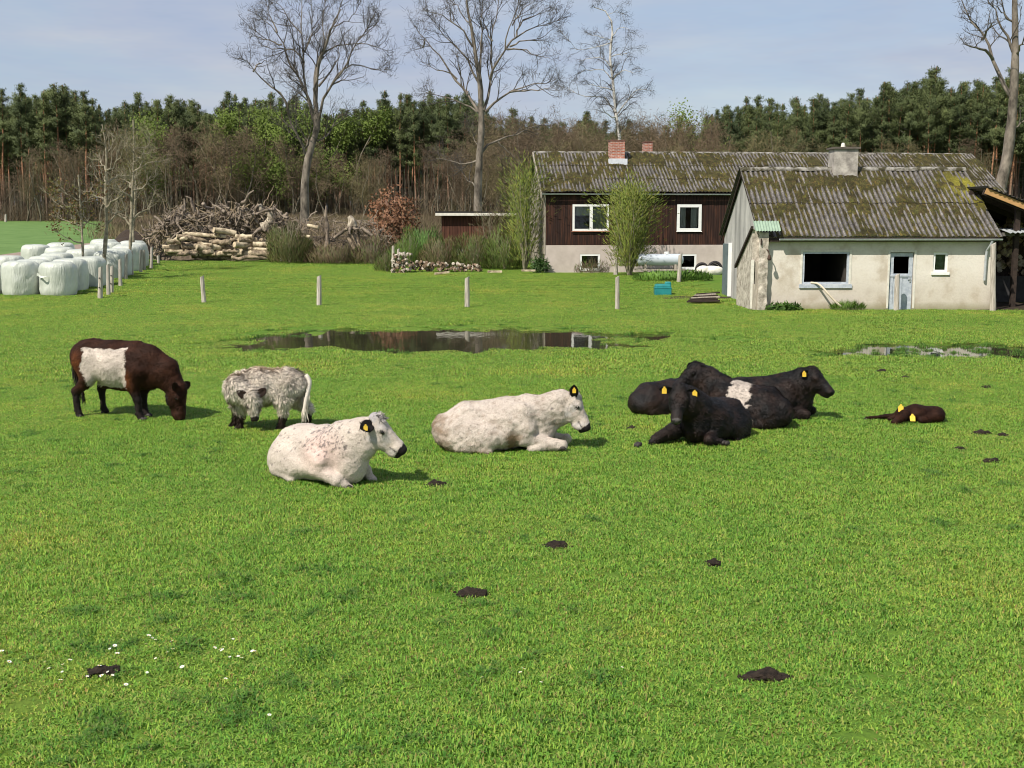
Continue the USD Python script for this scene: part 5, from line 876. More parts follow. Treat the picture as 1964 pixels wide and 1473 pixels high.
# ---- teal water container
cp = gp(1271, 566); teal_m = MT('teal_plastic', (.015, .16, .17), var=.12, scale=3, rough=.45, col2=(.022, .21, .215)); C = thing('water_container', 'teal plastic water container with raised handle standing in the pasture', 'water container', cp)
w_, h_ = .33, at(1271, 547, cp[1])[2] - cp[2]
import manifold3d as mf
def rbox(x0, x1, y0, y1, z0, z1, r):
    s = mf.Manifold.sphere(r, 12); return mf.Manifold.batch_hull([s.translate((x, y, z)) for x in (x0 + r, x1 - r) for y in (y0 + r, y1 - r) for z in (z0 + r, z1 - r)])
obj('body', rbox(cp[0] - w_, cp[0] + w_, cp[1] - .2, cp[1] + .25, cp[2] - .03, cp[2] + h_ * .80, .04), teal_m, C, smooth=40)
obj('shoulder', rbox(cp[0] - w_ * .96, cp[0] + w_ * .97, cp[1] - .18, cp[1] + .23, cp[2] + h_ * .76, cp[2] + h_ * 1.0, .07), teal_m, C, smooth=40)
obj('handle', rbox(cp[0] + w_ * .22, cp[0] + w_ * .98, cp[1] - .10, cp[1] + .12, cp[2] + h_ * .9, cp[2] + h_ * 1.36, .06), teal_m, C, smooth=40)
obj('cap', tube([(cp[0] - w_ * .5, cp[1], cp[2] + h_ * .98), (cp[0] - w_ * .5, cp[1], cp[2] + h_ * 1.08)], [.08, .08], 12), white_m, C)
obj('waist_band', bx(cp[0] - w_ - .012, cp[0] + w_ + .012, cp[1] - .212, cp[1] + .262, cp[2] + h_ * .70, cp[2] + h_ * .75), teal_m, C)
# ---- hose out of the window
hp = [at(1555, 544, 40.02), at(1566, 545.0, 39.90), at(1574, 548, 39.75), at(1588, 563, 39.6), at(1601, 577, 39.55), at(1613, 588, 39.5)]; hp[0][2] += .03; hp[1][2] += .03
o = obj('pale_hose', tube(smooth_line(hp, 24), .035, 8), MT('pale_rubber', (.52, .45, .35), var=.1), smooth=True); tag(o.prim, 'pale hose hanging out of the big window down to the grass', 'hose')
# ---- firewood in the pole barn, seen at its front
fb = thing('barn_log_pile', 'heap of pale split logs stacked inside the pole barn', 'firewood', (18.2, 43.9, 0)); r2 = np.random.default_rng(6)
for k in range(110):
    p = np.array([r2.uniform(17.5, 19.6), 44.0 + r2.uniform(-.2, .5), r2.uniform(.95, 3.1)]); p[2] = min(p[2], 3.2 - .5 * abs(p[0] - 18.2)); d = np.array([r2.normal() * .5, -1, r2.normal() * .35]); d /= np.linalg.norm(d); r = r2.uniform(.07, .15); obj('split_log', tube([p - d * .2, p + d * .2], [r, r * r2.uniform(.8, 1.1)], int(r2.integers(4, 7))), (split_m, palelog_m, darksplit_m)[k % 3], fb)
obj('pile_core', bx(17.5, 20.5, 44.2, 45.6, -.05, 2.4), darkwood_m, fb)
# ------------------------------------------------------------------ cattle
from scipy.spatial import cKDTree
def nets(F, o, h):
    """the surface F = 0 of a grid of distances as one closed mesh"""
    s = F < 0; c = np.zeros(tuple(np.array(F.shape) - 1) + (3,)); n = np.zeros(c.shape[:3])
    nx, ny, nz = F.shape
    for a in range(3):
        for b in np.ndindex(2, 2):
            o1 = [0, 0, 0]; oth = [k for k in range(3) if k != a]; o1[oth[0]], o1[oth[1]] = b; o2 = list(o1); o2[a] = 1
            A = F[o1[0]:nx - 1 + o1[0], o1[1]:ny - 1 + o1[1], o1[2]:nz - 1 + o1[2]]; B = F[o2[0]:nx - 1 + o2[0], o2[1]:ny - 1 + o2[1], o2[2]:nz - 1 + o2[2]]
            x = (A < 0) != (B < 0); t = np.where(x, A / np.where(x, A - B, 1), 0)
            for k in range(3): c[..., k] += np.where(x, (t if k == a else o1[k]), 0)
            n += x
    act = n > 0; idx = -np.ones(n.shape, int); idx[act] = np.arange(act.sum()); V = (np.argwhere(act) + c[act] / n[act][:, None]) * h + o; Q = []
    for a in range(3):
        sl0 = [slice(None)] * 3; sl1 = [slice(None)] * 3; sl0[a] = slice(0, -1); sl1[a] = slice(1, None); S0, S1 = s[tuple(sl0)], s[tuple(sl1)]; e = np.argwhere(S0 != S1); b, d = [k for k in range(3) if k != a]
        e = e[(e[:, b] > 0) & (e[:, d] > 0) & (e[:, b] < F.shape[b] - 1) & (e[:, d] < F.shape[d] - 1)]; g = []
        for db, dd in ((-1, -1), (0, -1), (0, 0), (-1, 0)): q = e.copy(); q[:, b] += db; q[:, d] += dd; g.append(idx[q[:, 0], q[:, 1], q[:, 2]])
        g = np.stack(g, 1); fl = S0[e[:, 0], e[:, 1], e[:, 2]] ^ (a == 1); g[~fl] = g[~fl][:, ::-1]; Q.append(g)
    Q = np.vstack(Q); return V, np.vstack([Q[:, [0, 1, 2]], Q[:, [0, 2, 3]]])
def smin(a, b, k): h = np.clip(.5 + .5 * (b - a) / k, 0, 1); return b * (1 - h) + a * h - k * h * (1 - h)
def body_mesh(prims, h=.016, floor=None):
    lo = np.min([np.minimum(p['lo'], p['hi']) for p in prims], 0) - .08; hi = np.max([p['hi'] for p in prims], 0) + .08; N = np.ceil((hi - lo) / h).astype(int) + 1
    F = np.full(N, 1.0, np.float32); ax = [lo[k] + h * np.arange(N[k]) for k in range(3)]
    for p in prims:
        m = p['k'] + .06; i0 = np.maximum(((p['lo'] - m - lo) / h).astype(int), 0); i1 = np.minimum(((p['hi'] + m - lo) / h).astype(int) + 2, N)
        X = np.stack(np.meshgrid(*[ax[k][i0[k]:i1[k]] for k in range(3)], indexing='ij'), -1); sl = tuple(slice(a, b) for a, b in zip(i0, i1)); F[sl] = smin(F[sl], p['f'](X), p['k'])
    if floor is not None: F = np.maximum(F, (floor - ax[2])[None, None, :])
    return nets(F, lo, h)
def S(a, b, wa, wb, up=(0, 0, 1), k=.07):
    """a limb or a length of the trunk: elliptical in section, (half width, half height) at a and at b"""
    a, b = np.asarray(a, float), np.asarray(b, float); wa = np.broadcast_to(np.asarray(wa, float), (2,)); wb = np.broadcast_to(np.asarray(wb, float), (2,)); L = np.linalg.norm(b - a); d = (b - a) / L
    up = np.asarray(up, float); up = up - d * up.dot(d); up = up / np.linalg.norm(up) if np.linalg.norm(up) > 1e-3 else np.array([1.0, 0, 0]) - d * d[0]; up = up / np.linalg.norm(up); sd = np.cross(up, d)
    def f(X):
        q = X - a; t = q @ d; tc = np.clip(t, 0, L); w = wa[0] + (wb[0] - wa[0]) * tc / L; hh = wa[1] + (wb[1] - wa[1]) * tc / L; m = np.minimum(w, hh); return (np.sqrt((q @ sd / w) ** 2 + (q @ up / hh) ** 2 + ((t - tc) / m) ** 2) - 1) * m
    r = max(wa.max(), wb.max()); return dict(f=f, k=k, lo=np.minimum(a, b) - r, hi=np.maximum(a, b) + r)
def E(c, r, k=.06, R=None):
    c = np.asarray(c, float); r = np.asarray(r, float)
    def f(X):
        q = X - c; q = q if R is None else q @ R; k0 = np.sqrt(((q / r) ** 2).sum(-1)); k1 = np.sqrt(((q / r ** 2).astype(float) ** 2).sum(-1)); return k0 * (k0 - 1) / np.maximum(k1, 1e-6)
    return dict(f=f, k=k, lo=c - r.max(), hi=c + r.max())
class Head:
    """a cow's head: O at the poll, Fw along the face to the muzzle, U out of the forehead"""
    def __init__(g, O, Fw, U, s=1.0): g.O = np.asarray(O, float); Fw = np.asarray(Fw, float); g.F = Fw / np.linalg.norm(Fw); U = np.asarray(U, float); U = U - g.F * U.dot(g.F); g.U = U / np.linalg.norm(U); g.S = np.cross(g.U, g.F); g.s = s; g.R = np.stack([g.F, g.S, g.U], 1)
    def p(g, f, s, u): return g.O + (g.F * f + g.S * s + g.U * u) * g.s
    def prims(g):
        s = g.s; P = g.p
        return [E(P(.04, 0, -.015), np.array([.125, .115, .125]) * s, .05, g.R), S(P(.05, 0, .0), P(.34, 0, -.035), (.112 * s, .10 * s), (.078 * s, .070 * s), g.U, .05), S(P(.08, 0, -.135), P(.35, 0, -.118), (.082 * s, .10 * s), (.060 * s, .062 * s), g.U, .05), E(P(.13, .055, -.10), np.array([.12, .06, .11]) * s, .05, g.R), E(P(.13, -.055, -.10), np.array([.12, .06, .11]) * s, .05, g.R),
                E(P(.395, 0, -.068), np.array([.068, .086, .084]) * s, .04, g.R), E(P(.45, 0, -.055), np.array([.036, .076, .055]) * s, .03, g.R), E(P(.12, .088, .022), np.array([.055, .04, .042]) * s, .03, g.R), E(P(.12, -.088, .022), np.array([.055, .04, .042]) * s, .03, g.R), E(P(-.03, 0, .06), np.array([.075, .09, .07]) * s, .05, g.R), S(P(.34, 0, -.15), P(.42, 0, -.132), .052 * s, .044 * s, g.U, .03)]
    def coords(g, v): return (v - g.O) @ g.R / g.s
def ear(h, side, d=None, face=None, L=.20, W=.125):
    """a leaf-shaped, cupped ear; returns mesh, its middle and its face normal"""
    d = np.array([-.12, side * .95, -.15]) if d is None else np.asarray(d, float); d = h.R @ d; d /= np.linalg.norm(d); n = h.R @ (np.array([.7, 0, .35]) if face is None else np.asarray(face, float)); n = n - d * n.dot(d); n /= np.linalg.norm(n); w = np.cross(n, d)
    b = h.p(-.005, side * .09, .035); t = np.linspace(0, 1, 11); wd = W / 2 * np.sin(np.pi * np.clip(t * .93 + .07, 0, 1)) ** .7 * h.s; a = np.linspace(0, 2 * np.pi, 12, endpoint=False)
    v = b + d * (t * L * h.s)[:, None, None] + w * (wd[:, None] * np.cos(a))[..., None] + n * (np.maximum(wd * .22, .006)[:, None] * np.sin(a) - (wd * .35)[:, None] * (1 - np.abs(np.cos(a))) * (np.sin(a) > 0))[..., None]
    v = v.reshape(-1, 3); i, j = np.meshgrid(np.arange(10), np.arange(12), indexing='ij'); q = np.stack([i * 12 + j, i * 12 + (j + 1) % 12, (i + 1) * 12 + (j + 1) % 12, (i + 1) * 12 + j], -1).reshape(-1, 4)
    return fixed((v, np.vstack([q[:, [0, 1, 2]], q[:, [0, 2, 3]]]))), b + d * L * .62 * h.s, n, d
hair_m = usdkit.material(stage, '/World/Looks/hide', {'a': ('attribute', {'attribute': 'Cd'}), 'g': ('geometry', {}), 'n': ('noise_texture', {'scale': 55.0, 'detail': 4, 'roughness': .7}), 'r': ('rgb_ramp', {'ramp': [(.25, (.72, .72, .72)), (.75, (1.18, 1.18, 1.18))]}), 'm': ('mix_color', {'blend_type': 'multiply', 'fac': 1.0}), 'b': ('bump', {'strength': .6, 'distance': .012}), 'p': ('principled_bsdf', {'roughness': .7, 'specular_ior_level': .13})},
    [('g.position', 'n.vector'), ('n.fac', 'r.fac'), ('a.color', 'm.a'), ('r.color', 'm.b'), ('m.result', 'p.base_color'), ('n.fac', 'b.height'), ('b.normal', 'p.normal')], surface='p.BSDF')
black_hide_m = usdkit.material(stage, '/World/Looks/black_hide', {'a': ('attribute', {'attribute': 'Cd'}), 'g': ('geometry', {}), 'n': ('noise_texture', {'scale': 38.0, 'detail': 5, 'roughness': .75}), 'b': ('bump', {'strength': 1.0, 'distance': .012}), 'p': ('principled_bsdf', {'roughness': .55, 'specular_ior_level': .22})},
    [('g.position', 'n.vector'), ('a.color', 'p.base_color'), ('n.fac', 'b.height'), ('b.normal', 'p.normal')], surface='p.BSDF')
eye_m = MT('eye', (.008, .006, .005), rough=.12, spec=.6); tag_m = MT('yellow_tag', (.66, .44, .05), var=.05, rough=.4); hoof_m = MT('hoof', (.03, .025, .022), var=.3, scale=20, rough=.6); switch_m = MT('tail_hair', (.018, .014, .012), rough=.8); tag_mark_m = MT('tag_print', (.05, .04, .02))
def coat(mesh, col, n, L, W, seed, flow=None, lift=.35, jit=.22, nj=.30):
    v, f = mesh; r = np.random.default_rng(seed); A = np.cross(v[f[:, 1]] - v[f[:, 0]], v[f[:, 2]] - v[f[:, 0]]); ar = np.linalg.norm(A, axis=1); k = r.choice(len(f), n, p=ar / ar.sum()); w = r.dirichlet([1, 1, 1], n)
    c = (v[f[k]] * w[..., None]).sum(1); N = A[k] / ar[k][:, None]; cc = (col[f[k]] * w[..., None]).sum(1) * r.uniform(1 - jit, 1 + jit, (n, 1))
    fl = np.array([-.75, 0, -.65]) if flow is None else np.asarray(flow); cur = np.stack([meshkit.noise(c * 6 + 3, 1), meshkit.noise(c * 6 + 9, 2), meshkit.noise(c * 6 + 5, 3)], 1) - .5
    d = fl + cur * 2.2 + r.normal(size=(n, 3)) * .25; d = d - N * (d * N).sum(1, keepdims=True); d /= np.linalg.norm(d, axis=1, keepdims=True) + 1e-6; d = d + N * lift * r.uniform(.4, 1.3, (n, 1))
    bv, bf = blades(c - N * .004, d, N, L * r.uniform(.6, 1.2, n), W); g = np.cross(bv[bf[0, 1]] - bv[bf[0, 0]], bv[bf[0, 2]] - bv[bf[0, 0]]); bf = bf[:, ::-1] if g.dot(N[0]) < 0 else bf
    sn = np.repeat(N + r.normal(size=(n, 3)) * nj, 4, 0); sn /= np.linalg.norm(sn, axis=1, keepdims=True); return (bv, bf), np.repeat(cc, 4, 0), sn
class Animal:
    def __init__(g, name, label, px, py, yaw, cat_='cow', group=None, origin=None):
        g.o = gp(px, py) if origin is None else np.asarray(origin, float); g.yaw = math.radians(yaw); g.t = thing(name, label, cat_, g.o, g.yaw, group=group, local=True); g.parts = []; g.cs = []
    def L(g, px, py, dY=0.0):
        """the animal's own coordinates of the point seen at (px, py), dY metres behind its origin"""
        return g.loc(at(px, py, g.o[1] + dY))
    def loc(g, p): d = np.asarray(p) - g.o; c, s = math.cos(g.yaw), math.sin(g.yaw); return np.array([d[0] * c + d[1] * s, -d[0] * s + d[1] * c, d[2]])
    def D(g, v): c, s = math.cos(g.yaw), math.sin(g.yaw); return np.array([v[0] * c + v[1] * s, -v[0] * s + v[1] * c, v[2]])
    def build(g, prims, head, color, ears, coat_n, coat_L, coat_W, ear_col, tags=(), hooves=(), lump=.012, seed=0, floor=-.03, extra=(), flow=None, lift=.35, ts=.78, hide=None):
        hair_m = hide or globals()['hair_m']
        h = head; P = prims + (h.prims() if h else []); m = body_mesh(P, floor=floor); m = noisy(m, lump, 5.5, seed); m = noisy(m, lump * .5, 17, seed + 1); v, f = m; col = np.clip(color(v, trimesh.Trimesh(v, f, process=False).vertex_normals), .003, .9)
        if h:
            hc = h.coords(v)
            for s in (-1, 1): col[np.linalg.norm(hc - np.array([.47, s * .04, -.035]), axis=1) < .021] *= .25
            col[(np.abs(hc[:, 2] + .088) < .008) & (hc[:, 0] > .36) & (hc[:, 0] < .48) & (np.abs(hc[:, 1]) < .1)] *= .4
        allm, allc = [m], [col]; tagpos = {}
        for side, kw in ears:
            em, c, n, d = ear(h, side, **kw); allm.append(em); allc.append(np.tile(np.array(ear_col), (len(em[0]), 1))); tagpos[side] = (c, n, d)
        for xm, xc in extra: allm.append(xm); allc.append(np.tile(np.array(xc), (len(VF(xm)[0]), 1)))
        obj('body', cat(allm), hair_m, g.t, smooth=True, colors=np.vstack(allc))
        cm, cc, sn = coat(m, col, coat_n, coat_L, coat_W, seed + 5, flow, lift, nj=.42 if hide else .26)
        if h:   # short hair on the face, none on the muzzle
            keep = ~((h.coords(cm[0].reshape(-1, 4, 3)[:, 0])[:, 0] > .30) & (np.abs(h.coords(cm[0].reshape(-1, 4, 3)[:, 0])[:, 1:]).max(1) < .2)); kf = np.repeat(keep, 4); idx = np.cumsum(kf) - 1; bf = cm[1][kf[cm[1][:, 0]]]; cm = (cm[0][kf], idx[bf]); cc, sn = cc[kf], sn[kf]
        obj('coat', cm, hair_m, g.t, colors=cc, normals=sn)
        for e_, (em, _) in enumerate([(x, 0) for x in allm[1:1 + len(ears)]]):
            q = coat(em, allc[1 + e_], 160, .035 * (h.s if h else 1), .008, seed + 30 + e_, lift=.7); obj('ear_hair', q[0], hair_m, g.t, colors=q[1], normals=q[2])
        if h:
            for s in (-1, 1): e = trimesh.creation.icosphere(2, .021 * h.s); e.apply_translation(h.p(.135, s * .112, .012)); obj('eye', e, eye_m, g.t, smooth=True)
        for side, out in tags:
            c, n, d = tagpos[side]; n = n if out is None else g.D(np.asarray(out, float)); n = n / np.linalg.norm(n); up = np.array([0, 0, 1.0]) - n * n[2]; up /= np.linalg.norm(up); w = np.cross(up, n); c = c + n * .022 - up * .012; a, b = .031 * ts, .040 * ts
            poly = Polygon([(-a, -b), (a, -b), (a, b * .55), (a * .45, b * .95), (a * .3, b * 1.35), (-a * .3, b * 1.35), (-a * .45, b * .95), (-a, b * .55)]); tm = trimesh.creation.extrude_polygon(poly, .005, engine='earcut'); tq = obj('ear_tag', frame_m(tm, c, w, up, n), tag_m, g.t)
            obj('tag_button', tube([c + n * .004 + up * b * 1.0, c + n * .012 + up * b * 1.0], [.009, .007], 8), tag_m, tq)
        for p, d, s in hooves:
            p = np.asarray(p, float); d = np.asarray(d, float) / np.linalg.norm(d); sd = np.cross([0, 0, 1.0], d); ms = []
            for q in (-1, 1): e = trimesh.creation.icosphere(2); e.vertices = e.vertices * [.055 * s, .028 * s, .036 * s]; vv = e.vertices; vv[:, 2] = np.maximum(vv[:, 2], -.022 * s); ms.append((p + vv[:, :1] * d + (vv[:, 1:2] + q * .024 * s) * sd + vv[:, 2:] * [0, 0, 1.0], e.faces))
            obj('hoof', cat(ms), hoof_m, g.t, smooth=True)
def switch(P, n, L, seed, col=None):
    r = np.random.default_rng(seed); k = r.uniform(.35, 1, n); P = smooth_line(P, 20); c = P[(k * 19).astype(int)] + r.normal(size=(n, 3)) * .012; return blades(c, np.array([0, 0, -1.0]) + rdir(r, n) * .18, rdir(r, n), L * r.uniform(.6, 1.1, n), .010)
def dots(v, rg, n, r0, r1, region):
    """the dark specks of a speckled hide"""
    w = region(v); w = np.clip(w, 0, None); out = np.zeros(len(v)); 
    if w.sum() <= 0: return out
    T = cKDTree(v); k = rg.choice(len(v), n, p=w / w.sum())
    for i in k: out[T.query_ball_point(v[i], rg.uniform(r0, r1))] = 1
    return out
lerp = lambda a, b, t: np.asarray(a) * (1 - t[:, None]) + np.asarray(b) * t[:, None]

def lying_prims(s=1.0, hind=1, fore=((.28, .24, .18), (.62, .22, .10), (.34, .27, .05), (.22, .28, .04)), fore2=((.28, -.24, .18), (.62, -.2, .10), (.34, -.26, .05), (.22, -.27, .04)), fat=1.0):
    v = lambda *a: np.array(a) * s
    P = [S(v(-.70, 0, .25), v(-.42, 0, .335), (.22 * s, .23 * s), (.33 * s * fat, .30 * s)), S(v(-.42, 0, .335), v(.12, 0, .355), (.33 * s * fat, .30 * s), (.37 * s * fat, .33 * s)), S(v(.12, 0, .355), v(.50, 0, .37), (.36 * s * fat, .33 * s), (.235 * s, .30 * s)), E(v(.52, 0, .24), v(.20, .19, .22)), E(v(-.15, 0, .20), v(.55, .43, .21), .10),
         E(v(-.45, .17, .55), v(.12, .08, .07)), E(v(-.45, -.17, .55), v(.12, .08, .07)), E(v(-.76, 0, .38), v(.09, .07, .10)), E(v(.30, .20, .42), v(.18, .12, .24)), E(v(.30, -.20, .42), v(.18, .12, .24)), S(v(-.5, 0, .57), v(.35, 0, .655), (.09 * s, .045 * s), (.07 * s, .05 * s))]
    for sd in (1, -1):
        P += [E(v(-.52, sd * .20, .19), v(.30, .20, .21), .08), S(v(-.55, sd * .21, .27), v(-.16, sd * .31, .20), (.18 * s, .24 * s), (.13 * s, .16 * s)), S(v(-.18, sd * .34, .14), v(-.54, sd * .35, .09), (.09 * s, .11 * s), .065 * s, k=.06), S(v(-.54, sd * .35, .07), v(-.24, sd * .39, .04), .055 * s, .038 * s, k=.04), S(v(-.24, sd * .39, .035), v(-.14, sd * .395, .025), .04 * s, .04 * s, k=.03)]
    for F_ in (fore, fore2):
        if F_ is None: continue
        F_ = np.array(F_) * s; P += [S(F_[0] + v(.02, 0, .12), F_[0], .12 * s, .10 * s), S(F_[0], F_[1], .095 * s, .070 * s, k=.05), S(F_[1], F_[2], .068 * s, .046 * s, k=.035), S(F_[2], F_[3], .05 * s, .042 * s, k=.03)]
    return P
def neck(P, w, k=.09): return [S(a, b, wa, wb, k=k) for a, b, wa, wb in zip(P[:-1], P[1:], w[:-1], w[1:])]
WHITE, BLACK, BROWN = np.array([.50, .43, .37]), np.array([.0055, .0045, .0045]), np.array([.024, .0085, .0042])

# 1 the brown belted cow, grazing
A = Animal('belted_cow', 'dark brown cow with a broad white belt, standing and grazing at the left', 237, 800, -18)
hd = Head(A.L(342, 747, -.30), A.D((.20, -.10, -.97)), A.D((.85, -.25, .3)), 1.0)
P = [S((-.74, 0, .93), (-.52, 0, .93), (.17, .22), (.27, .29)), S((-.52, 0, .92), (-.05, 0, .83), (.28, .29), (.345, .365)), S((-.05, 0, .83), (.34, 0, .82), (.345, .365), (.28, .355)), S((.34, 0, .84), (.56, 0, .83), (.25, .345), (.17, .26)), E((.52, 0, .62), (.17, .16, .16)), S((-.70, 0, 1.12), (.30, 0, 1.16), (.06, .05), (.06, .05)), E((-.5, .2, 1.08), (.1, .07, .07)), E((-.5, -.2, 1.08), (.1, .07, .07)), E((.1, 0, .50), (.25, .16, .07)), E((-.28, 0, .52), (.16, .1, .08))]
for s in (1, -1):
    dx = .16 if s > 0 else -.02
    P += [S((-.56, s * .17, .90), (-.46 + dx * .3, s * .21, .62), (.13, .24), (.11, .15)), S((-.46 + dx * .3, s * .21, .60), (-.70 + dx, s * .20, .40), (.085, .11), (.055, .065), k=.05), S((-.70 + dx, s * .20, .41), (-.68 + dx, s * .20, .11), .056, .042, k=.03), S((-.68 + dx, s * .20, .11), (-.64 + dx, s * .20, .03), .048, .05, k=.02)]
    dx = -.10 if s > 0 else .04
    P += [S((.36, s * .20, .80), (.32, s * .20, .56), (.10, .20), (.09, .11)), S((.32, s * .19, .56), (.36 + dx, s * .17, .32), .092, .058, k=.05), S((.36 + dx, s * .17, .32), (.37 + dx, s * .17, .10), .056, .042, k=.03), S((.37 + dx, s * .17, .10), (.41 + dx, s * .17, .03), .048, .05, k=.02)]
P += neck([np.array([.48, 0, .88]), (np.array([.48, 0, .88]) + hd.O) / 2 + [.05, 0, .06], hd.p(-.03, 0, -.05)], [(.18, .29), (.15, .23), (.115, .16)])
def c_brown(v, n):
    r = meshkit.fbm(v * 9, 3, 4); a = np.clip((r - .38) * 3, 0, 1); c = lerp(BROWN * .8, BROWN * 1.5, a); red = np.clip(1 - np.linalg.norm((v - np.array([.22, -.25, .62])) / [.22, .3, .28], axis=1), 0, 1) + np.clip(1 - np.linalg.norm((v - np.array([-.62, -.22, .85])) / [.25, .25, .3], axis=1), 0, 1) * .8; c = lerp(c, [.14, .043, .012], np.clip(red * 1.6, 0, 1) * (.5 + .5 * a))
    leg = np.clip((.48 - v[:, 2]) / .12, 0, 1); c = lerp(c, [.018, .013, .012], leg * (v[:, 0] < .9)); nb = (meshkit.fbm(v * 6, 3, 8) - .5) * .22
    x0 = -.50 + .30 * np.clip(.80 - v[:, 2], 0, 1) * .9 + nb; x1 = .33 - .12 * np.clip(v[:, 2] - .75, 0, 1) * 2 - .16 * np.clip(.8 - v[:, 2], 0, 1) + nb * .6; w = (v[:, 0] > x0) & (v[:, 0] < x1) & (v[:, 2] > .50 + .05 * nb) & ((v[:, 2] < 1.11 + nb * .4) & (n[:, 2] < .93))
    return np.where(w[:, None], lerp(WHITE * .80, WHITE * 1.08, np.clip((meshkit.fbm(v * 7, 3, 2) - .3) * 2.2, 0, 1)), c)
tl = [(-.86, .03, 1.08), (-.93, .03, .95), (-.90, .05, .65), (-.84, .08, .42), (-.80, .10, .30)]
A.build(P, hd, c_brown, [(1, dict(d=(-.35, .85, .1), face=(-.1, -.2, 1))), (-1, dict(d=(-.45, -.70, .25), face=(.2, -.5, 1)))], 20000, .040, .011, BROWN * .8, lump=.012, seed=1, extra=[(tube(smooth_line(tl, 14), np.linspace(.035, .015, 14), 8), BROWN)], hooves=[((-.50, .20, .02), (1, 0, 0), 1), ((-.66, -.20, .02), (1, 0, 0), 1), ((.34, .17, .02), (1, 0, 0), 1), ((.48, -.17, .02), (1, 0, 0), 1)], floor=-.02)
obj('tail_switch', switch(tl, 260, .26, 3), switch_m, A.t, kind='stuff')

# 2 the shaggy pale calf
A = Animal('shaggy_calf', 'shaggy off-white calf standing with its head turned back to its flank', 512, 821, 178, 'calf')
k = .72; v3 = lambda *a: np.array(a) * k
hd = Head(A.L(484, 762, -.36), A.D((.10, -.22, -.97)), A.D((.12, -.95, .3)), .74)
P = [S(v3(-.66, 0, .93), v3(-.45, 0, .93), (.15, .17), (.21, .22)), S(v3(-.45, 0, .92), v3(.10, 0, .86), (.21, .23), (.255, .26)), S(v3(.10, 0, .86), v3(.46, 0, .84), (.255, .265), (.20, .24)), E(v3(.60, 0, .78), (.16, .15, .22)), S(v3(-.6, 0, 1.13), v3(.35, 0, 1.12), (.05, .04), (.05, .04))]
for s, dx in ((1, .22), (-1, -.24)):
    P += [S(v3(-.52, s * .16, .88), v3(-.46 + dx * .4, s * .20, .60), (.11, .17), (.10, .13)), S(v3(-.46 + dx * .4, s * .20, .60), v3(-.62 + dx, s * .19, .36), (.085, .10), (.06, .06), k=.05), S(v3(-.62 + dx, s * .19, .38), v3(-.56 + dx, s * .19, .10), .045, .033, k=.02), S(v3(-.56 + dx, s * .19, .10), v3(-.51 + dx, s * .19, .03), .036, .038, k=.02)]
for s, dx in ((1, .06), (-1, .26)):
    P += [S(v3(.42, s * .17, .74), v3(.42 + dx, s * .18, .44), (.10, .15), (.085, .085)), S(v3(.42 + dx, s * .18, .46), v3(.42 + dx, s * .17, .28), .066, .042, k=.04), S(v3(.42 + dx, s * .17, .30), v3(.46 + dx, s * .17, .08), .042, .032, k=.02), S(v3(.46 + dx, s * .17, .08), v3(.51 + dx, s * .17, .03), .035, .038, k=.02)]
P += neck([np.array([.36, .02, .60]), np.array([.40, .24, .62]), hd.p(-.03, 0, -.06)], [(.16, .21), (.13, .17), (.085, .11)])
def c_calf(v, n):
    a = np.clip((meshkit.fbm(v * 8, 4, 14) - .30) * 2.3, 0, 1); c = lerp([.50, .425, .345], [.74, .65, .55], a); gr = np.clip((meshkit.fbm(v * 5, 3, 31) - .53) * 5, 0, 1); c = lerp(c, [.36, .31, .265], gr * .55); c = lerp(c, [.030, .020, .015], (np.clip((.245 - v[:, 2]) / .03 + (a - .5), 0, 1)))
    hc = hd.coords(v); on = (np.abs(hc[:, 1]) < .14) & (hc[:, 0] > -.05) & (np.abs(hc[:, 2]) < .2) & (hc[:, 0] < .55); c = np.where((on & (hc[:, 0] > .385))[:, None], [.025, .018, .016], c); return np.where((on & (np.hypot(hc[:, 0] - .14, np.abs(hc[:, 1]) - .105) < .036))[:, None], c * .22, c)
tl = [(-.60, .02, .80), (-.66, .03, .70), (-.62, .10, .45), (-.58, .12, .22)]
A.build(P, hd, c_calf, [(1, dict(d=(-.55, .75, .15), face=(.1, .1, 1), L=.24, W=.16)), (-1, dict(d=(-.55, -.75, .15), face=(.1, -.1, 1), L=.24, W=.16))], 20000, .070, .014, (.035, .022, .017), lump=.024, seed=2, lift=.6, flow=(-.3, 0, -.95), extra=[(tube(smooth_line(tl, 14), np.linspace(.04, .025, 14), 8), (.6, .54, .47))], hooves=[(v3(-.51 + .24, .19, .02), (1, 0, 0), .75), (v3(-.51 - .22, -.19, .02), (1, 0, 0), .75), (v3(.58, .17, .02), (1, 0, 0), .75), (v3(.78, -.17, .02), (1, 0, 0), .75)], floor=-.02)
obj('tail_switch', switch(tl, 420, .16, 4), MT('pale_tail', (.62, .55, .46)), A.t, kind='stuff')

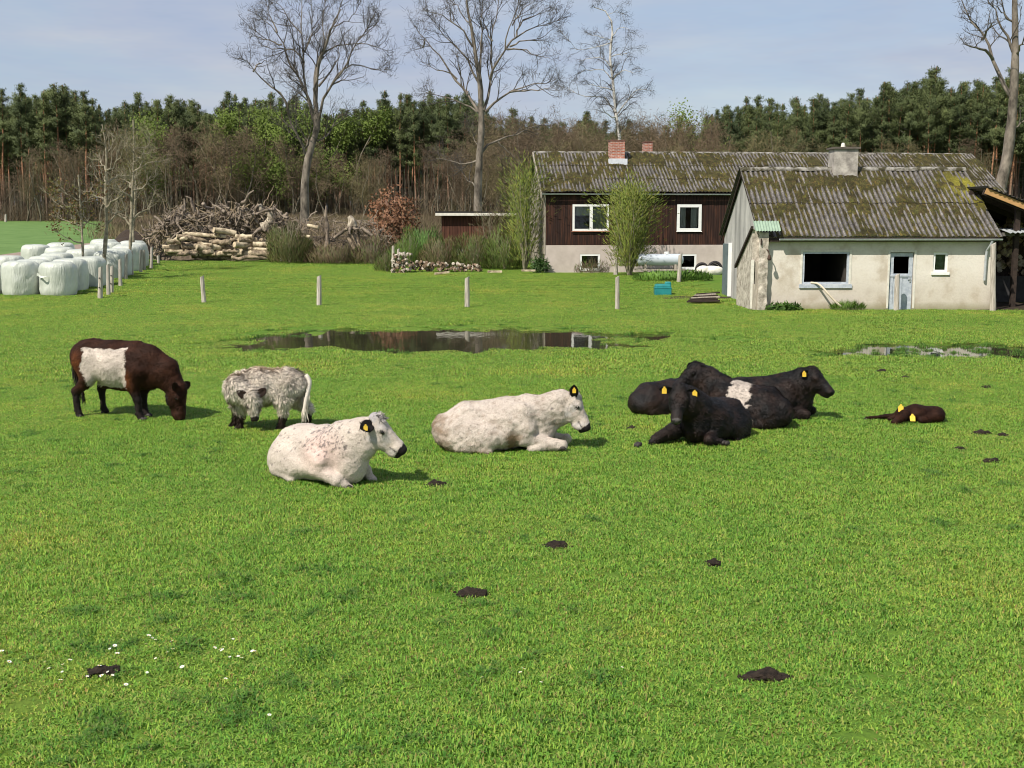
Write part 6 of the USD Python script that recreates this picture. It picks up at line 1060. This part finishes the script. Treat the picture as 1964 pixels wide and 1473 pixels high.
def specked(hd, n_dots, seed, region, pink=None, dirty=None):
    def f(v, n):
        rg = np.random.default_rng(seed); a = np.clip((meshkit.fbm(v * 5, 4, seed) - .28) * 2.2, 0, 1); c = lerp(WHITE * .84, WHITE * 1.04, a)
        if pink is not None: c = lerp(c, [.60, .42, .37], np.clip(1 - np.linalg.norm((v - pink[0]) / pink[1], axis=1), 0, 1) * .85)
        if dirty is not None: c = lerp(c, [.17, .115, .07], np.clip((dirty(v) + (meshkit.fbm(v * 14, 3, 5) - .5) * 1.3) * 1.1, 0, 1))
        dk = dots(v, rg, n_dots, .007, .0155, region); c = lerp(c, [.075, .065, .068], dk * .72); hc = hd.coords(v); on = (np.abs(hc[:, 1]) < .14) & (np.abs(hc[:, 2]) < .2) & (hc[:, 0] < .55)
        c = lerp(c, [.34, .32, .32], on * np.clip((.02 - hc[:, 0]) / .05, 0, 1) * (hc[:, 2] > .04) * .9); gr = on * (hc[:, 0] > .02) * np.clip((meshkit.fbm(v * 12, 3, 3) - .45) * 4, 0, 1); c = lerp(c, [.42, .40, .40], gr * .6)
        c = np.where((on & (hc[:, 0] > .405 + .02 * (a - .5)))[:, None], [.016, .013, .013], c); c = np.where((on & (hc[:, 0] > .30) & (hc[:, 0] < .39) & (np.abs(hc[:, 2] + .09) < .010))[:, None], c * .35, c); e_ = np.hypot((hc[:, 0] - .135) * .7, hc[:, 2] - .012) + (np.abs(hc[:, 1]) < .06); return np.where((on & (e_ < .024))[:, None], c * .12, c)
    return f
# 3 the white cow in front
A = Animal('white_cow', 'white cow with black specks on its shoulder, lying nearest, in front of the calf', 622, 918, -42)
hd = Head(A.L(719, 814, -.38), A.D((.80, -.10, -.59)), A.D((.55, -.10, .82)), 1.0)
lg1 = np.array([A.L(612, 902, -.40), A.L(646, 922, -.50), A.L(662, 931, -.50), A.L(672, 935, -.50)]) / .95; lg2 = np.array([A.L(688, 893, -.12), A.L(702, 903, -.14), A.L(713, 920, -.16), A.L(718, 926, -.17)]) / .95
P = lying_prims(.95, fore=lg2, fore2=lg1, fat=1.0) + neck([np.array([.42, 0, .50]), (np.array([.46, 0, .52]) + hd.O) / 2 + [0, 0, -.06], hd.p(-.02, 0, -.09)], [(.20, .27), (.16, .225), (.115, .155)])
reg = lambda v: np.clip(1 - np.linalg.norm((v - np.array([.30, -.15, .58])) / [.45, .4, .28], axis=1), 0, 1) + .22 * np.clip(1 - np.linalg.norm((v - np.array([-.5, -.3, .4])) / [.45, .4, .4], axis=1), 0, 1)
rim = switch([hd.p(-.03, -.05, .1), hd.p(-.02, .05, .1)], 10, .05, 1)
A.build(P, hd, specked(hd, 270, 3, reg, pink=(np.array([.30, -.28, .42]), np.array([.40, .35, .35]))), [(-1, dict(d=(-.30, -.75, -.35), face=(.1, -.75, .6), L=.23, W=.155)), (1, {})], 15000, .028, .008, (.016, .013, .013), tags=[(-1, (.25, -1, .12))], lump=.016, seed=3, hooves=[(lg1[3] * .95, lg1[3] - lg1[2], 1), (lg2[3] * .95, lg2[3] - lg2[2], 1)])
def topknot(hd, n, L, cols, seed, t):
    r = np.random.default_rng(seed); c = np.array([hd.p(a, b, c_) for a, b, c_ in zip(r.uniform(-.06, .05, n), r.uniform(-.08, .08, n), r.uniform(.07, .115, n))]); d = hd.F * .7 + r.normal(size=(n, 3)) * .55 + hd.U * .4; obj('topknot', blades(c, d, rdir(r, n), L * r.uniform(.6, 1.2, n), .010), leaf_attr_m if False else hair_m, t, colors=tinted(r, n, cols), kind='stuff')
topknot(hd, 420, .07, [(.30, .28, .28), (.10, .09, .09), (.55, .50, .45)], 1, A.t)
# 4 the second white cow
A = Animal('white_cow', 'white curly-coated cow lying in profile in the middle, facing right', 958, 860, 2)
hd = Head(A.L(1099, 765, -.02), A.D((.52, -.16, -.84)), A.D((.84, -.1, .52)), .98)
lg1 = np.array([(.34, -.24, .17), (.84, -.25, .09), (.50, -.30, .06), (.40, -.30, .045)]); lg2 = np.array([(.36, .20, .17), (.92, .16, .10), (.62, .20, .05), (.52, .2, .04)])
P = lying_prims(1.0, fore=lg2, fore2=lg1, fat=.95) + neck([np.array([.45, 0, .47]), (np.array([.55, 0, .50]) + hd.O) / 2 + [0, 0, -.05], hd.p(-.02, 0, -.09)], [(.19, .26), (.155, .22), (.12, .18)]) + [E((.62, 0, .30), (.16, .17, .22))]
A.build(P, hd, specked(hd, 60, 7, lambda v: .25 + 0 * v[:, 0], dirty=lambda v: np.clip(1 - np.linalg.norm((v - np.array([.16, -.36, .17])) / [.14, .3, .16], axis=1), 0, 1) * 1.4 + np.clip((.13 - v[:, 2]) * 5, 0, .6) * (v[:, 0] < .35) + np.clip((-.62 - v[:, 0]) * 4, 0, .55) * (v[:, 2] < .5)), [(-1, dict(d=(-.62, -.40, .42), face=(-.1, -.9, .2), L=.21, W=.125)), (1, {})], 17000, .036, .010, (.014, .012, .012), tags=[(-1, (.05, -1, 0))], lump=.020, seed=5, lift=.28, hooves=[(lg1[1] + [.0, -.06, -.03], (1, -.2, 0), .8)])
# 5 the black cow facing the camera
A = Animal('black_cow', 'black cow lying frontmost of the black group, facing the camera, yellow tags in both ears', 1365, 842, 230)
hd = Head(A.L(1303, 752, -.52), A.D((-.16, -.66, -.73)), A.D((-.05, -.72, .69)), .98)
lg1 = np.array([(.30, .22, .17), (.62, .30, .11), (.42, .40, .06), (.34, .42, .045)]); lg1b = np.array([(.32, -.22, .22), (.62, -.33, .20), (.96, -.44, .09), (1.12, -.48, .05)])
P = lying_prims(.84, fore=lg1, fore2=lg1b, fat=.98) + neck([np.array([.42, 0, .48]), (np.array([.46, 0, .52]) + hd.O) / 2 - [0, 0, .04], hd.p(-.04, 0, -.08)], [(.19, .25), (.16, .21), (.115, .15)])
P += [S((.28, -.24, .20), (.56, -.29, .16), (.12, .14), (.09, .10)), S((.56, -.29, .16), (.86, -.38, .08), (.085, .10), (.055, .06))]
c_black = lambda v, n: lerp(BLACK * .7, BLACK * 1.8 + np.array([.012, .004, .001]), np.clip((meshkit.fbm(v * 7, 3, 6) - .35) * 2.5, 0, 1))
def c_front(v, n):
    c = c_black(v, n); hc = hd.coords(v); return np.where(((np.abs(hc[:, 1]) < .06) & (hc[:, 0] > .44) & (hc[:, 0] < .55) & (hc[:, 2] > -.07))[:, None], [.075, .068, .066], c)
A.build(P, hd, c_front, [(1, dict(d=(-.05, .95, -.22), face=(1, 0, .5), L=.20, W=.12)), (-1, dict(d=(-.05, -.95, -.22), face=(1, 0, .5), L=.20, W=.12))], 20000, .040, .011, BLACK, tags=[(1, (-.1, -1, 0)), (-1, (-.1, -1, 0))], lump=.014, seed=6, hooves=[(lg1[3], (1, 0, 0), 1), (lg1b[3] + [.03, 0, -.02], lg1b[3] - lg1b[2], 1)], ts=1.05, hide=black_hide_m)
# 6 the belted black cow behind it
A = Animal('belted_cow', 'black cow with a white belt lying behind the front black cow', 1420, 812, 141)
hd = Head(A.L(1335, 708, .52), A.D((-.80, -.40, -.46)), A.D((-.45, -.2, .87)), 1.0)
P = lying_prims(.92) + neck([np.array([.40, 0, .46]), (np.array([.45, 0, .53]) + hd.O) / 2 - [0, 0, .05], hd.p(-.04, 0, -.08)], [(.20, .28), (.16, .23), (.12, .17)])
def c_belt(v, n):
    c = c_black(v, n); nb = (meshkit.fbm(v * 9, 3, 9) - .5) * .34; x = v[:, 0] + .35 * np.clip(.5 - v[:, 2], 0, 1); w = (x > -.24 + nb) & (x < .06 + nb * .8) & (v[:, 2] > .10) & (v[:, 2] < .67); return np.where(w[:, None], lerp(WHITE * .8, WHITE, np.clip((meshkit.fbm(v * 9, 3, 2) - .3) * 2, 0, 1)), c)
A.build(P, hd, c_belt, [(1, {}), (-1, {})], 20000, .040, .011, BLACK, lump=.018, seed=7, hide=black_hide_m)
# 7 the black calf at the left of the group
A = Animal('black_calf', 'black calf lying curled at the left end of the black group', 1278, 790, 24, 'calf')
hd = Head(A.L(1318, 762, .30), A.D((.75, .2, -.5)), A.D((.4, 0, .85)), .75)
P = lying_prims(.75) + neck([np.array([.33, 0, .36]), hd.p(-.05, 0, -.06)], [(.14, .19), (.08, .11)])
A.build(P, hd, c_black, [(1, {}), (-1, {})], 7000, .030, .009, BLACK, lump=.012, seed=8, hide=black_hide_m)
# 8 the black cow at the right of the group
A = Animal('black_cow', 'black cow lying at the right end of the black group, its head to the right', 1470, 800, -10)
hd = Head(A.L(1556, 717, -.18), A.D((.66, -.55, -.52)), A.D((.40, -.36, .84)), .97)
lg1 = np.array([(.28, -.24, .17), (.62, -.24, .10), (.36, -.28, .05), (.26, -.28, .045)]); lg2 = np.array([(.30, .20, .17), (.74, .12, .12), (.60, .10, .05), (.52, .1, .04)])
P = lying_prims(.95, fore=lg2, fore2=lg1) + neck([np.array([.38, 0, .46]), (np.array([.42, 0, .53]) + hd.O) / 2 - [0, 0, .05], hd.p(-.04, 0, -.08)], [(.20, .27), (.16, .22), (.12, .17)])
A.build(P, hd, c_black, [(-1, dict(d=(-.25, -.80, -.20), face=(.5, -.5, .4))), (1, {})], 20000, .040, .011, BLACK, tags=[(-1, (.15, -1, .1))], lump=.018, seed=9, ts=1.0, hide=black_hide_m)
# 9 the brown calf asleep
A = Animal('brown_calf', 'dark brown calf asleep flat on the grass at the right, with two yellow ear tags', 1750, 808, 178, 'calf')
hd = Head((.18, .17, .12), (.62, .55, -.18), (-.15, .3, .9), .62)
P = [S((-.34, .02, .12), (-.05, 0, .125), (.17, .115), (.20, .125)), S((-.05, 0, .125), (.16, -.02, .11), (.20, .12), (.15, .10)), E((-.34, .06, .10), (.12, .16, .11)), S((-.30, .12, .08), (-.05, .24, .05), .075, .04, k=.04), S((.14, -.06, .08), (.40, -.10, .06), .055, .034, k=.04), S((.40, -.10, .06), (.62, -.08, .035), .034, .024, k=.02), S((.62, -.08, .035), (.68, -.08, .03), .028, .03, k=.02), S((.12, .06, .10), (.16, .12, .10), (.11, .10), (.08, .08)), S((.2, -.02, .06), (.36, .02, .04), .05, .03, k=.03)]
A.build(P, hd, lambda v, n: lerp(BROWN * .55, BROWN * 1.3, np.clip((meshkit.fbm(v * 11, 3, 6) - .35) * 2.5, 0, 1)), [(1, dict(d=(-.1, .9, -.05), face=(.3, .2, .9), L=.19, W=.12)), (-1, dict(d=(-.2, -.55, .8), face=(.7, .5, .3), L=.19, W=.12))], 8000, .032, .009, BROWN * .7, tags=[(1, (-.15, -1, .55)), (-1, (-.25, -1, .2))], lump=.010, seed=10, ts=1.25, hooves=[((.69, -.08, .02), (1, 0, 0), .6)])
# ------------------------------------------------------------------ grass, daisies, molehills
grass_m = usdkit.material(stage, '/World/Looks/grass_blades', {'a': ('attribute', {'attribute': 'Cd'}), 'g': ('geometry', {}), 'n1': ('noise_texture', {'scale': .33, 'detail': 4}), 'n2': ('noise_texture', {'scale': 2.3, 'detail': 5, 'roughness': .65}),
    'r1': ('rgb_ramp', {'ramp': [(0.0, (.82, .90, .84)), (0.42, (.95, .98, .94)), (0.56, (1.06, 1.03, 1.0)), (0.68, (1.30, 1.08, 1.1)), (1.0, (1.45, 1.05, 1.2))]}), 'r2': ('rgb_ramp', {'ramp': [(0.0, (.76, .82, .80)), (0.40, (.92, .95, .92)), (0.55, (1.05, 1.03, 1.0)), (0.72, (1.18, 1.12, 1.0)), (1.0, (1.28, 1.12, 1.0))]}),
    'm1': ('mix_color', {'blend_type': 'multiply', 'fac': 1.0}), 'm2': ('mix_color', {'blend_type': 'multiply', 'fac': 1.0}), 'p': ('principled_bsdf', {'roughness': .5, 'specular_ior_level': .3}), 't': ('translucent_bsdf', {}), 'mx': ('mix_closure', {'fac': .38})},
    [('g.position', 'n1.vector'), ('g.position', 'n2.vector'), ('n1.fac', 'r1.fac'), ('n2.fac', 'r2.fac'), ('a.color', 'm1.a'), ('r1.color', 'm1.b'), ('m1.result', 'm2.a'), ('r2.color', 'm2.b'), ('m2.result', 'p.base_color'), ('m2.result', 't.color'), ('p.BSDF', 'mx.closure1'), ('t.BSDF', 'mx.closure2')], surface='mx.closure')
GPAL = [(.185, .315, .044), (.225, .340, .050), (.140, .270, .040), (.27, .360, .060), (.092, .20, .032), (.31, .335, .09), (.190, .345, .052)]
def turf(seed, size, n, L, Wd, tuft=0.35):
    r = np.random.default_rng(seed); c = r.uniform(-size / 2 * 1.06, size / 2 * 1.06, (n, 2)); k = r.integers(0, 14, n); tc = r.uniform(-size / 2, size / 2, (14, 2)); ct = r.uniform(0, 1, n) < tuft; c[ct] = tc[k[ct]] + r.normal(size=(ct.sum(), 2)) * size * .07
    l = L * r.uniform(.45, 1.15, n) * np.where(ct, 1.25, 1.0); a = r.uniform(0, 2 * np.pi, n); o = np.stack([np.cos(a), np.sin(a), 0 * a], 1); sd = np.stack([-np.sin(a), np.cos(a), 0 * a], 1); w = Wd * r.uniform(.7, 1.3, n)[:, None] / 2; bend = r.uniform(.25, 1.15, n)[:, None]
    b = np.column_stack([c, np.full(n, -.012)]); m = b + (o * bend * .35 + [0, 0, .62]) * l[:, None]; t = b + (o * bend * 1.0 + [0, 0, 1.0] - np.array([0, 0, .45]) * bend ** 2) * l[:, None]
    tw = r.normal(size=(n, 1)) * .5; sm = sd + o * tw; v = np.stack([b - sd * w, b + sd * w, m + sm * w * .9, m - sm * w * .9, t], 1).reshape(-1, 3); q = np.arange(n)[:, None] * 5
    f = np.vstack([q + [0, 1, 2], q + [0, 2, 3], q + [3, 2, 4]]); col = np.array(GPAL)[r.integers(0, len(GPAL), n)] * r.uniform(.75, 1.2, (n, 1)); col[r.uniform(0, 1, n) < .05] = (.24, .17, .07); col[ct] *= (.80, .92, .9)
    nn = np.cross(v[f[:n, 1]] - v[f[:n, 0]], v[f[:n, 2]] - v[f[:n, 0]]); fl = nn[:, 2] < 0; nn[fl] *= -1; q_ = np.tile(fl, 3); f[q_] = f[q_][:, ::-1]; nn = nn / (np.linalg.norm(nn, axis=1, keepdims=True) + 1e-12) * .38 + [0, 0, .85]; nn /= np.linalg.norm(nn, axis=1, keepdims=True)
    return v, f, np.repeat(col, 5, 0), np.repeat(nn, 5, 0)
rg = np.random.default_rng(99); protos = []
for k in range(6): v, f, c, nn = turf(600 + k, .55, 1500, .044, .0085); c = np.clip(c * 1.2, 0, .6); protos.append([('blades', (v, f), grass_m, c, nn)])
for k in range(5): v, f, c, nn = turf(620 + k, 1.1, 1900, .050, .013); c = np.clip(c * [1.28, 1.2, 1.25], 0, .6); protos.append([('blades', (v, f), grass_m, c, nn)])
for k in range(4):   # rank darker tufts that the cattle leave
    r_ = np.random.default_rng(660 + k); n = 170; a = r_.uniform(0, 6.283, n); rr_ = np.abs(r_.normal(size=n)) * .085; v, f, c, nn = turf(640 + k, .20, n, .085, .0085, .0); off = np.stack([np.cos(a) * rr_ * 1.4, np.sin(a) * rr_, 0 * a], 1); v = v.reshape(n, 5, 3); v = v - v[:, :1] * [1, 1, 0] + off[:, None]; protos.append([('blades', (v.reshape(-1, 3), f), grass_m, c * [.52, .70, .72], nn)])
pos, idx, rz, sc = [], [], [], []
def spread(y0, y1, cell, lo, hi, jit):
    y = y0
    while y < y1:
        half = .445 * y + 1.2; n = int(2 * half / cell) + 1; xs = -half + cell * (np.arange(n) + .5) + rg.uniform(-jit, jit, n); ys = y + rg.uniform(-jit, jit, n); z = terrain(xs, ys)
        ok = z > -.085 + rg.uniform(-.02, .02, n); O = (xs > 8.1) & (xs < 16.9) & (ys > 39.85); ok &= ~O; ok &= ~((xs > 15.6) & (ys > 39.4 + rg.uniform(-.4, .2, n)) & (ys < 47)); H_ = np.stack([xs - O2[0], ys - O2[1]], 1); ok &= ~((H_ @ HX[:2] > 0.0) & (H_ @ HY[:2] > -.05))
        w = 1 - .75 * np.clip(1 - np.abs(z + .05) / .05, 0, 1) * (z < -.02)
        s = np.where((xs < -15) & (ys > 50), 1.3, 1.0) * rg.uniform(.8, 1.2, n) * (1 + .9 * np.clip((ys - 58) / 8, 0, 1)); s = s * np.where(z < -.022, .55, 1); s = s * (1 + .5 * (meshkit.noise(np.stack([xs * .7, ys * .7, 0 * xs], -1), 4) - .5))
        for a, b, c, d in zip(xs[ok], ys[ok], z[ok], s[ok]): pos.append((a, b, c)); idx.append(rg.integers(lo, hi)); rz.append(rg.uniform(0, 6.283)); sc.append((1, 1, d))
        y += cell
spread(5.6, 23, .46, 0, 6, .10); spread(23, 66, .86, 6, 11, .2)
n = 1300; yt = 6 + 34 * rg.uniform(0, 1, n) ** 1.2; xt = rg.uniform(-.44, .44, n) * yt; nn_ = meshkit.noise(np.stack([xt * .45, yt * .45, 0 * xt], -1), 51) + rg.uniform(-.25, .25, n); zt_ = terrain(xt, yt)
for P_ in PONDS:   # rushy grass standing in the shallow margins
    m = 900; ax_ = rg.uniform(-1.3, 1.3, m) * P_[2] + P_[0]; ay_ = rg.uniform(-1.3, 1.3, m) * P_[3] + P_[1]; az_ = terrain(ax_, ay_)
    for a, b, c in zip(ax_, ay_, az_):
        if -.125 < c < -.045 and rg.uniform() < .34: pos.append((a, b, max(c, -.085))); idx.append(11 + rg.integers(0, 4)); rz.append(rg.uniform(0, 6.283)); s_ = rg.uniform(.6, 1.2); sc.append((s_, s_, rg.uniform(1.0, 1.7)))
for a, b, c, q in zip(xt, yt, zt_, nn_):
    if q > .66 and c > -.03 and not (a > 8 and b > 39): pos.append((a, b, c)); idx.append(11 + rg.integers(0, 4)); rz.append(rg.uniform(0, 6.283)); s_ = rg.uniform(.5, 1.15); sc.append((s_ * 1.2, s_, s_ * .72))
instancer('pasture_grass', protos, pos, idx, rz, sc, 'short bright green pasture grass covering the ground around the cattle', 'grass')
# daisies
pet_m = MT('daisy_petal', (.80, .80, .78), var=.04, trans=.2); yolk_m = MT('daisy_eye', (.75, .45, .03), var=.1); stalk_m = MT('daisy_stalk', (.07, .15, .02))
DL = 'small white daisy flowering in the grass at the lower left of the pasture'
def daisy_parts(t):
    a = np.linspace(0, 2 * np.pi, 14, endpoint=False); n = len(a); d = np.stack([np.cos(a), np.sin(a), .25 + 0 * a], 1); obj('petals', blades(np.tile([0, 0, .066], (n, 1)) + d * .003, d, np.tile([0, 0, 1.0], (n, 1)), .0175, .0085), pet_m, t)
    e = trimesh.creation.icosphere(1, .0055); e.apply_scale((1, 1, .6)); e.apply_translation((0, 0, .069)); obj('flower_eye', e, yolk_m, t, smooth=True); obj('stalk', tube([(0, 0, -.01), (.004, 0, .035), (0, 0, .066)], .0012, 4), stalk_m, t)
dsrc = None
for cx, cy in [(15, 288), (195, 283), (40, 350), (318, 333), (340, 385), (435, 352), (460, 340), (415, 392), (428, 398), (405, 477), (582, 437), (660, 385), (740, 398), (748, 422), (707, 428), (697, 447), (805, 200), (772, 235), (750, 245), (783, 300), (983, 212), (990, 175), (1015, 172), (1043, 188), (1172, 207), (1255, 207), (1132, 275), (1158, 272), (1062, 305), (1237, 368), (1240, 382), (1510, 460), (1425, 245), (1492, 238), (1525, 265), (1502, 265), (1550, 298), (1603, 300), (1617, 318), (1713, 285), (1713, 268), (1562, 178), (1805, 703), (988, 402), (843, 500), (3254, 452), (3500, 403), (3510, 412), (4175, 372), (3630, 473), (5741, 326)]:
    p = gp(cx / 3.507, 1180 + cy / 3.507 + 4); lab = DL if cx < 2200 else 'lone white daisy in the grass near the bottom of the picture, right of the others'
    g_ = 'daisies at the lower left' if cx < 2200 else 'scattered daisies'
    if dsrc is None: dsrc = thing('daisy', lab, 'daisy', p, 0, g_, local=True); daisy_parts(dsrc)
    else: copy_of(dsrc, p, rg.uniform(0, 6), label=lab, group=g_, sc=(rg.uniform(.55, .95),) * 3, rx=(rg.uniform(5, 28), rg.uniform(-12, 12)))
# molehills: crumbly dark earth
mole_m = MT('molehill_earth', (.014, .0095, .007), var=.4, scale=22, bump=.03, bscale=60, col2=(.038, .026, .018), spec=.2)
for k, (px, py, w, lab) in enumerate([(200, 1292, 66, 'dark molehill among the daisies at the lower left'), (1068, 1049, 50, 'dark molehill in the middle of the foreground grass'), (905, 1141, 64, 'long low molehill below the centre of the foreground'), (1466, 1301, 96, 'largest molehill, at the lower right of the foreground'), (1366, 1083, 28, 'small molehill right of the middle foreground one'), (838, 931, 42, 'flat molehill just right of the nearest white cow'), (1900, 886, 32, 'molehill at the right edge below the sleeping calf'), (1882, 832, 36, 'flat dark molehill right of the sleeping calf'), (1924, 836, 20, 'small molehill at the far right beside the flat one'), (1840, 863, 22, 'small brown molehill below the sleeping calf'), (1690, 713, 22, 'flat dark clod in the grass behind the sleeping calf, nearest the puddle'), (1735, 726, 20, 'thin dark clod in the grass behind the sleeping calf'), (1210, 823, 20, 'small dark clod left of the front black cow'), (1892, 743, 15, 'small molehill far right between calf and puddle')]):
    p = gp(px, py); m_ = w / F_PX * p[1]; m = trimesh.creation.icosphere(4); r = np.random.default_rng(k); v = m.vertices * np.array([m_ / 2 * 1.0, max(m_ * .17, .07), min(.055, m_ * .16 + .015)]); v = np.array(v); v[:, 2] = np.maximum(v[:, 2], -.02)
    v += (meshkit.fbm(v * 16 + k * 5, 4, k)[:, None] - .5) * .09 * np.array([1, 1, .8]); t = thing('molehill', lab, 'molehill', p); obj('earth', (v + p, m.faces), mole_m, t, smooth=50); n = 26; a = r.uniform(0, 6.28, n); q = r.uniform(.5, 1.35, n) ** .8; ms = []
    for i in range(n): s = trimesh.creation.icosphere(1, r.uniform(.006, .016)); s.apply_scale((1, r.uniform(.7, 1.2), .7)); s.apply_translation(p + [math.cos(a[i]) * q[i] * m_ * .5, math.sin(a[i]) * q[i] * max(m_ * .2, .08), .01 + max(0, 1 - q[i]) * .06]); ms.append(s)
    obj('crumbs', cat(ms), mole_m, t, kind='stuff')
